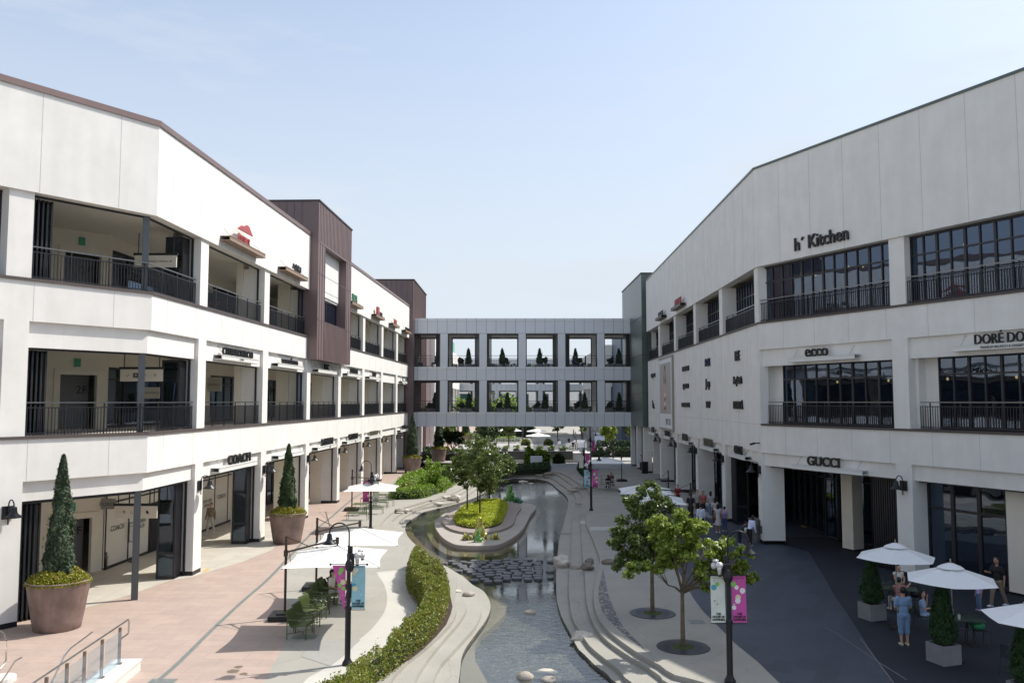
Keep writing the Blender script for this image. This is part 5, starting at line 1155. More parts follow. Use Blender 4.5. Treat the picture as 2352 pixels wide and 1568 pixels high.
# ------------------------------------------------------------------ street lamps with banners
bpink = mat('banner_pink', (.55, .08, .33), .7); bblue = mat('banner_blue', (.30, .55, .62), .7, .1, 2); bpale = mat('banner_pale', (.62, .66, .58), .7, .1, 2)
dots = [mat('dot_cream', (.75, .62, .38), .7), mat('dot_teal', (.08, .36, .45), .7), mat('dot_white', (.75, .73, .70), .7), mat('dot_magenta', (.42, .05, .25), .7), mat('dot_green', (.25, .5, .12), .7)]
def lamp(loc, label, side=-1, banners=(bpink, bblue), taper=True, speaker=True, near=True, bz=(1.55, 2.75), droop=False, camside=1):
    t = thing('street_lamp', label, 'street lamp', (loc[0], loc[1], 0), group='black street lamps with banners'); m = MB()
    m.lathe([(.15, 0), (.15, .06), (.10, .14), (.082, .2), (.082, 1.5), (.097, 1.52), (.097, 1.6), (.056, 1.64), (.056, 2.95), (.04, 3.0), (.04, 3.3), (.026, 3.32)], n=16); part('pole', m, blackm, t, smooth=False)
    m = MB(); rr_ = .28; pts = [(0, 0, 3.3), (0, 0, 3.66)]+[(side*rr_*(1-math.cos(a)), 0, 3.66+rr_*math.sin(a)) for a in np.linspace(.2, math.pi, 10)]+[(side*rr_*2, 0, 3.6)]
    m.tube(pts, .022, 8); part('arm', m, blackm, t, smooth=True)
    m = MB(); m.lathe([(.05, .22), (.065, .19), (.075, .1), (.095, .03), (.19, -.05), (.20, -.07), (.18, -.05), (.07, .0)], (side*rr_*2, 0, 3.42), 18, cap=False); part('shade', m, blackm, t, smooth=True)
    for e, bm_ in zip((-1, 1), banners):
        if bm_ is None: continue
        x0, x1 = e*.09, e*.47; y = -.0
        m = MB(); m.tube([(0, 0, bz[1]+.03), (e*.5, 0, bz[1]+.03)], .012, 6); m.ell((e*.52, 0, bz[1]+.03), (.035,)*3, 8, 6)
        if not (droop and e == -1): m.tube([(0, 0, bz[0]-.03), (e*.48, 0, bz[0]-.03)], .012, 6)
        part('banner_rod', m, blackm, t)
        g_ = 8; m = MB(); vs = []
        for q in range(g_+1):
            f_ = q/g_; z = bz[1]-(bz[1]-bz[0])*f_
            for x_ in (x0, x1):
                xx = x_ if not (droop and e == -1) else (x0 if x_ == x0 else x1+(x0-x1)*f_*.95)
                vs.append((xx, .02*math.sin(f_*5), z-(.06*f_ if (droop and e == -1 and x_ == x1) else 0)))
        k = len(vs); vs += [(a, b+.006, c) for a, b, c in vs]
        m.add(vs, [(2*q, 2*q+1, 2*q+3, 2*q+2) for q in range(g_)]+[(k+2*q, k+2*q+2, k+2*q+3, k+2*q+1) for q in range(g_)]); bn = part('banner', m, bm_, t)
        if near:
            rnd = random.Random(int(loc[0]*10)+e)
            for di in range(9):                                      # small stars, dots and a swirl: plain pattern
                z = bz[1]-.12-(bz[1]-bz[0]-.42)*di/9; wid = .32*(1-(bz[1]-z)/(bz[1]-bz[0])*.9) if (droop and e == -1) else .32
                x = e*.09+e*rnd.uniform(.12, .88)*wid*1.05; s_ = rnd.choice((.02, .028, .06, .075)) if wid > .15 else .018; mm = rnd.choice([d_ for d_ in dots if d_ is not dots[3] or bm_ is not bpink])
                yy = .02*math.sin((bz[1]-z)/(bz[1]-bz[0])*5)-.006; k = 5; m = MB()
                ring = [(x+s_*(1 if q % 2 == 0 or s_ > .05 else .45)*math.cos(math.pi/2+q*math.pi/k), yy, z+s_*(1 if q % 2 == 0 or s_ > .05 else .45)*math.sin(math.pi/2+q*math.pi/k)) for q in range(2*k)]
                m.add(ring+[(a, b+.004, c) for a, b, c in ring], [tuple(range(2*k)), tuple(range(4*k-1, 2*k-1, -1))]); part('star_print', m, mm, bn)
            if not (droop and e == -1): textobj('lettering', 'THE\nHOUSE OF\nHAPPINESS', .075, (e*.28, -.012+.02*math.sin(4.2), bz[0]+.2), (1, 0, 0), letter, bn, depth=.004, bold=.003, width=.33)
            textobj('small_lettering', 'Hyundai premium outlets', .03, (e*.28, -.012, bz[1]-.05), (1, 0, 0), letter, bn, depth=.003, width=.3) if not (droop and e == -1) else None
    if speaker:
        m = MB(); cc_ = -.12*side
        m.cbox((cc_*.6, -.12, 2.95), (.17, .17, .3), .5); m.ell((cc_*.5, -.2, 2.78), (.13, .11, .19), 12, 8); part('speaker', m, blackm, t)
        m = MB(); m.cbox((-.05*side, 0, 3.12), (.1, .1, .34)); part('junction_box', m, blackm, t)
        cmr = thing('security_camera', 'white dome cameras on the '+label.split(' street lamp')[0]+' street lamp', 'security camera', (loc[0], loc[1], 0))
        m = MB(); e = -side*camside if camside else 1
        m.tube([(0, 0, 3.0), (e*.2, -.05, 3.05)], .02, 6); m.ell((e*.26, -.1, 3.06), (.11, .11, .09), 12, 8); m.ell((e*.38, 0, 3.03), (.08, .08, .09), 10, 8); m.lathe([(.02, -.2), (.05, -.19), (.055, -.08), (.08, .0)], (e*.26, -.12, 3.02), 12); m.cbox((e*.33, 0, 3.16), (.14, .1, .05), .6)
        part('housing', m, mat('camera_white', (.6, .6, .6), .25, metal=.3), cmr, smooth=True); m = MB(); m.lathe([(.045, -.03), (.05, .0)], (e*.26, -.12, 2.80), 10); m.lathe([(.045, -.03), (.05, 0)], (e*.38, 0, 2.93), 10); part('lens', m, blackm, cmr)
    return t
lamp(G(798, 1526), 'nearest left street lamp behind the hedge with pink and blue banners', -1, (bpink, bblue), droop=True)
lamp(G(1677, 1566), 'nearest right street lamp with pale and pink banners', 1, (bpale, bpink))
lamp(G(851, 1215), 'second left street lamp beside the green benches', -1, (bpink, bpale))
lamp(G(1358, 1172), 'second right street lamp above the steps', 1, (bblue, bpink))
Y = 73.6; lamp(((1341-1176)/1905*Y, Y), 'third right street lamp behind the short hedge', 1, (bpale, bpink), near=False)
Y = 98; lamp(((1356-1176)/1905*Y, Y), 'fourth right street lamp near the white car', 1, (bpale, bpink), near=False)
lamp(((1062-1176)/1905*78, 78), 'street lamp hidden behind the island trees, pink banner showing', -1, (bpink, None), near=False, speaker=False)

# ------------------------------------------------------------------ parasols
def cantilever(base, apex, label, half=1.52, rot=0., zr=2.3, za=2.72, zp=2.78, fab=fabric, tagp=True):
    bx_, by_ = base; ax, ay = apex; t = thing('cantilever_parasol', label, 'parasol', (ax, ay, 0), rot, group='cantilever parasols'); L = Vector((bx_-ax, by_-ay)); c_, s_ = math.cos(-rot), math.sin(-rot); P = Vector((L.x*c_-L.y*s_, L.x*s_+L.y*c_))
    m = MB(); n_ = 6; vs = []; fs = []                             # four sagging panels
    cor = [(-half, -half), (half, -half), (half, half), (-half, half)]
    for q in range(4):
        a, b = Vector(cor[q]), Vector(cor[(q+1) % 4]); k0 = len(vs)
        for i in range(n_+1):
            for j in range(n_+1):
                u = j/n_; e = a.lerp(b, u); e = e*(1-.16*math.sin(math.pi*u)*.5); p = e*(i/n_); z = za+(zr-za)*(i/n_)-.03*math.sin(math.pi*u)*math.sin(math.pi*i/n_)
                vs.append((p.x, p.y, z))
        for i in range(n_):
            for j in range(n_): a_ = k0+i*(n_+1)+j; fs.append((a_, a_+1, a_+n_+2, a_+n_+1))
    m.add(vs, fs); can = part('canopy', m, fab, t, smooth=False)
    m = MB()
    for q in cor: m.tube([(0, 0, za+.006), (q[0]*.99, q[1]*.99, zr+.006)], .008, 4)
    part('seam', m, mat('seam_grey', (.32, .31, .29), .8), can)
    m = MB()
    for q in cor: m.tube([(0, 0, za-.03), (q[0]*.98, q[1]*.98, zr-.025)], .012, 4)
    for q in range(4): a, b = Vector(cor[q]), Vector(cor[(q+1) % 4]); e = a.lerp(b, .5)*.9; m.tube([(0, 0, za-.04), (e.x, e.y, zr-.03)], .01, 4)
    part('rib', m, poleb, t)
    m = MB(); m.tube([(P.x, P.y, .1), (P.x, P.y, zp)], .045, 8); part('pole', m, poleb, t)
    d = P.to_3d(); m = MB(); m.tube([(P.x, P.y, zp-.55), (P.x*.5, P.y*.5, zp-.2), (0, 0, zp+.12), (0, 0, za)], .032, 8); m.cbox((0, 0, zp+.1), (.1, .1, .2)); part('arm', m, poleb, t)
    m = MB(); m.tube([(P.x, P.y, zp-.03), (P.x*.55, P.y*.55, zp-.22)], .014, 5); m.tube([(P.x*.93, P.y*.93, zp-.5), (P.x*.9, P.y*.9, zp-.9), (P.x*.94, P.y*.94, zp-1.1)], .012, 5); part('brace', m, poleb, t)
    m = MB(); m.cbox((P.x, P.y, zp-.58), (.13, .13, .2)); part('crank', m, poleb, t)
    m = MB(); m.cbox((P.x, P.y, .1), (.95, .95, .16)); m.cbox((P.x, P.y, .2), (.5, .5, .05)); part('base', m, blackm, t); return t
a1 = atY(775, 1240, 27.4); a2 = atY(823, 1210, 30.9); 
cantilever(G(654, 1420), (a1[0], 27.4), 'front left white cantilever parasol over the green chairs', rot=R(4))
cantilever(G(726, 1352), (a2[0], 31.2), 'white cantilever parasol just behind the front left one', rot=R(4))
a3 = atY(854, 1083, 49); cantilever(G(808, 1172), (a3[0], 49), 'white cantilever parasol beside the green benches farther up the left paving', rot=R(4))
a4 = atY(1459, 1100, 51.5); cantilever(G(1536, 1176), (a4[0], 47.5), 'pale cantilever parasol in the shade behind the right trees, far one of two', rot=R(-6), fab=fabricw)
a5 = atY(1505, 1117, 43); cantilever(G(1588, 1222), (a5[0], 43), 'pale cantilever parasol in the shade behind the right trees, near one of two', rot=R(-6), fab=fabricw)
a6 = atY(1385, 1049, 72); cantilever(G(1428, 1105), (a6[0], 70), 'pale cantilever parasol near the seated pair, between lamp and far pier', rot=R(-4), fab=fabricw)
def parasol(xy, label, r=1.3, n=6, z=2.28, za=2.70, ph=0., fab=fabricw, group='parasols with a centre pole', base=True):
    t = thing('parasol', label, 'parasol', (*xy, 0), group=group); m = MB(); vs = [(0, 0, za)]; k = 5
    for i in range(1, k+1):
        for q in range(n*4):
            th = ph+2*math.pi*q/(n*4); fr_q = (q % 4)/4; rad = math.cos(math.pi/n)/math.cos((fr_q-.5)*2*math.pi/n); f_ = i/k
            vs.append((r*f_*rad*math.cos(th), r*f_*rad*math.sin(th), za+(z-za)*f_**1.0-.02*math.sin(math.pi*fr_q)*f_))
    w_ = n*4; fs = [(0, 1+q, 1+(q+1) % w_) for q in range(w_)]
    for i in range(k-1): fs += [(1+i*w_+q, 1+(i+1)*w_+q, 1+(i+1)*w_+(q+1) % w_, 1+i*w_+(q+1) % w_) for q in range(w_)]
    m.add(vs, fs); part('canopy', m, fab, t)
    m = MB(); m.lathe([(.36, za-.08), (.28, za-.03), (.05, za+.06)], n=12, cap=False); part('vent_cap', m, fab, t); m = MB(); m.tube([(0, 0, .02), (0, 0, za+.17)], .022, 8); part('pole', m, mat('pole_grey', (.35, .34, .31), .35, metal=.6), t)
    m = MB(); m.lathe([(.26, .0), (.26, .05), (.06, .09)], n=20); part('base', m, blackm, t); return t
p1 = atY(2057, 1271, 27.7)[0], 27.7; p2 = atY(2184, 1320, 24.3)[0], 24.3; p3 = atY(2392, 1408, 20.)[0], 20.
parasol(p1, 'white parasol farthest left of the three over the dark tables'); parasol(p2, 'white parasol in the middle of the three over the dark tables', ph=.1); parasol(p3, 'white parasol cut by the right edge of the photo', ph=.3)
for (a, b, r_, Y, lb) in (((287, 155, 1.65, 150, 'small far white parasol at the left of the far terrace')), ((690, 165, 2.5, 150, 'wide far white parasol on the terrace, upper one')), ((720, 250, 2.6, 127, 'wide far white parasol on the terrace, lower one')), ((60, 215, 1.9, 150, 'far white parasol half hidden by the island trees'))):
    kx = (2000+a*.2126)/1.7415; ky = (1690+b*.2126)/1.7415; x, z = atY(kx, ky, Y); parasol((x, Y), lb, r_, 4, max(2.0, z), max(2.0, z)+.45, R(45), fabricw, group='far parasols')

# ------------------------------------------------------------------ chairs, benches, tables
def lounge(label, m_=greench, w=.62):
    t = thing('lounge_chair', label, 'chair', group='green slatted lounge chairs'); prof = [(-.33, .40), (-.28, .43), (-.1, .40), (.1, .36), (.2, .38), (.27, .52), (.33, .72), (.37, .80), (.41, .82)]   # y forward is negative
    m = MB(); k = 13
    for i in range(k): x = -w/2+w*i/(k-1); m.tube([(x, a, b) for a, b in prof], .0185, 5)
    part('slat_seat', m, m_, t); 
    for e in (-1, 1):
        m = MB(); x = e*(w/2+.03); m.tube([(x, -.32, 0), (x, -.32, .57), (x, -.28, .60), (x, .26, .60), (x, .30, .56), (x, .30, 0)], .018, 6); part('leg', m, m_, t)
    m = MB(); m.tube([(-w/2-.03, -.3, .38), (w/2+.03, -.3, .38)], .013, 6); m.tube([(-w/2-.03, .28, .40), (w/2+.03, .28, .40)], .013, 6); m.tube([(-w/2-.03, -.3, .16), (w/2+.03, .28, .16)], .011, 6); m.tube([(w/2+.03, -.3, .16), (-w/2-.03, .28, .16)], .011, 6); part('stretcher', m, m_, t)
    return t
def facing(rz): return rz
ch_rz = R(80)
LN = [((150, 1020), 'nearest green lounge chair, front of its row, half in the sun'), ((225, 930), 'second green lounge chair from the front under the parasol'), ((300, 830), 'third green lounge chair from the front under the parasol'), ((345, 770), 'fourth green lounge chair from the front under the parasol'),
      ((420, 670), 'fifth green lounge chair, its seat catching the sun'), ((485, 600), 'sixth green lounge chair, behind the sunlit one'), ((520, 625), 'green lounge chair the woman with the black cap sits in'), ((612, 575), 'green lounge chair the man in the patterned shirt sits in')]
L0 = None
for i, (q, lb) in enumerate(LN):
    g_ = G(*KC([q])[0])
    if L0 is None: L0 = lounge(lb); o = L0
    else: o = dup(L0, (0, 0, 0), 0, lb)
    o.location = (*g_, 0); o.rotation_euler = (0, 0, ch_rz+random.uniform(-.08, .08)+0)
def slat_table(xy, rz, label, w=.85, d=.85, h=.75, m_=greench, name='slatted_table', cat='table', group='green slatted tables and benches', back=False):
    t = thing(name, label, cat, (*xy, 0), rz, group=group); m = MB(); k = int(w/.055)
    for i in range(k+1): x = -w/2+w*i/k; m.tube([(x, -d/2, h), (x, d/2, h)], .018, 5)
    if back:
        for i in range(k+1): x = -w/2+w*i/k; m.tube([(x, d/2, h), (x, d/2+.08, h+.38)], .012, 5)
        m.tube([(-w/2, d/2+.08, h+.38), (w/2, d/2+.08, h+.38)], .014, 5)
    part('slat_top', m, m_, t)
    for a in (-1, 1):
        for b in (-1, 1): m = MB(); m.tube([(a*(w/2+.01), b*d/2, 0), (a*(w/2+.01), b*d/2, h-.01)], .015, 6); part('leg', m, m_, t)
    m = MB(); m.tube([(-w/2, -d/2, h-.03), (w/2, -d/2, h-.03)], .013, 5); m.tube([(-w/2, d/2, h-.03), (w/2, d/2, h-.03)], .013, 5); part('apron', m, m_, t); return t
for (a, b), rz, kind, lb in (((900, 1000), 3.1, 1, 'green slatted bench with a back, nearest of the group by the lamp'), ((925, 960), 3.1, 0, 'green slatted table just behind the nearest bench'), ((1030, 950), 3.1, 2, 'backless green bench beside the lamp post'), ((990, 905), 3.1, 0, 'green slatted table half hidden by the banner'),
        ((1070, 905), 3.1, 1, 'green slatted bench with a back, right of the lamp post'), ((1095, 875), 3.1, 0, 'far green slatted table right of the lamp post'), ((1125, 885), 3.1, 2, 'farthest backless green bench of the group')):
    g_ = G(*K5([(a, b)])[0]); w_ = 1.25 if kind else .9; slat_table(g_, rz, lb, w_, .45 if kind else .8, .45 if kind else .74, name='slatted_bench' if kind else 'slatted_table', cat='bench' if kind else 'table', back=kind == 1)
def wire_chair(xy, rz, label, m_=mat('black_green_metal', (.012, .02, .016), .4), group='dark wire chairs at the right tables', w=.52):
    t = thing('wire_chair', label, 'chair', (*xy, 0), rz, group=group); m = MB()
    for i in range(11): x = -w/2+w*i/10; c = .06*abs(i-5)/5; m.tube([(x*.9, -.22, .45), (x, .18, .44), (x, .24-c, .56), (x*.96, .30-c, .80)], .008, 4)
    m.tube([(-w/2, .2, .62), (-w/2*.96, .24, .80), (-w/4, .29, .82), (w/4, .29, .82), (w/2*.96, .24, .80), (w/2, .2, .62)], .012, 5); part('slat_seat', m, m_, t)
    for e in (-1, 1): m = MB(); x = e*w/2; m.tube([(x, -.2, .44), (x*1.05, -.27, .01), (x*1.05, .3, .01), (x, .22, .60)], .011, 5); part('leg', m, m_, t)
    return t
def dark_table(xy, rz, label, w=1.25, d=.75):
    t = thing('cafe_table', label, 'table', (*xy, 0), rz, group='dark green cafe tables'); m = MB(); m.cbox((0, 0, .74), (w, d, .025)); part('tabletop', m, greentb, t)
    for e in (-1, 1):
        m = MB(); m.tube([(e*w*.35, -.28, 0), (e*w*.2, .25, .73)], .014, 5); m.tube([(e*w*.35, .28, 0), (e*w*.2, -.25, .73)], .014, 5); part('leg', m, greentb, t)
    return t
def r_(a, b, z=0.): return G(*KR([(a, b)])[0], z)
T1 = r_(625, 755, .74); T2 = r_(1170, 1015, .74)
dark_table(T1, R(-20), 'dark green table with the three people, under the left parasol'); dark_table(T2, R(-12), 'dark green table with the two drinks, under the middle parasol')
CHS = [((490, 840), R(100), 'dark wire chair at the left end of the far table'), ((540, 815), R(195), 'dark wire chair behind the far table, beside the woman in white'), ((620, 800), R(185), 'dark wire chair under the woman in white'), ((640, 965), R(-15), 'dark wire chair under the person in pink'), ((780, 935), R(-10), 'dark wire chair holding a black bag, right of the person in pink'),
       ((850, 1110), R(70), 'dark wire chair under the woman with sunglasses'), ((1180, 1230), R(-5), 'dark wire chair in front of the drinks table, left one'), ((1320, 1240), R(-5), 'dark wire chair with a green bag on it'), ((1640, 1500), R(120), 'dark wire chair at the bottom right corner')]
for q, rz, lb in CHS: wire_chair(r_(*q), rz, lb)
def small(name, mb, m_, label, cat, group=None): return single(name, mb, m_, label, cat, group, True)
m = MB(); g_ = r_(1150, 1020, .755); m.lathe([(.035, 0), (.045, .13), (.046, .135)], (*g_, .755), 12); t = single('drink_cup', m, mat('cup_clear', (.55, .60, .55), .3), 'clear iced drink with a straw on the middle cafe table', 'drink'); m = MB(); m.tube([(0, 0, 0), (.02, 0, .1)], .005, 4); o = part('straw', m, mat('straw_green', (.2, .35, .2), .4), t); o.location = (*g_, .86)
m = MB(); g_ = r_(1095, 970, .755); m.lathe([(.032, 0), (.042, .14)], (*g_, .755), 12); single('drink_cup', m, mat('cup_brown', (.25, .2, .18), .4), 'brown paper cup near the parasol pole on the middle cafe table', 'drink')
m = MB(); g_ = r_(1320, 1235); m.ell((g_[0], g_[1], .56), (.22, .14, .12), 10, 6); single('bag', m, mat('bag_green', (.03, .25, .10), .5), 'bright green bag on a dark wire chair', 'bag', smooth=True)
m = MB(); g_ = r_(780, 940); m.ell((g_[0], g_[1], .58), (.2, .13, .15), 10, 6); single('bag', m, blackm, 'black bag on the chair right of the person in pink', 'bag', smooth=True)
# cube planters
def cube_planter(xy, label, s=.64, h=1.6, rz=R(18)):
    t = thing('cube_planter', label, 'plant pot', (*xy, 0), rz, group='square grey planters with thuja'); m = MB(); a = s/2; i = a-.05
    m.hexa([(-a, -a, 0), (a, -a, 0), (a, a, 0), (-a, a, 0), (-a, -a, s*.72), (a, -a, s*.72), (a, a, s*.72), (-a, a, s*.72)]); m.f.remove(m.f[1]) if False else None
    for x0, x1, y0, y1 in ((-a, a, -a, -i), (-a, a, i, a), (-a, -i, -i, i), (i, a, -i, i)): m.box(x0, x1, y0, y1, s*.72+.002, s*.85)
    part('box', m, greycube, t); m = MB(); m.box(-i+.003, i-.003, -i+.003, i-.003, s*.722, s*.78); part('soil', m, soil, t); cone_shrub(t, s*.95, h, .33, leaf_t, 16000, .036, wob=.06); m = MB(); m.tube([(0, 0, s*.75), (0, 0, s+.2)], .03, 6); part('trunk', m, bark, t); return t
cube_planter(r_(405, 1015), 'grey cube planter with a thuja left of the cafe tables'); cube_planter(r_(1020, 1390), 'grey cube planter with a thuja in front of the drinks table', h=1.75); cube_planter(G(2362, 1620), 'grey cube planter with a thuja cut by the bottom right corner', h=1.75)

# ------------------------------------------------------------------ people
CL = {}
def cm(c):
    k = tuple(c)
    if k not in CL: CL[k] = mat('cloth_%d' % len(CL), c, .85, .08, 8)
    return CL[k]
def person(xy, rz, h, pose, top, bot, label, hairm=hair, hair_long=False, shorts=False, sleeve='short', shoe=(.6, .6, .58), skinm=skin, hat=None, z=0., vox=.022, fingers=False, arms=None, lean=0., skirt=False, bag=None):
    """faces -y before rotation; every joint in units of body height"""
    t = thing('person', label, 'person', (xy[0], xy[1], z), rz, group=None); S_ = h
    P = lambda x, y, z_: Vector((x*S_, y*S_, z_*S_))
    j = {}
    sit = pose == 'sit'; hipz = .27 if sit else .52; j['hip'] = P(0, 0, hipz)
    by = -math.sin(lean); bz_ = math.cos(lean)
    up = lambda q, y=0., x=0.: P(x, q*by+y, hipz+q*bz_)
    j['chest'] = up(.22); j['neck'] = up(.315); j['head'] = up(.41, -.012)
    st = {'stand': (.0, .0), 'walk': (.13, -.12), 'sit': (0, 0)}[pose]
    for e, k in ((-1, 'L'), (1, 'R')):
        s = st[0] if e < 0 else st[1]
        j['hp'+k] = P(e*.05, 0, hipz-.01)
        if sit: j['kn'+k] = P(e*.06, -.24, hipz+.005); j['an'+k] = P(e*.06, -.22-.03*e, .04)
        else: j['kn'+k] = P(e*.052, -s*.62-.01, .285); j['an'+k] = P(e*.05, -s+(.03 if s < 0 else 0), .04+(.03 if s < -.05 else 0))
        j['to'+k] = j['an'+k]+P(e*.012, -.085, -.022); j['sh'+k] = up(.285, 0, e*.098)
        a = (arms or {}).get(k)
        if a is None: a = ((e*.125, .02-s*.2, -.165), (e*.13, -.03-s*.5, -.32)) if not sit else ((e*.12, .0, -.16), (e*.075, -.14, -.2))
        j['el'+k] = j['sh'+k]+P(a[0][0]-e*.098, a[0][1], a[0][2]); j['wr'+k] = j['sh'+k]+P(a[1][0]-e*.098, a[1][1], a[1][2])
        d = (j['wr'+k]-j['el'+k]).normalized(); j['ha'+k] = j['wr'+k]+d*.045*S_
    c = lambda b, a0, a1, r0, r1, n=10: cap(b, a0, a1, r0*S_, r1*S_, n)
    b = MB(); rt = Matrix.Rotation(lean, 3, 'X')
    b.ell(j['hip'], (.082*S_, .062*S_, .06*S_), 12, 8); b.ell(up(.1), (.068*S_, .05*S_, .12*S_), 12, 8, rt); b.ell(up(.22), (.09*S_, .058*S_, .10*S_), 12, 8, rt)
    c(b, j['neck']-P(0, 0, .02), j['head'], .03, .03); b.ell(j['head']+P(0, 0, .01), (.047*S_, .058*S_, .070*S_), 14, 10); b.ell(j['head']+P(0, -.012, -.03), (.032*S_, .04*S_, .035*S_), 10, 8); b.ell(j['head']+P(0, -.056, -.006), (.008*S_, .011*S_, .014*S_), 6, 5)
    for e in (-1, 1): b.ell(j['head']+P(e*.045, .002, .0), (.008*S_, .012*S_, .017*S_), 6, 5)
    for k in 'LR':
        c(b, j['sh'+k], j['el'+k], .031, .024); c(b, j['el'+k], j['wr'+k], .024, .016); b.ell(j['ha'+k]-(j['ha'+k]-j['wr'+k])*.35, (.018*S_, .014*S_, .027*S_), 8, 6)
        c(b, up(.27, 0, 0), j['sh'+k], .04, .036); c(b, j['hp'+k], j['kn'+k], .052, .034); c(b, j['kn'+k], j['an'+k], .034, .02); c(b, j['an'+k]+P(0, .015, -.015), j['to'+k], .022, .018)
    ex = None
    if fingers:
        ex = MB()
        for e, k in ((-1, 'L'), (1, 'R')):
            d = (j['ha'+k]-j['wr'+k]).normalized(); sd = d.cross(Vector((0, 1, 0))); sd = (sd if sd.length > .1 else Vector((1, 0, 0))).normalized(); fw_ = sd.cross(d).normalized()
            for q, ln in zip((-1.5, -.5, .5, 1.5), (.036, .042, .040, .032)):
                a0 = j['wr'+k]+d*.03*S_+sd*q*.0085*S_; a1 = a0+d*ln*S_*.55; a2 = a1+(d*.8-fw_*.5)*ln*S_*.45; ex.tube([a0, a1, a2], [.0048*S_, .0045*S_, .0035*S_], 6)
            a0 = j['wr'+k]+d*.012*S_+sd*(-e)*.012*S_; a1 = a0+(d*.6+sd*(-e)*.7).normalized()*.022*S_; ex.tube([a0, a1, a1+d*.018*S_], [.0055*S_, .005*S_, .004*S_], 6)
    remesh('body', b, skinm, t, vox, ex)
    b = MB(); g_ = .010
    b.ell(up(.1), ((.074+g_)*S_, (.055+g_)*S_, .13*S_), 12, 8, rt); b.ell(up(.22), ((.094+g_)*S_, (.06+g_)*S_, .095*S_), 12, 8, rt); b.ell(up(.02), (.088*S_, .066*S_, .06*S_), 12, 8, rt)
    for k in 'LR':
        c(b, up(.265), j['sh'+k], .046, .043)
        if sleeve == 'long': c(b, j['sh'+k], j['el'+k], .042, .034); c(b, j['el'+k], j['wr'+k], .034, .026)
        elif sleeve == 'short': c(b, j['sh'+k], j['sh'+k].lerp(j['el'+k], .72), .044, .038)
    remesh('top', b, cm(top), t, vox)
    b = MB(); b.ell(j['hip'], (.092*S_, .072*S_, .06*S_), 12, 8)
    if skirt:
        if sit: b.ell(P(0, -.1, hipz), (.1*S_, .16*S_, .06*S_), 12, 8)
        else: b.tube([j['hip']+P(0, 0, .04), j['hip']-P(0, 0, .25)], [.085*S_, .13*S_], 14)
    else:
        for k in 'LR':
            c(b, j['hp'+k], j['kn'+k], .062, .046)
            if shorts == 'knee': c(b, j['kn'+k], j['kn'+k].lerp(j['an'+k], .25), .048, .046)
            elif not shorts: c(b, j['kn'+k], j['an'+k]+P(0, 0, .012), .044, .033)
    remesh('skirt' if skirt else ('shorts' if shorts else 'trousers'), b, cm(bot), t, vox)
    for k in 'LR':
        m = MB(); a = j['an'+k]+P(0, .018, -.012); e_ = j['to'+k]; m.ell(a.lerp(e_, .5), (.027*S_, .075*S_, .024*S_), 10, 6); m.ell(a, (.026*S_, .032*S_, .03*S_), 8, 6); part('shoe', m, cm(shoe), t, smooth=True)
    m = MB(); hd = j['head']
    m.ell(hd+P(0, .012, .024), (.054*S_, .062*S_, .066*S_), 12, 8)
    if hair_long: m.ell(hd+P(0, .03, -.04), (.05*S_, .035*S_, .09*S_), 12, 8)
    # keep the face clear
    m.v = [(x, max(y, hd.y-.028*S_+(.0 if z_ > hd.z+.03*S_ else .03*S_)), z_) for x, y, z_ in m.v]
    part('hair', m, hairm, t, smooth=True)
    if fingers or vox < .02:
        m = MB()
        for e in (-1, 1): m.ell(hd+P(e*.017, -.05, .008), (.007*S_, .005*S_, .005*S_), 6, 4)
        part('eye', m, hair, t); m = MB(); m.ell(hd+P(0, -.052, -.033), (.012*S_, .005*S_, .004*S_), 6, 4); part('mouth', m, cm((.35, .1, .09)), t)
    if hat: m = MB(); m.ell(hd+P(0, .01, .035), (.054*S_, .06*S_, .05*S_), 12, 8); m.v = [(x, y, max(z_, hd.z+.02*S_)) for x, y, z_ in m.v]; m.cbox(hd+P(0, -.07, .024), (.08*S_, .06*S_, .008*S_)); part('cap', m, cm(hat), t, smooth=True)
    if bag: m = MB(); q = {'back': P(0, .1, hipz+.18), 'side': P(.13, .02, hipz-.02), 'low': P(.17, -.02, hipz-.16)}[bag[0]]; m.ell(q, (.07*S_, .05*S_, .085*S_), 12, 8); part('bag', m, cm(bag[1]), t, smooth=True)
    return t
def kp(a, b): return G(*KP([(a, b)])[0])
def pg(px, py, z=0.): return G(px, py, z)
NE = dict(vox=.014, fingers=True)
up_arm = ((.12, -.05, -.13), (.06, -.12, .03)); fwd = ((.115, -.04, -.14), (.05, -.15, -.12))
person(pg(2078, 1482), R(176), 1.74, 'stand', (.20, .32, .50), (.17, .27, .43), 'man seen from behind in light blue denim shirt and knee length shorts with pale trainers', shorts='knee', shoe=(.5, .45, .33), arms={'L': ((-.13, -.03, -.15), (-.09, -.13, -.2)), 'R': ((.13, -.03, -.15), (.09, -.13, -.2))}, **NE)
g_ = r_(850, 1100); person(g_, R(60), 1.62, 'sit', (.30, .42, .62), (.34, .44, .58), 'seated woman with sunglasses and light blue dress holding a phone, one hand to her face', hair_long=True, shorts=True, arms={'L': fwd and ((-.115, -.04, -.14), (-.04, -.16, -.12)), 'R': ((.13, -.06, -.12), (.05, -.09, .07))}, z=.0, lean=-.06, **NE)
g_ = r_(635, 830); person(g_, R(10), 1.6, 'sit', (.65, .62, .55), (.05, .05, .05), 'woman with long black hair and a sleeveless white top seated behind the far table', hair_long=True, sleeve='none', arms={'L': ((-.12, -.05, -.13), (-.04, -.15, -.17)), 'R': ((.12, -.05, -.13), (.04, -.15, -.17))}, **NE)
g_ = r_(640, 960); person(g_, R(188), 1.6, 'sit', (.48, .20, .18), (.6, .6, .62), 'person in a pink t-shirt seated back to us with one arm stretched out', arms={'R': ((-.02, -.02, -.13), (.0, -.12, -.14)), 'L': ((-.22, -.05, -.04), (-.34, -.12, .02))}, **NE)
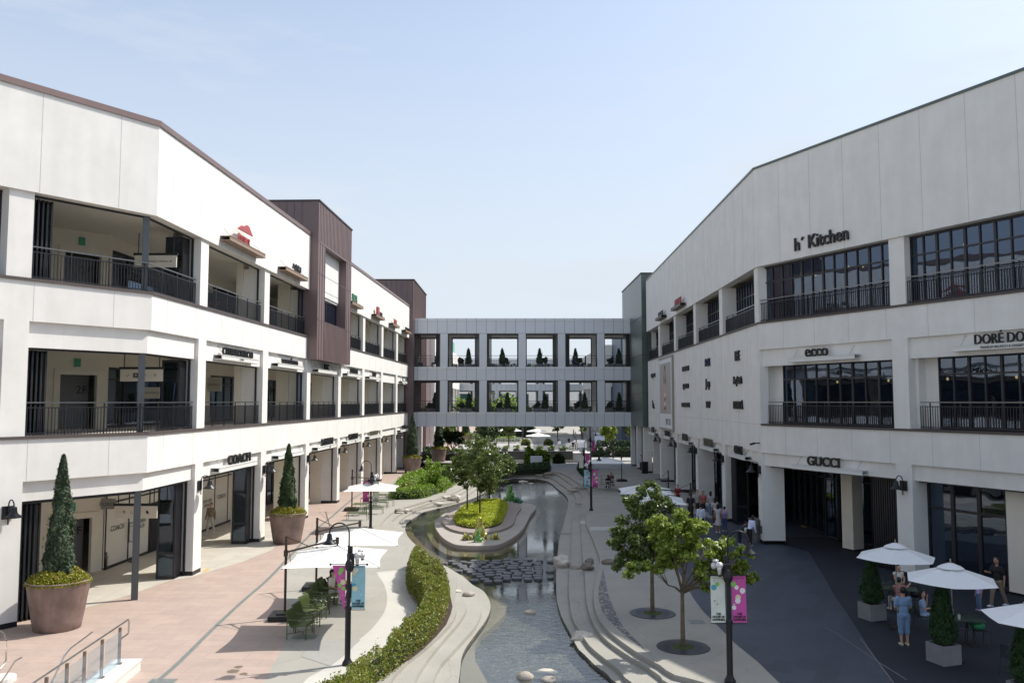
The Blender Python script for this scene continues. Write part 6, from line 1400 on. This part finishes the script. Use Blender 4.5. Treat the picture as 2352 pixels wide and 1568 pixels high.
person(r_(1325, 945), R(-80), 1.12, 'stand', (.50, .36, .66), (.10, .16, .26), 'small child with curly dark hair in a lilac t-shirt and jeans', shoe=(.5, .3, .45), skinm=skint, **NE)
person(r_(1490, 915), R(-75), 1.76, 'walk', (.012, .012, .014), (.20, .16, .12), 'man in a black shirt and khaki trousers walking at the right with a bottle', shoe=(.6, .65, .75), skinm=skint, arms={'L': ((-.12, -.06, -.13), (-.09, -.18, -.1))}, **NE)
person(pg(2010, 1240), R(25), 1.82, 'stand', (.012, .012, .014), (.012, .012, .014), 'security man in a black suit and white collar by the dark entrance', sleeve='long', shoe=(.02, .02, .02), hat=(.012, .012, .014))
person(kp(488, 1290), R(12), 1.76, 'walk', (.42, .38, .36), (.03, .03, .035), 'man in a pale grey t-shirt walking towards us beside the woman in coral')
person(kp(572, 1275), R(8), 1.62, 'walk', (.62, .16, .13), (.05, .05, .06), 'smiling woman in a coral top walking towards us', hair_long=True)
person(kp(675, 1285), R(165), 1.64, 'walk', (.42, .38, .38), (.13, .22, .38), 'woman seen from behind in a striped tee and light blue jeans with a white tote', hair_long=True, bag=('side', (.6, .58, .55)))
person(kp(395, 1340), R(172), 1.72, 'stand', (.012, .016, .035), (.02, .02, .025), 'man seen from behind in a navy t-shirt under the parasol tip')
person(kp(538, 1530), R(178), 1.70, 'walk', (.62, .66, .78), (.012, .012, .014), 'person seen from behind in a white long shirt and wide black trousers', sleeve='long')
person(kp(775, 1500), R(175), 1.62, 'stand', (.55, .50, .52), (.50, .46, .44), 'woman with a white cap and off white outfit with a brown bag, seen from behind', sleeve='none', hat=(.6, .55, .45), skirt=True, skinm=skint, bag=('side', (.10, .05, .03)), hair_long=True)
person(kp(868, 1480), R(170), 1.40, 'stand', (.42, .36, .5), (.06, .08, .2), 'girl with a lilac backpack seen from behind beside the woman with the white cap', bag=('back', (.35, .22, .6)))
person(kp(735, 1390), R(178), 1.60, 'stand', (.55, .5, .48), (.03, .03, .03), 'dark haired person just ahead of the woman with the white cap', hair_long=True)
person(pg(1722, 1254), R(120), 1.6, 'stand', (.60, .66, .85), (.012, .012, .014), 'woman in a pale blue shirt and wide black trousers bending forward by the grey bin', sleeve='long', hair_long=True, lean=.45, bag=('side', (.5, .48, .45)))
person(pg(1699, 1250), R(95), 1.3, 'stand', (.04, .04, .045), (.012, .012, .014), 'person in dark clothes stooping in front of the pale blue shirt', lean=.7, sleeve='long')
person(kp(760, 1075), R(5), 1.72, 'stand', (.05, .06, .09), (.08, .07, .06), 'man in dark clothes standing in the dim shop entrance')
person(kp(215, 1150), R(10), 1.6, 'stand', (.35, .02, .02), (.02, .02, .02), 'person in a red top half hidden under the near right parasol')
person(pg(483, 1226), R(-5), 1.74, 'walk', (.26, .21, .15), (.50, .47, .43), 'man in a tan jacket, white t-shirt and cream trousers in the ground floor gallery', sleeve='long', shoe=(.6, .6, .6))
person(pg(542, 1209), R(2), 1.76, 'walk', (.66, .64, .62), (.03, .032, .04), 'man in a white t-shirt and dark ripped jeans with a cross strap in the gallery')
P = fl_.p(7.3, -1.5); person(P, R(90), 1.62, 'stand', (.50, .36, .32), (.2, .15, .12), 'woman with a bob in a pink beige top behind the middle floor railing', z=Z2+.02, arms={'L': ((-.12, -.04, -.14), (-.0, -.12, -.14)), 'R': ((.12, -.04, -.14), (.0, -.12, -.16))}, sleeve='long')
g_ = G(*KC([(520, 625)])[0]); person((g_[0], g_[1]), ch_rz, 1.62, 'sit', (.66, .62, .55), (.55, .52, .48), 'seated woman with a black cap and cream t-shirt under the front parasol', hat=(.012, .012, .014), hair_long=True, **NE)
g_ = G(*KC([(612, 575)])[0]); person((g_[0], g_[1]), ch_rz, 1.75, 'sit', (.20, .20, .21), (.03, .03, .035), 'seated man in a black and white patterned shirt under the front parasol', shoe=(.65, .65, .65), **NE)
K2g = lambda a, b: G(*K2([(a, b)])[0])
FARP = [((1445, 540), 180, 1.64, 'walk', (.55, .56, .6), (.012, .012, .014), 'woman in a pale top and black trousers carrying a white shopping bag on the crossing', True, ('low', (.6, .58, .55))), ((1580, 570), 180, 1.64, 'walk', (.012, .012, .014), (.012, .012, .014), 'woman all in black with a white bag walking away on the crossing', True, ('low', (.6, .58, .55))),
    ((2020, 760), 20, 1.72, 'stand', (.5, .52, .6), (.03, .03, .04), 'man in a white and navy t-shirt beside the black bin', False, None), ((730, 448), 185, 1.74, 'stand', (.68, .68, .7), (.2, .18, .16), 'man seen from behind in a white t-shirt on the terrace', False, None), ((950, 455), 200, 1.68, 'walk', (.02, .02, .03), (.02, .02, .03), 'dark clothed person behind the terrace railing end', False, None),
    ((1000, 440), 160, 1.62, 'walk', (.6, .5, .38), (.03, .03, .03), 'woman in a cream top pushing something in front of the white car', True, None), ((958, 235), 90, 1.65, 'stand', (.012, .012, .014), (.012, .012, .014), 'person in black standing on the far sunny paving holding up a phone', True, None), ((985, 290), 10, 1.74, 'stand', (.6, .62, .68), (.15, .15, .17), 'man in a white shirt behind the white car', False, None),
    ((1080, 185), 180, 1.76, 'walk', (.02, .025, .03), (.10, .14, .22), 'man in a black t-shirt and jeans walking away in the far distance', False, None), ((1080, 290), 90, 1.6, 'stand', (.02, .02, .02), (.03, .03, .03), 'person in black beside the man in the white shirt', True, None), ((885, 380), 10, 1.6, 'stand', (.02, .02, .03), (.02, .02, .02), 'dark person behind the right end of the terrace railing', False, None)]
for q, rz, h_, ps, tc_, bc, lb, hl_, bg in FARP: person(K2g(*q), R(rz), h_, ps, tc_, bc, lb, hair_long=hl_, bag=bg, vox=.035)
K1g = lambda a, b: G(*K1([(a, b)])[0])
person(K1g(168, 800), R(170), 1.7, 'walk', (.015, .018, .06), (.012, .012, .014), 'person in navy half hidden behind the third terracotta pot', sleeve='long', vox=.035)
person(K1g(745, 382), R(180), 1.7, 'stand', (.05, .36, .55), (.55, .5, .42), 'man in a turquoise shirt beyond the footbridge', vox=.035)
person(K1g(780, 382), R(170), 1.66, 'stand', (.1, .08, .08), (.02, .02, .02), 'dark haired person next to the turquoise shirt', vox=.035)
person(K1g(930, 360), R(60), 1.7, 'walk', (.66, .68, .74), (.03, .03, .04), 'man in a white shirt walking in front of the farthest pot', vox=.035, sleeve='long')
# seated pair at the white chairs
for q, tc_, lb, rz in (((1500, 1050), (.012, .012, .016), 'long haired woman in black seated back to us near the second right lamp', 180), ((1550, 1000), (.14, .06, .05), 'woman with curly hair eating, facing us, near the second right lamp', 0)):
    g_ = K2g(*q); person(g_, R(rz), 1.62, 'sit', tc_, (.02, .02, .02), lb, hair_long=True, sleeve='long', vox=.03, arms={'R': ((.12, -.06, -.12), (.04, -.1, .06))} if rz == 0 else None)
g_ = K2g(1525, 1025); 
def white_chair(xy, rz, label):
    t = thing('metal_chair', label, 'chair', (*xy, 0), rz, group='pale metal chairs by the second right lamp'); mm = mat('pale_metal', (.42, .41, .37), .5); m = MB(); m.cbox((0, 0, .45), (.44, .44, .03)); part('seat', m, mm, t); m = MB()
    for i in range(6): x = -.2+.08*i; m.tube([(x, .2, .47), (x, .27, .82)], .012, 4)
    m.cbox((0, .27, .82), (.46, .04, .06)); part('backrest', m, mm, t)
    for a in (-1, 1):
        for b in (-1, 1): m = MB(); m.tube([(a*.2, b*.2, 0), (a*.2, b*.2, .45)], .014, 5); part('leg', m, mm, t)
    return t
for q, rz, lb in (((1480, 1065), 180, 'pale metal chair under the woman in black'), ((1560, 1040), 0, 'pale metal chair under the curly haired woman'), ((1360, 1040), 170, 'pale metal chair, left of two empty ones by the banner'), ((1410, 1035), 190, 'pale metal chair, right of two empty ones by the banner')): white_chair(K2g(*q), R(rz), lb)
for q, lb in (((1540, 1050), 'round grey table between the two seated women'), ((1400, 960), 'round grey table behind the empty pale chairs'), ((1130, 1020), 'round pale table left of the second right lamp')):
    g_ = K2g(*q); t = thing('round_table', lb, 'table', (*g_, 0)); m = MB(); m.lathe([(.0, .72), (.45, .72), (.46, .735), (.45, .75), (0, .75)], n=24, cap=False); part('tabletop', m, mat('table_grey', (.2, .2, .2), .5), t); m = MB(); m.tube([(0, 0, 0), (0, 0, .72)], .03, 6); m.lathe([(.2, 0), (.2, .02)], n=16); part('leg', m, mat('table_grey', (.2, .2, .2), .5), t)
# people and plants on the footbridge
def bridge_plant(x, z, ball, label):
    t = thing('box_planter', label, 'plant pot', (x, BY+2.0, z), group='planters on the footbridge'); m = MB(); m.box(-.35, .35, -.3, .3, 0, .42); part('box', m, greycube, t)
    if ball: leaves('foliage', blobpts([(0, 0, .8, .45, .42, .38)], 3500, .6), .09, leaf_d, t); m = MB(); m.ell((0, 0, .8), (.33, .31, .28), 10, 6); part('stem_or_filler', m, mat('foliage_core', (.01, .018, .007), .9), t)  # ball shrub: dark ellipsoid added behind the leaves to close gaps
    else: cone_shrub(t, .42, 1.75, .34, leaf_c, 900, .12)
rnd = random.Random(8)
for zi, (z, tag_) in enumerate(((6.15, 'lower'), (11.3, 'upper'))):
    for i, (x0, x1) in enumerate(BE):
        nm = 'first second third fourth fifth sixth'.split()[i]
        if zi == 1 and i == 0: continue
        sp = ((.55, .72), (.42, .62), (.40, .62), (.38, .58), (.4, .62), (.25, .58))[i]; w_ = x1-x0
        if zi == 1: sp = ((0, 0), (.40, .60), (.60, .45), (.62, .42), (.5, .33), (.30, .58))[i]
        bridge_plant(x0+w_*sp[0], z, True, 'clipped ball shrub in a box, %s opening of the %s bridge floor' % (nm, tag_)); bridge_plant(x0+w_*sp[1]+.1, z, False, 'cone conifer in a box, %s opening of the %s bridge floor' % (nm, tag_))
        o = leaves('planter_foliage', np.stack([np.random.uniform(x0+.1, x1-.1, 500), np.random.uniform(BY+5.9, BY+6.4, 500), z+np.random.uniform(.05, .62, 500)], 1), .14, leaf_d, None); tag(o, 'low leafy plants along the far rail, %s opening of the %s bridge floor' % (nm, tag_), 'plants', 'low plants on the footbridge')
def bp_(i, f, z, rz, tc_, bc, lb, **k): x = BE[i][0]+(BE[i][1]-BE[i][0])*f; person((x, BY+1.3), R(rz), 1.68, 'sit', tc_, bc, lb, z=z, vox=.035, **k)
bp_(0, .14, 11.3, 90, (.3, .3, .3), (.03, .05, .12), 'person with a white hat sitting in the upper left bridge opening', hat=(.7, .7, .7)); bp_(0, .78, 11.3, -90, (.015, .06, .25), (.02, .02, .03), 'person in blue sitting in the upper left bridge opening')
bp_(4, .32, 11.3, 90, (.02, .05, .15), (.02, .02, .03), 'person in navy sitting in the upper fifth bridge opening', hair_long=True); bp_(4, .66, 11.3, -90, (.12, .10, .10), (.02, .02, .03), 'person sitting on the right in the upper fifth bridge opening', hair_long=True)
bp_(5, .36, 6.15, 90, (.10, .11, .16), (.03, .03, .04), 'person in a checked shirt sitting in the lower right bridge opening'); bp_(5, .58, 6.15, 180, (.03, .03, .03), (.03, .03, .04), 'person in black sitting in the lower right bridge opening', hair_long=True); bp_(5, .76, 6.15, -90, (.3, .34, .45), (.03, .03, .04), 'person in a pale blue shirt sitting in the lower right bridge opening')

# ------------------------------------------------------------------ small street things
def bin_(xy, rz, label, m_, h=1.15, w=.6, d=.45):
    t = thing('waste_bin', label, 'bin', (*xy, 0), rz); m = MB(); m.cbox((0, 0, h/2), (w, d, h)); part('body', m, m_, t); m = MB(); m.cbox((0, 0, h+.03), (w+.06, d+.08, .05)); part('lid', m, m_, t); m = MB(); m.cbox((0, -d/2-.005, h*.78), (w*.6, .02, .12)); part('slot', m, blackm, t)
bin_(pg(1737, 1243), R(-64), 'tall grey bin against the corner pier of the right wing', mat('bin_grey', (.13, .13, .135), .45)); bin_(K2g(2075, 795), R(5), 'black bin with a blue grey top beside the far right pier', blackm)
m = MB(); m.lathe([(.05, 0), (.05, .5), (.07, .52), (.07, .6), (.03, .64), (.05, .7), (.02, .78)], (*G(*KL([(738, 780)])[0]), 0), 14); single('ash_post', m, steelb, 'short metal ash post at the lift lobby corner on the ground floor', 'ash post', smooth=True)
m = MB(); g_ = G(*((2900+802*.5739)/1.7415, (1300+1490*.5739)/1.7415)); m.lathe([(.05, 0), (.05, .5), (.07, .52), (.07, .6), (.03, .64), (.05, .7), (.02, .78)], (*g_, 0), 14); single('ash_post', m, steel, 'short steel ash post inside the dark corner entrance', 'ash post', smooth=True)
t = thing('notice_stand', 'black framed notice on a stand behind the corner post in the gallery', 'notice stand', (*G(*KL([(925, 722)])[0]), 0)); m = MB(); m.cbox((0, 0, 1.35), (.42, .03, .9)); part('frame', m, blackm, t); m = MB(); m.cbox((0, -.018, 1.35), (.36, .008, .84)); part('sheet', m, white, t); m = MB(); m.tube([(0, 0, .02), (0, 0, .95)], .02, 6); m.lathe([(.2, 0), (.2, .03)], n=16); part('stand', m, blackm, t)
textobj('lettering', '안내말씀', .07, (0, -.026, 1.6), (1, 0, 0), letter, t, depth=.003)
for t_, z_, lb in ((-.6, 5.25, 'small black security camera on the right wing above the first corner lamp'),):
    q = Vector(fr_.p(.25, .25)).to_3d(); m = MB(); m.tube([Vector(fr_.p(.25, .0)).to_3d()+Vector((0, 0, 5.2)), q+Vector((0, 0, 5.2))], .03, 6); m.tube([q+Vector((0, 0, 5.2)), q+Vector((-.25, .1, 5.12))], .055, 8); single('security_camera', m, blackm, lb, 'security camera')
for tt, lb in ((1.2, 'square floor level vent in the pier of the corner entrance'),):
    m = MB(); fr_.strip(m, .15, .6, .006, .03, .5, .9); single('wall_vent', m, mat('vent_grey', (.12, .12, .12), .5), lb, 'vent')
# bottom left glass balustrade on a marble kerb
kb = thing('balustrade', 'glass and steel balustrade on a marble kerb at the bottom left', 'balustrade'); PT = [KH([(1875, 1010)])[0], KH([(1635, 1212)])[0]]
B0 = Vector(G(*KH([(1885, 395)])[0], 1.32)); B1 = Vector(G(*KH([(740, 1160)])[0], 1.32)); dB = (B1-B0).normalized(); nB_ = Vector((-dB.y, dB.x)); Lb_ = 9
m = MB(); A = B0-dB*.25
def bq(mb, a, b, o0, o1, z0, z1):
    Q = [B0+dB*a+nB_*o0, B0+dB*b+nB_*o0, B0+dB*b+nB_*o1, B0+dB*a+nB_*o1]; mb.hexa([(q.x, q.y, z0) for q in Q]+[(q.x, q.y, z1) for q in Q])
bq(m, -.42, Lb_, -.2, .42, 0, .26); part('kerb', m, marble, kb); m = MB(); bq(m, -.45, Lb_, -.23, .45, .262, .31); part('kerb_cap', m, marble, kb)
S0 = (KH([(1885, 395)])[0], KH([(1640, 580)])[0], KH([(1360, 765)])[0], KH([(1065, 950)])[0], KH([(740, 1165)])[0])
ts_ = [(Vector(G(*q, 1.32))-B0).dot(dB) for q in S0]+[ts for ts in (6.2, 7.6)]
for a in ts_:
    m = MB(); bq(m, a-.035, a+.035, -.03, .03, .32, 1.27); bq(m, a-.07, a+.07, -.07, .07, .312, .33); part('post', m, steelb, kb)
for a, b in zip(ts_, ts_[1:]): m = MB(); bq(m, a+.06, b-.06, .05, .062, .36, 1.2); part('glass_panel', m, glass_c, kb)
q = lambda a, z, o=0: (*(B0+dB*a+nB_*o), z)
m = MB(); m.tube([q(Lb_, 1.34), q(-.55, 1.34), q(-.6, 1.3), q(-.6, .98), q(-.55, .95), q(-.1, .95)], .024, 8); part('handrail', m, steel, kb)
m = MB(); o = -.42; m.tube([q(.75, 1.36, o), q(2.0, 1.3, o), q(2.3, 1.22, o), q(3.6, .3, o)], .02, 8); part('inner_handrail', m, steel, kb)
hr = thing('handrail', 'curved steel handrail at the far bottom left corner', 'handrail'); pp = [G(*KH([p_])[0], z_) for p_, z_ in (((-120, 520), 1.2), ((0, 470), 1.2), ((60, 500), 1.2), ((100, 600), 1.2), ((95, 940), .35), ((0, 1080), .2), ((-100, 1250), .1))]
m = MB(); m.tube([(a, b, z_) for (a, b), z_ in zip(pp, (1.2, 1.2, 1.2, 1.15, .35, .2, .1))], .022, 8); m.tube([(*G(*KH([p_])[0], z_), z_) for p_, z_ in (((335, 893), .9), ((235, 950), .9), ((120, 1130), .6), ((0, 1300), .3))], .02, 8); part('rail', m, steel, hr)
m = MB(); g_ = G(*KH([(20, 1270)])[0], .0); m.lathe([(.35, 0), (.35, .12)], (*g_, 0), 20); part('round_kerb', m, marble, hr)
# far terrace: retaining wall, planters, curved white railing
rw = thing('retaining_wall', 'low grey block wall under the terrace beyond the paved crossing', 'wall'); gm = mat('block_grey', (.17, .165, .155), .85); brick(gm, 1.0, .32, .02, (.19, .185, .17), (.15, .147, .14), (.09, .09, .085)); m = MB(); m.box(-6.5, 7.4, 101.5, 101.9, .35, 1.35); part('wall', m, gm, rw); m = MB(); m.box(-6.5, 7.4, 101.3, 101.49, 0, .35); part('footing', m, marble, rw); m = MB(); m.box(7.4, 9.6, 101.2, 104, 0, 1.15); part('end_block', m, marble, rw)
for i in range(6):
    x = -.9+i*1.42; t = thing('trough_planter', 'grey trough of pale leafy plants on the terrace wall, number %s from the left' % 'one two three four five six'.split()[i], 'plant pot', (x, 102.3, 1.2), group='troughs on the terrace wall'); m = MB(); m.box(-.4, .4, -.25, .25, -1.2, .36); part('trough', m, greycube, t); leaves('foliage', blobpts([(0, 0, .5, .5, .35, .25), (.2, 0, .65, .3, .25, .2)], 900, .2), .13, leaf_g, t)
wf = mat('fence_white', (.62, .61, .56), .6)
for yi, (Y, x0, n_, lb) in enumerate(((121, -5.6, 9, 'nearer white curved panel railing of the terrace'), (147, -6.2, 6, 'farther white curved panel railing of the terrace'))):
    t = thing('white_railing', lb, 'railing', (x0, Y, 0)); W_ = (1.66, 3.3)[yi]; t.scale = (1, 1, (.56, .6)[yi])
    for i in range(n_+1): m = MB(); m.cbox((i*W_, 0, 1.0), (.14, .14, 2.0)); m.cbox((i*W_, 0, 2.02), (.18, .18, .08)); part('post', m, wf, t)
    for i in range(n_):
        m = MB(); a, b = i*W_+.12, (i+1)*W_-.12
        for k in range(5): m.tube([(a, 0, .55+.22*k), (a+(b-a)*.25, 0, .75+.26*k), (a+(b-a)*.5, 0, .8+.2*k), (a+(b-a)*.75, 0, .6+.16*k), (b, 0, .55+.22*k)], .035, 5)
        for k in range(7): x = a+(b-a)*(k+1)/8; m.tube([(x, 0, .3), (x, 0, 1.5)], .022, 4)
        m.tube([(a, 0, .3), (b, 0, .3)], .04, 5); part('panel', m, wf, t)
for i, (x, y, lb) in enumerate(((2.3, 139, 'clipped bush left of the lower terrace parasol'), (6.1, 139, 'clipped bush right of the lower terrace parasol'))): bush('shrub', rectp(x-.8, x+.8, y, y+1.4), 0, 1.1, 1100, .12, leaf_h, lb, 'shrub', .6, .1)
m = MB(); x, y = G(1232, 1067); cbx = thing('utility_cabinet', 'plain pale grey utility cabinet standing on the crossing behind the dark hedge', 'cabinet', (atY(1232, 1067, 93)[0], 93, 0)); m.box(-.66, .66, 0, .5, 0, 1.3); part('body', m, mat('cabinet_grey', (.62, .65, .68), .5), cbx); m = MB(); m.box(-.1, .15, -.02, -.002, .1, .5); m.box(-.62, -.59, -.02, -.002, .3, .4); m.box(-.62, -.59, -.02, -.002, .9, 1.0); part('hatch', m, mat('hatch_grey', (.36, .37, .38), .5), cbx)
bush('shrub', rectp(1.5, 4.6, 99.7, 100.9), 0, 1.7, 1500, .2, leaf_g, 'loose shrubs behind the utility cabinet', 'shrub', .8, .3); bush('shrub', rectp(4.9, 6.3, 99.6, 100.8), 0, 1.3, 900, .15, leaf_d, 'small dark mound shrub right of the utility cabinet', 'shrub', .9, .1)
# white car
car = thing('parked_car', 'white saloon car seen from the side beyond the terrace', 'car', (atY(1334, 1020, 128)[0], 128, 0), R(-4)); wp = mat('car_white', (.75, .75, .76), .2, coat=.8)
prof = [(-2.35, .35), (-2.4, .75), (-2.25, .98), (-1.6, 1.08), (-1.0, 1.42), (-.2, 1.5), (.6, 1.42), (1.35, 1.02), (2.1, .88), (2.38, .7), (2.4, .35)]
m = MB(); k = len(prof); W2 = [(.85, 0), (.85, 1)]
for sy in (-1, 1):
    for x, z_ in prof: m.v.append((x, sy*(.9 if z_ < 1.1 else .66), z_))
m.f = [tuple(range(k))[::-1], tuple(range(k, 2*k))]+[(i, (i+1) % k, k+(i+1) % k, k+i) for i in range(k)]; part('body', m, wp, car)
m = MB()
for sy in (-1, 1): m.add([(-1.35, sy*.87, 1.1), (-.95, sy*.70, 1.38), (-.2, sy*.69, 1.45), (.55, sy*.70, 1.38), (1.15, sy*.87, 1.1)], [(0, 1, 2, 3, 4)])
part('side_window', m, glass, car)
for x in (-1.5, 1.5):
    for sy in (-1, 1):
        m = MB(); m.tube([(x, sy*.72, .33), (x, sy*.92, .33)], .33, 20); w_ = part('wheel', m, blackm, car); m = MB(); m.tube([(x, sy*.921, .33), (x, sy*.935, .33)], .2, 16); part('rim', m, steel, w_)
for x, nm, c_ in ((2.38, 'headlight', (.7, .7, .75)), (-2.39, 'tail_light', (.4, .02, .02))):
    for sy in (-1, 1): m = MB(); m.cbox((x, sy*.62, .72), (.06, .4, .14)); part(nm, m, mat(nm+'_lens', c_, .2), car)
# the malls beyond the bridge
def farblock(name, label, x0, x1, y0, y1, h, mm, side, piers=True, ground=4.6):
    t = thing(name, label, 'building'); xf = x1 if side < 0 else x0; s = 1 if side < 0 else -1
    m = MB(); m.box(x0, x1, y0, y1, 15.0 if piers else 0, h)
    if piers:
        m.box(x0, x1, y0, y1, 10, 11.6); m.box(x0, x1, y0, y1, ground, 6.3); y = y0
        while y < y1-.5:
            m.box(min(xf, xf-s*1.2), max(xf, xf-s*1.2), y, y+1.0, 0, ground); m.box(min(xf, xf-s*1.2), max(xf, xf-s*1.2), y, y+1.0, 6.3, 10); m.box(min(xf, xf-s*1.2), max(xf, xf-s*1.2), y, y+1.0, 11.6, 15); y += 8.4
        m.box(*( (x0, x1-1.3) if side < 0 else (x0+1.3, x1)), y1-.3, y1, 0, 15)
    part('wall', m, mm, t)
    if piers:
        m = MB(); a, b = (x1-2.4, x1-2.3) if side < 0 else (x0+2.3, x0+2.4)
        for z0, z1 in ((0, ground), (6.3, 10), (11.6, 15)):
            g2 = MB(); g2.box(a, b, y0+.2, y1-.3, z0, z1); part('pane', g2, glass, t)
            m.box(x0 if side < 0 else a, b if side < 0 else x1, y0+.1, y0+.2, z0, z1)
        for y in np.arange(y0, y1, 2.1): m.box(b if side < 0 else a-.08, b+.08 if side < 0 else a, y, y+.1, 0, ground); m.box(b if side < 0 else a-.08, b+.08 if side < 0 else a, y, y+.1, 6.3, 10)
        part('window', m, frame, t)
    return t
farblock('shopping_mall', 'white mall wing continuing on the left beyond the footbridge', -30, -11.9, 128, 189, 17.3, stucco, -1)
farblock('tower_block', 'brown metal tower on the left beyond the footbridge', -22, -12.6, 122, 128, 19, brown, -1, piers=False)
farblock('shopping_mall', 'white mall wing continuing on the right beyond the footbridge', 16.2, 34, 146, 190, 17.3, stucco, 1)
farblock('tower_block', 'dark blue grey metal tower on the right beyond the footbridge', 17.6, 34, 134, 145.9, 19.5, mat('blue_metal', (.045, .07, .12), .45, metal=.3), 1, piers=False)
farblock('tower_block', 'green tinted tower at the left end of the second footbridge', -22, -13.6, 189.5, 196, 21, mat('green_cladding', (.06, .30, .20), .4), -1, piers=False)
fb = thing('shop_building', 'white shop building far behind the second footbridge with square windows', 'building', (0, 0, 0)); m = MB(); m.box(-45, 60, 250, 270, 0, 12.5); m.box(-60, -8, 255, 275, 12.5, 14); part('wall', m, stucco, fb)
for i in range(16): m = MB(); m.box(-40+i*6, -37+i*6, 249.9, 250.02, 5.8, 9.6); part('pane', m, glass, fb); m = MB(); m.box(-40.5+i*6, -36+i*6, 249.9, 250.02, .2, 4.4); part('pane', m, glass, fb)
textobj('lettering', 'LEON', 1.3, (2.5, 249.8, 10.2), (1, 0, 0), letter, fb, depth=.1); textobj('lettering', 'Barn', 1.3, (17, 249.8, 10.2), (1, 0, 0), letter, fb, depth=.1)
# far trees
FT = [(-5.5, 150, 8.5, 3.4, leaf_g, 'bright green tree seen through the lower second bridge opening'), (-1.0, 158, 9, 3.0, leaf_g, 'bright green tree seen through the lower third bridge opening'), (-9.5, 165, 8.5, 3.4, leaf_g, 'bright green tree left of the others behind the bridge'), (18, 132, 6.5, 2.2, leaf_a, 'light green tree seen through the lower right bridge opening'),
      (-8.6, 112, 5.4, 1.3, leaf_b, 'slender tree in front of the far white pier on the left'), (-4.2, 128, 5.2, 1.6, leaf_b, 'small forked tree on the far sunny paving'), (-.5, 132, 5.2, 1.6, leaf_b, 'second small forked tree on the far sunny paving'), (8.2, 150, 5.5, 1.8, leaf_b, 'small tree above the far seated group'), (13.5, 116, 5.0, 1.4, leaf_a, 'thin leafy tree left of the far right piers'), (11.2, 132, 6.0, 1.4, leaf_a, 'thin leafy tree behind the white car'), (16.0, 105, 5.8, 1.6, leaf_b, 'thin tree beside the far right piers')]
for i, (x, y, h_, r_c, lm_, lb) in enumerate(FT):
    rnd = random.Random(50+i); bl = blobs(rnd, 12, 0, 0, h_*.68, r_c*.7, r_c*.7, h_*.22, r_c*.5); branch_tree('tree', (x, y), h_, h_*.35, 2, bl, 1500, .3, lm_, barkd, lb, tr=.11, nb=6, seed=i)
for i, (x, y, r_c, h_, lb) in enumerate(((-3.4, 112, 2.0, 4.6, 'dark layered tree on the terrace behind the island trees'), (-7.0, 98.5, 1.5, 4.4, 'dark spiky tree on the crossing behind the island trees'))):
    rnd = random.Random(80+i); bl = blobs(rnd, 12, 0, 0, h_*.72, r_c*.8, r_c*.8, h_*.18, r_c*.42); branch_tree('tree', (x, y), h_, h_*.4, 2, bl, 1700, .22, leaf_d, barkd, lb, tr=.09, nb=7, seed=i+30)
bush('tree_mass', rectp(-7, 4.5, 168, 180), 0, 6.5, 2500, .6, leaf_b, 'broad dark green trees behind the far parasols', 'trees', 2.5, .25)
bush('planted_bed', rectp(-4, 1.5, 153, 158), 0, .7, 1200, .3, leaf_g, 'far bed of bright low shrubs below the far parasols', 'plant bed', .8, .3)
sn = thing('banner_stand', 'tall pale notice board standing in front of the far right pier', 'notice board', (atY(1377, 1000, 128)[0], 128, 0)); m = MB(); m.box(-.75, .75, 0, .12, 0, 2.6); part('board', m, mat('board_blue', (.45, .50, .62), .6), sn); textobj('lettering', 'NOTICE', .3, (0, -.02, 2.1), (1, 0, 0), letter, sn, depth=.01)
for x, y, lb in ((1.9, 150, 'dark far street pole near the far right parasol'), (14.2, 126, 'grey far street pole beside the white car'), (11.8, 126, 'thick dark far post behind the white car')):
    m = MB(); m.tube([(x, y, 0), (x, y, 6.3)], .16, 8); single('street_pole', m, mat('pole_dark', (.05, .05, .055), .5), lb, 'pole')
t = thing('sandwich_board', 'small white and blue marker beside the fourth pot', 'marker', (*K1g(290, 490), 0)); m = MB(); m.lathe([(.2, 0), (.14, .5), (.16, .8), (.1, .95)], n=12); part('body', m, mat('marker_blue', (.45, .5, .7), .5), t)
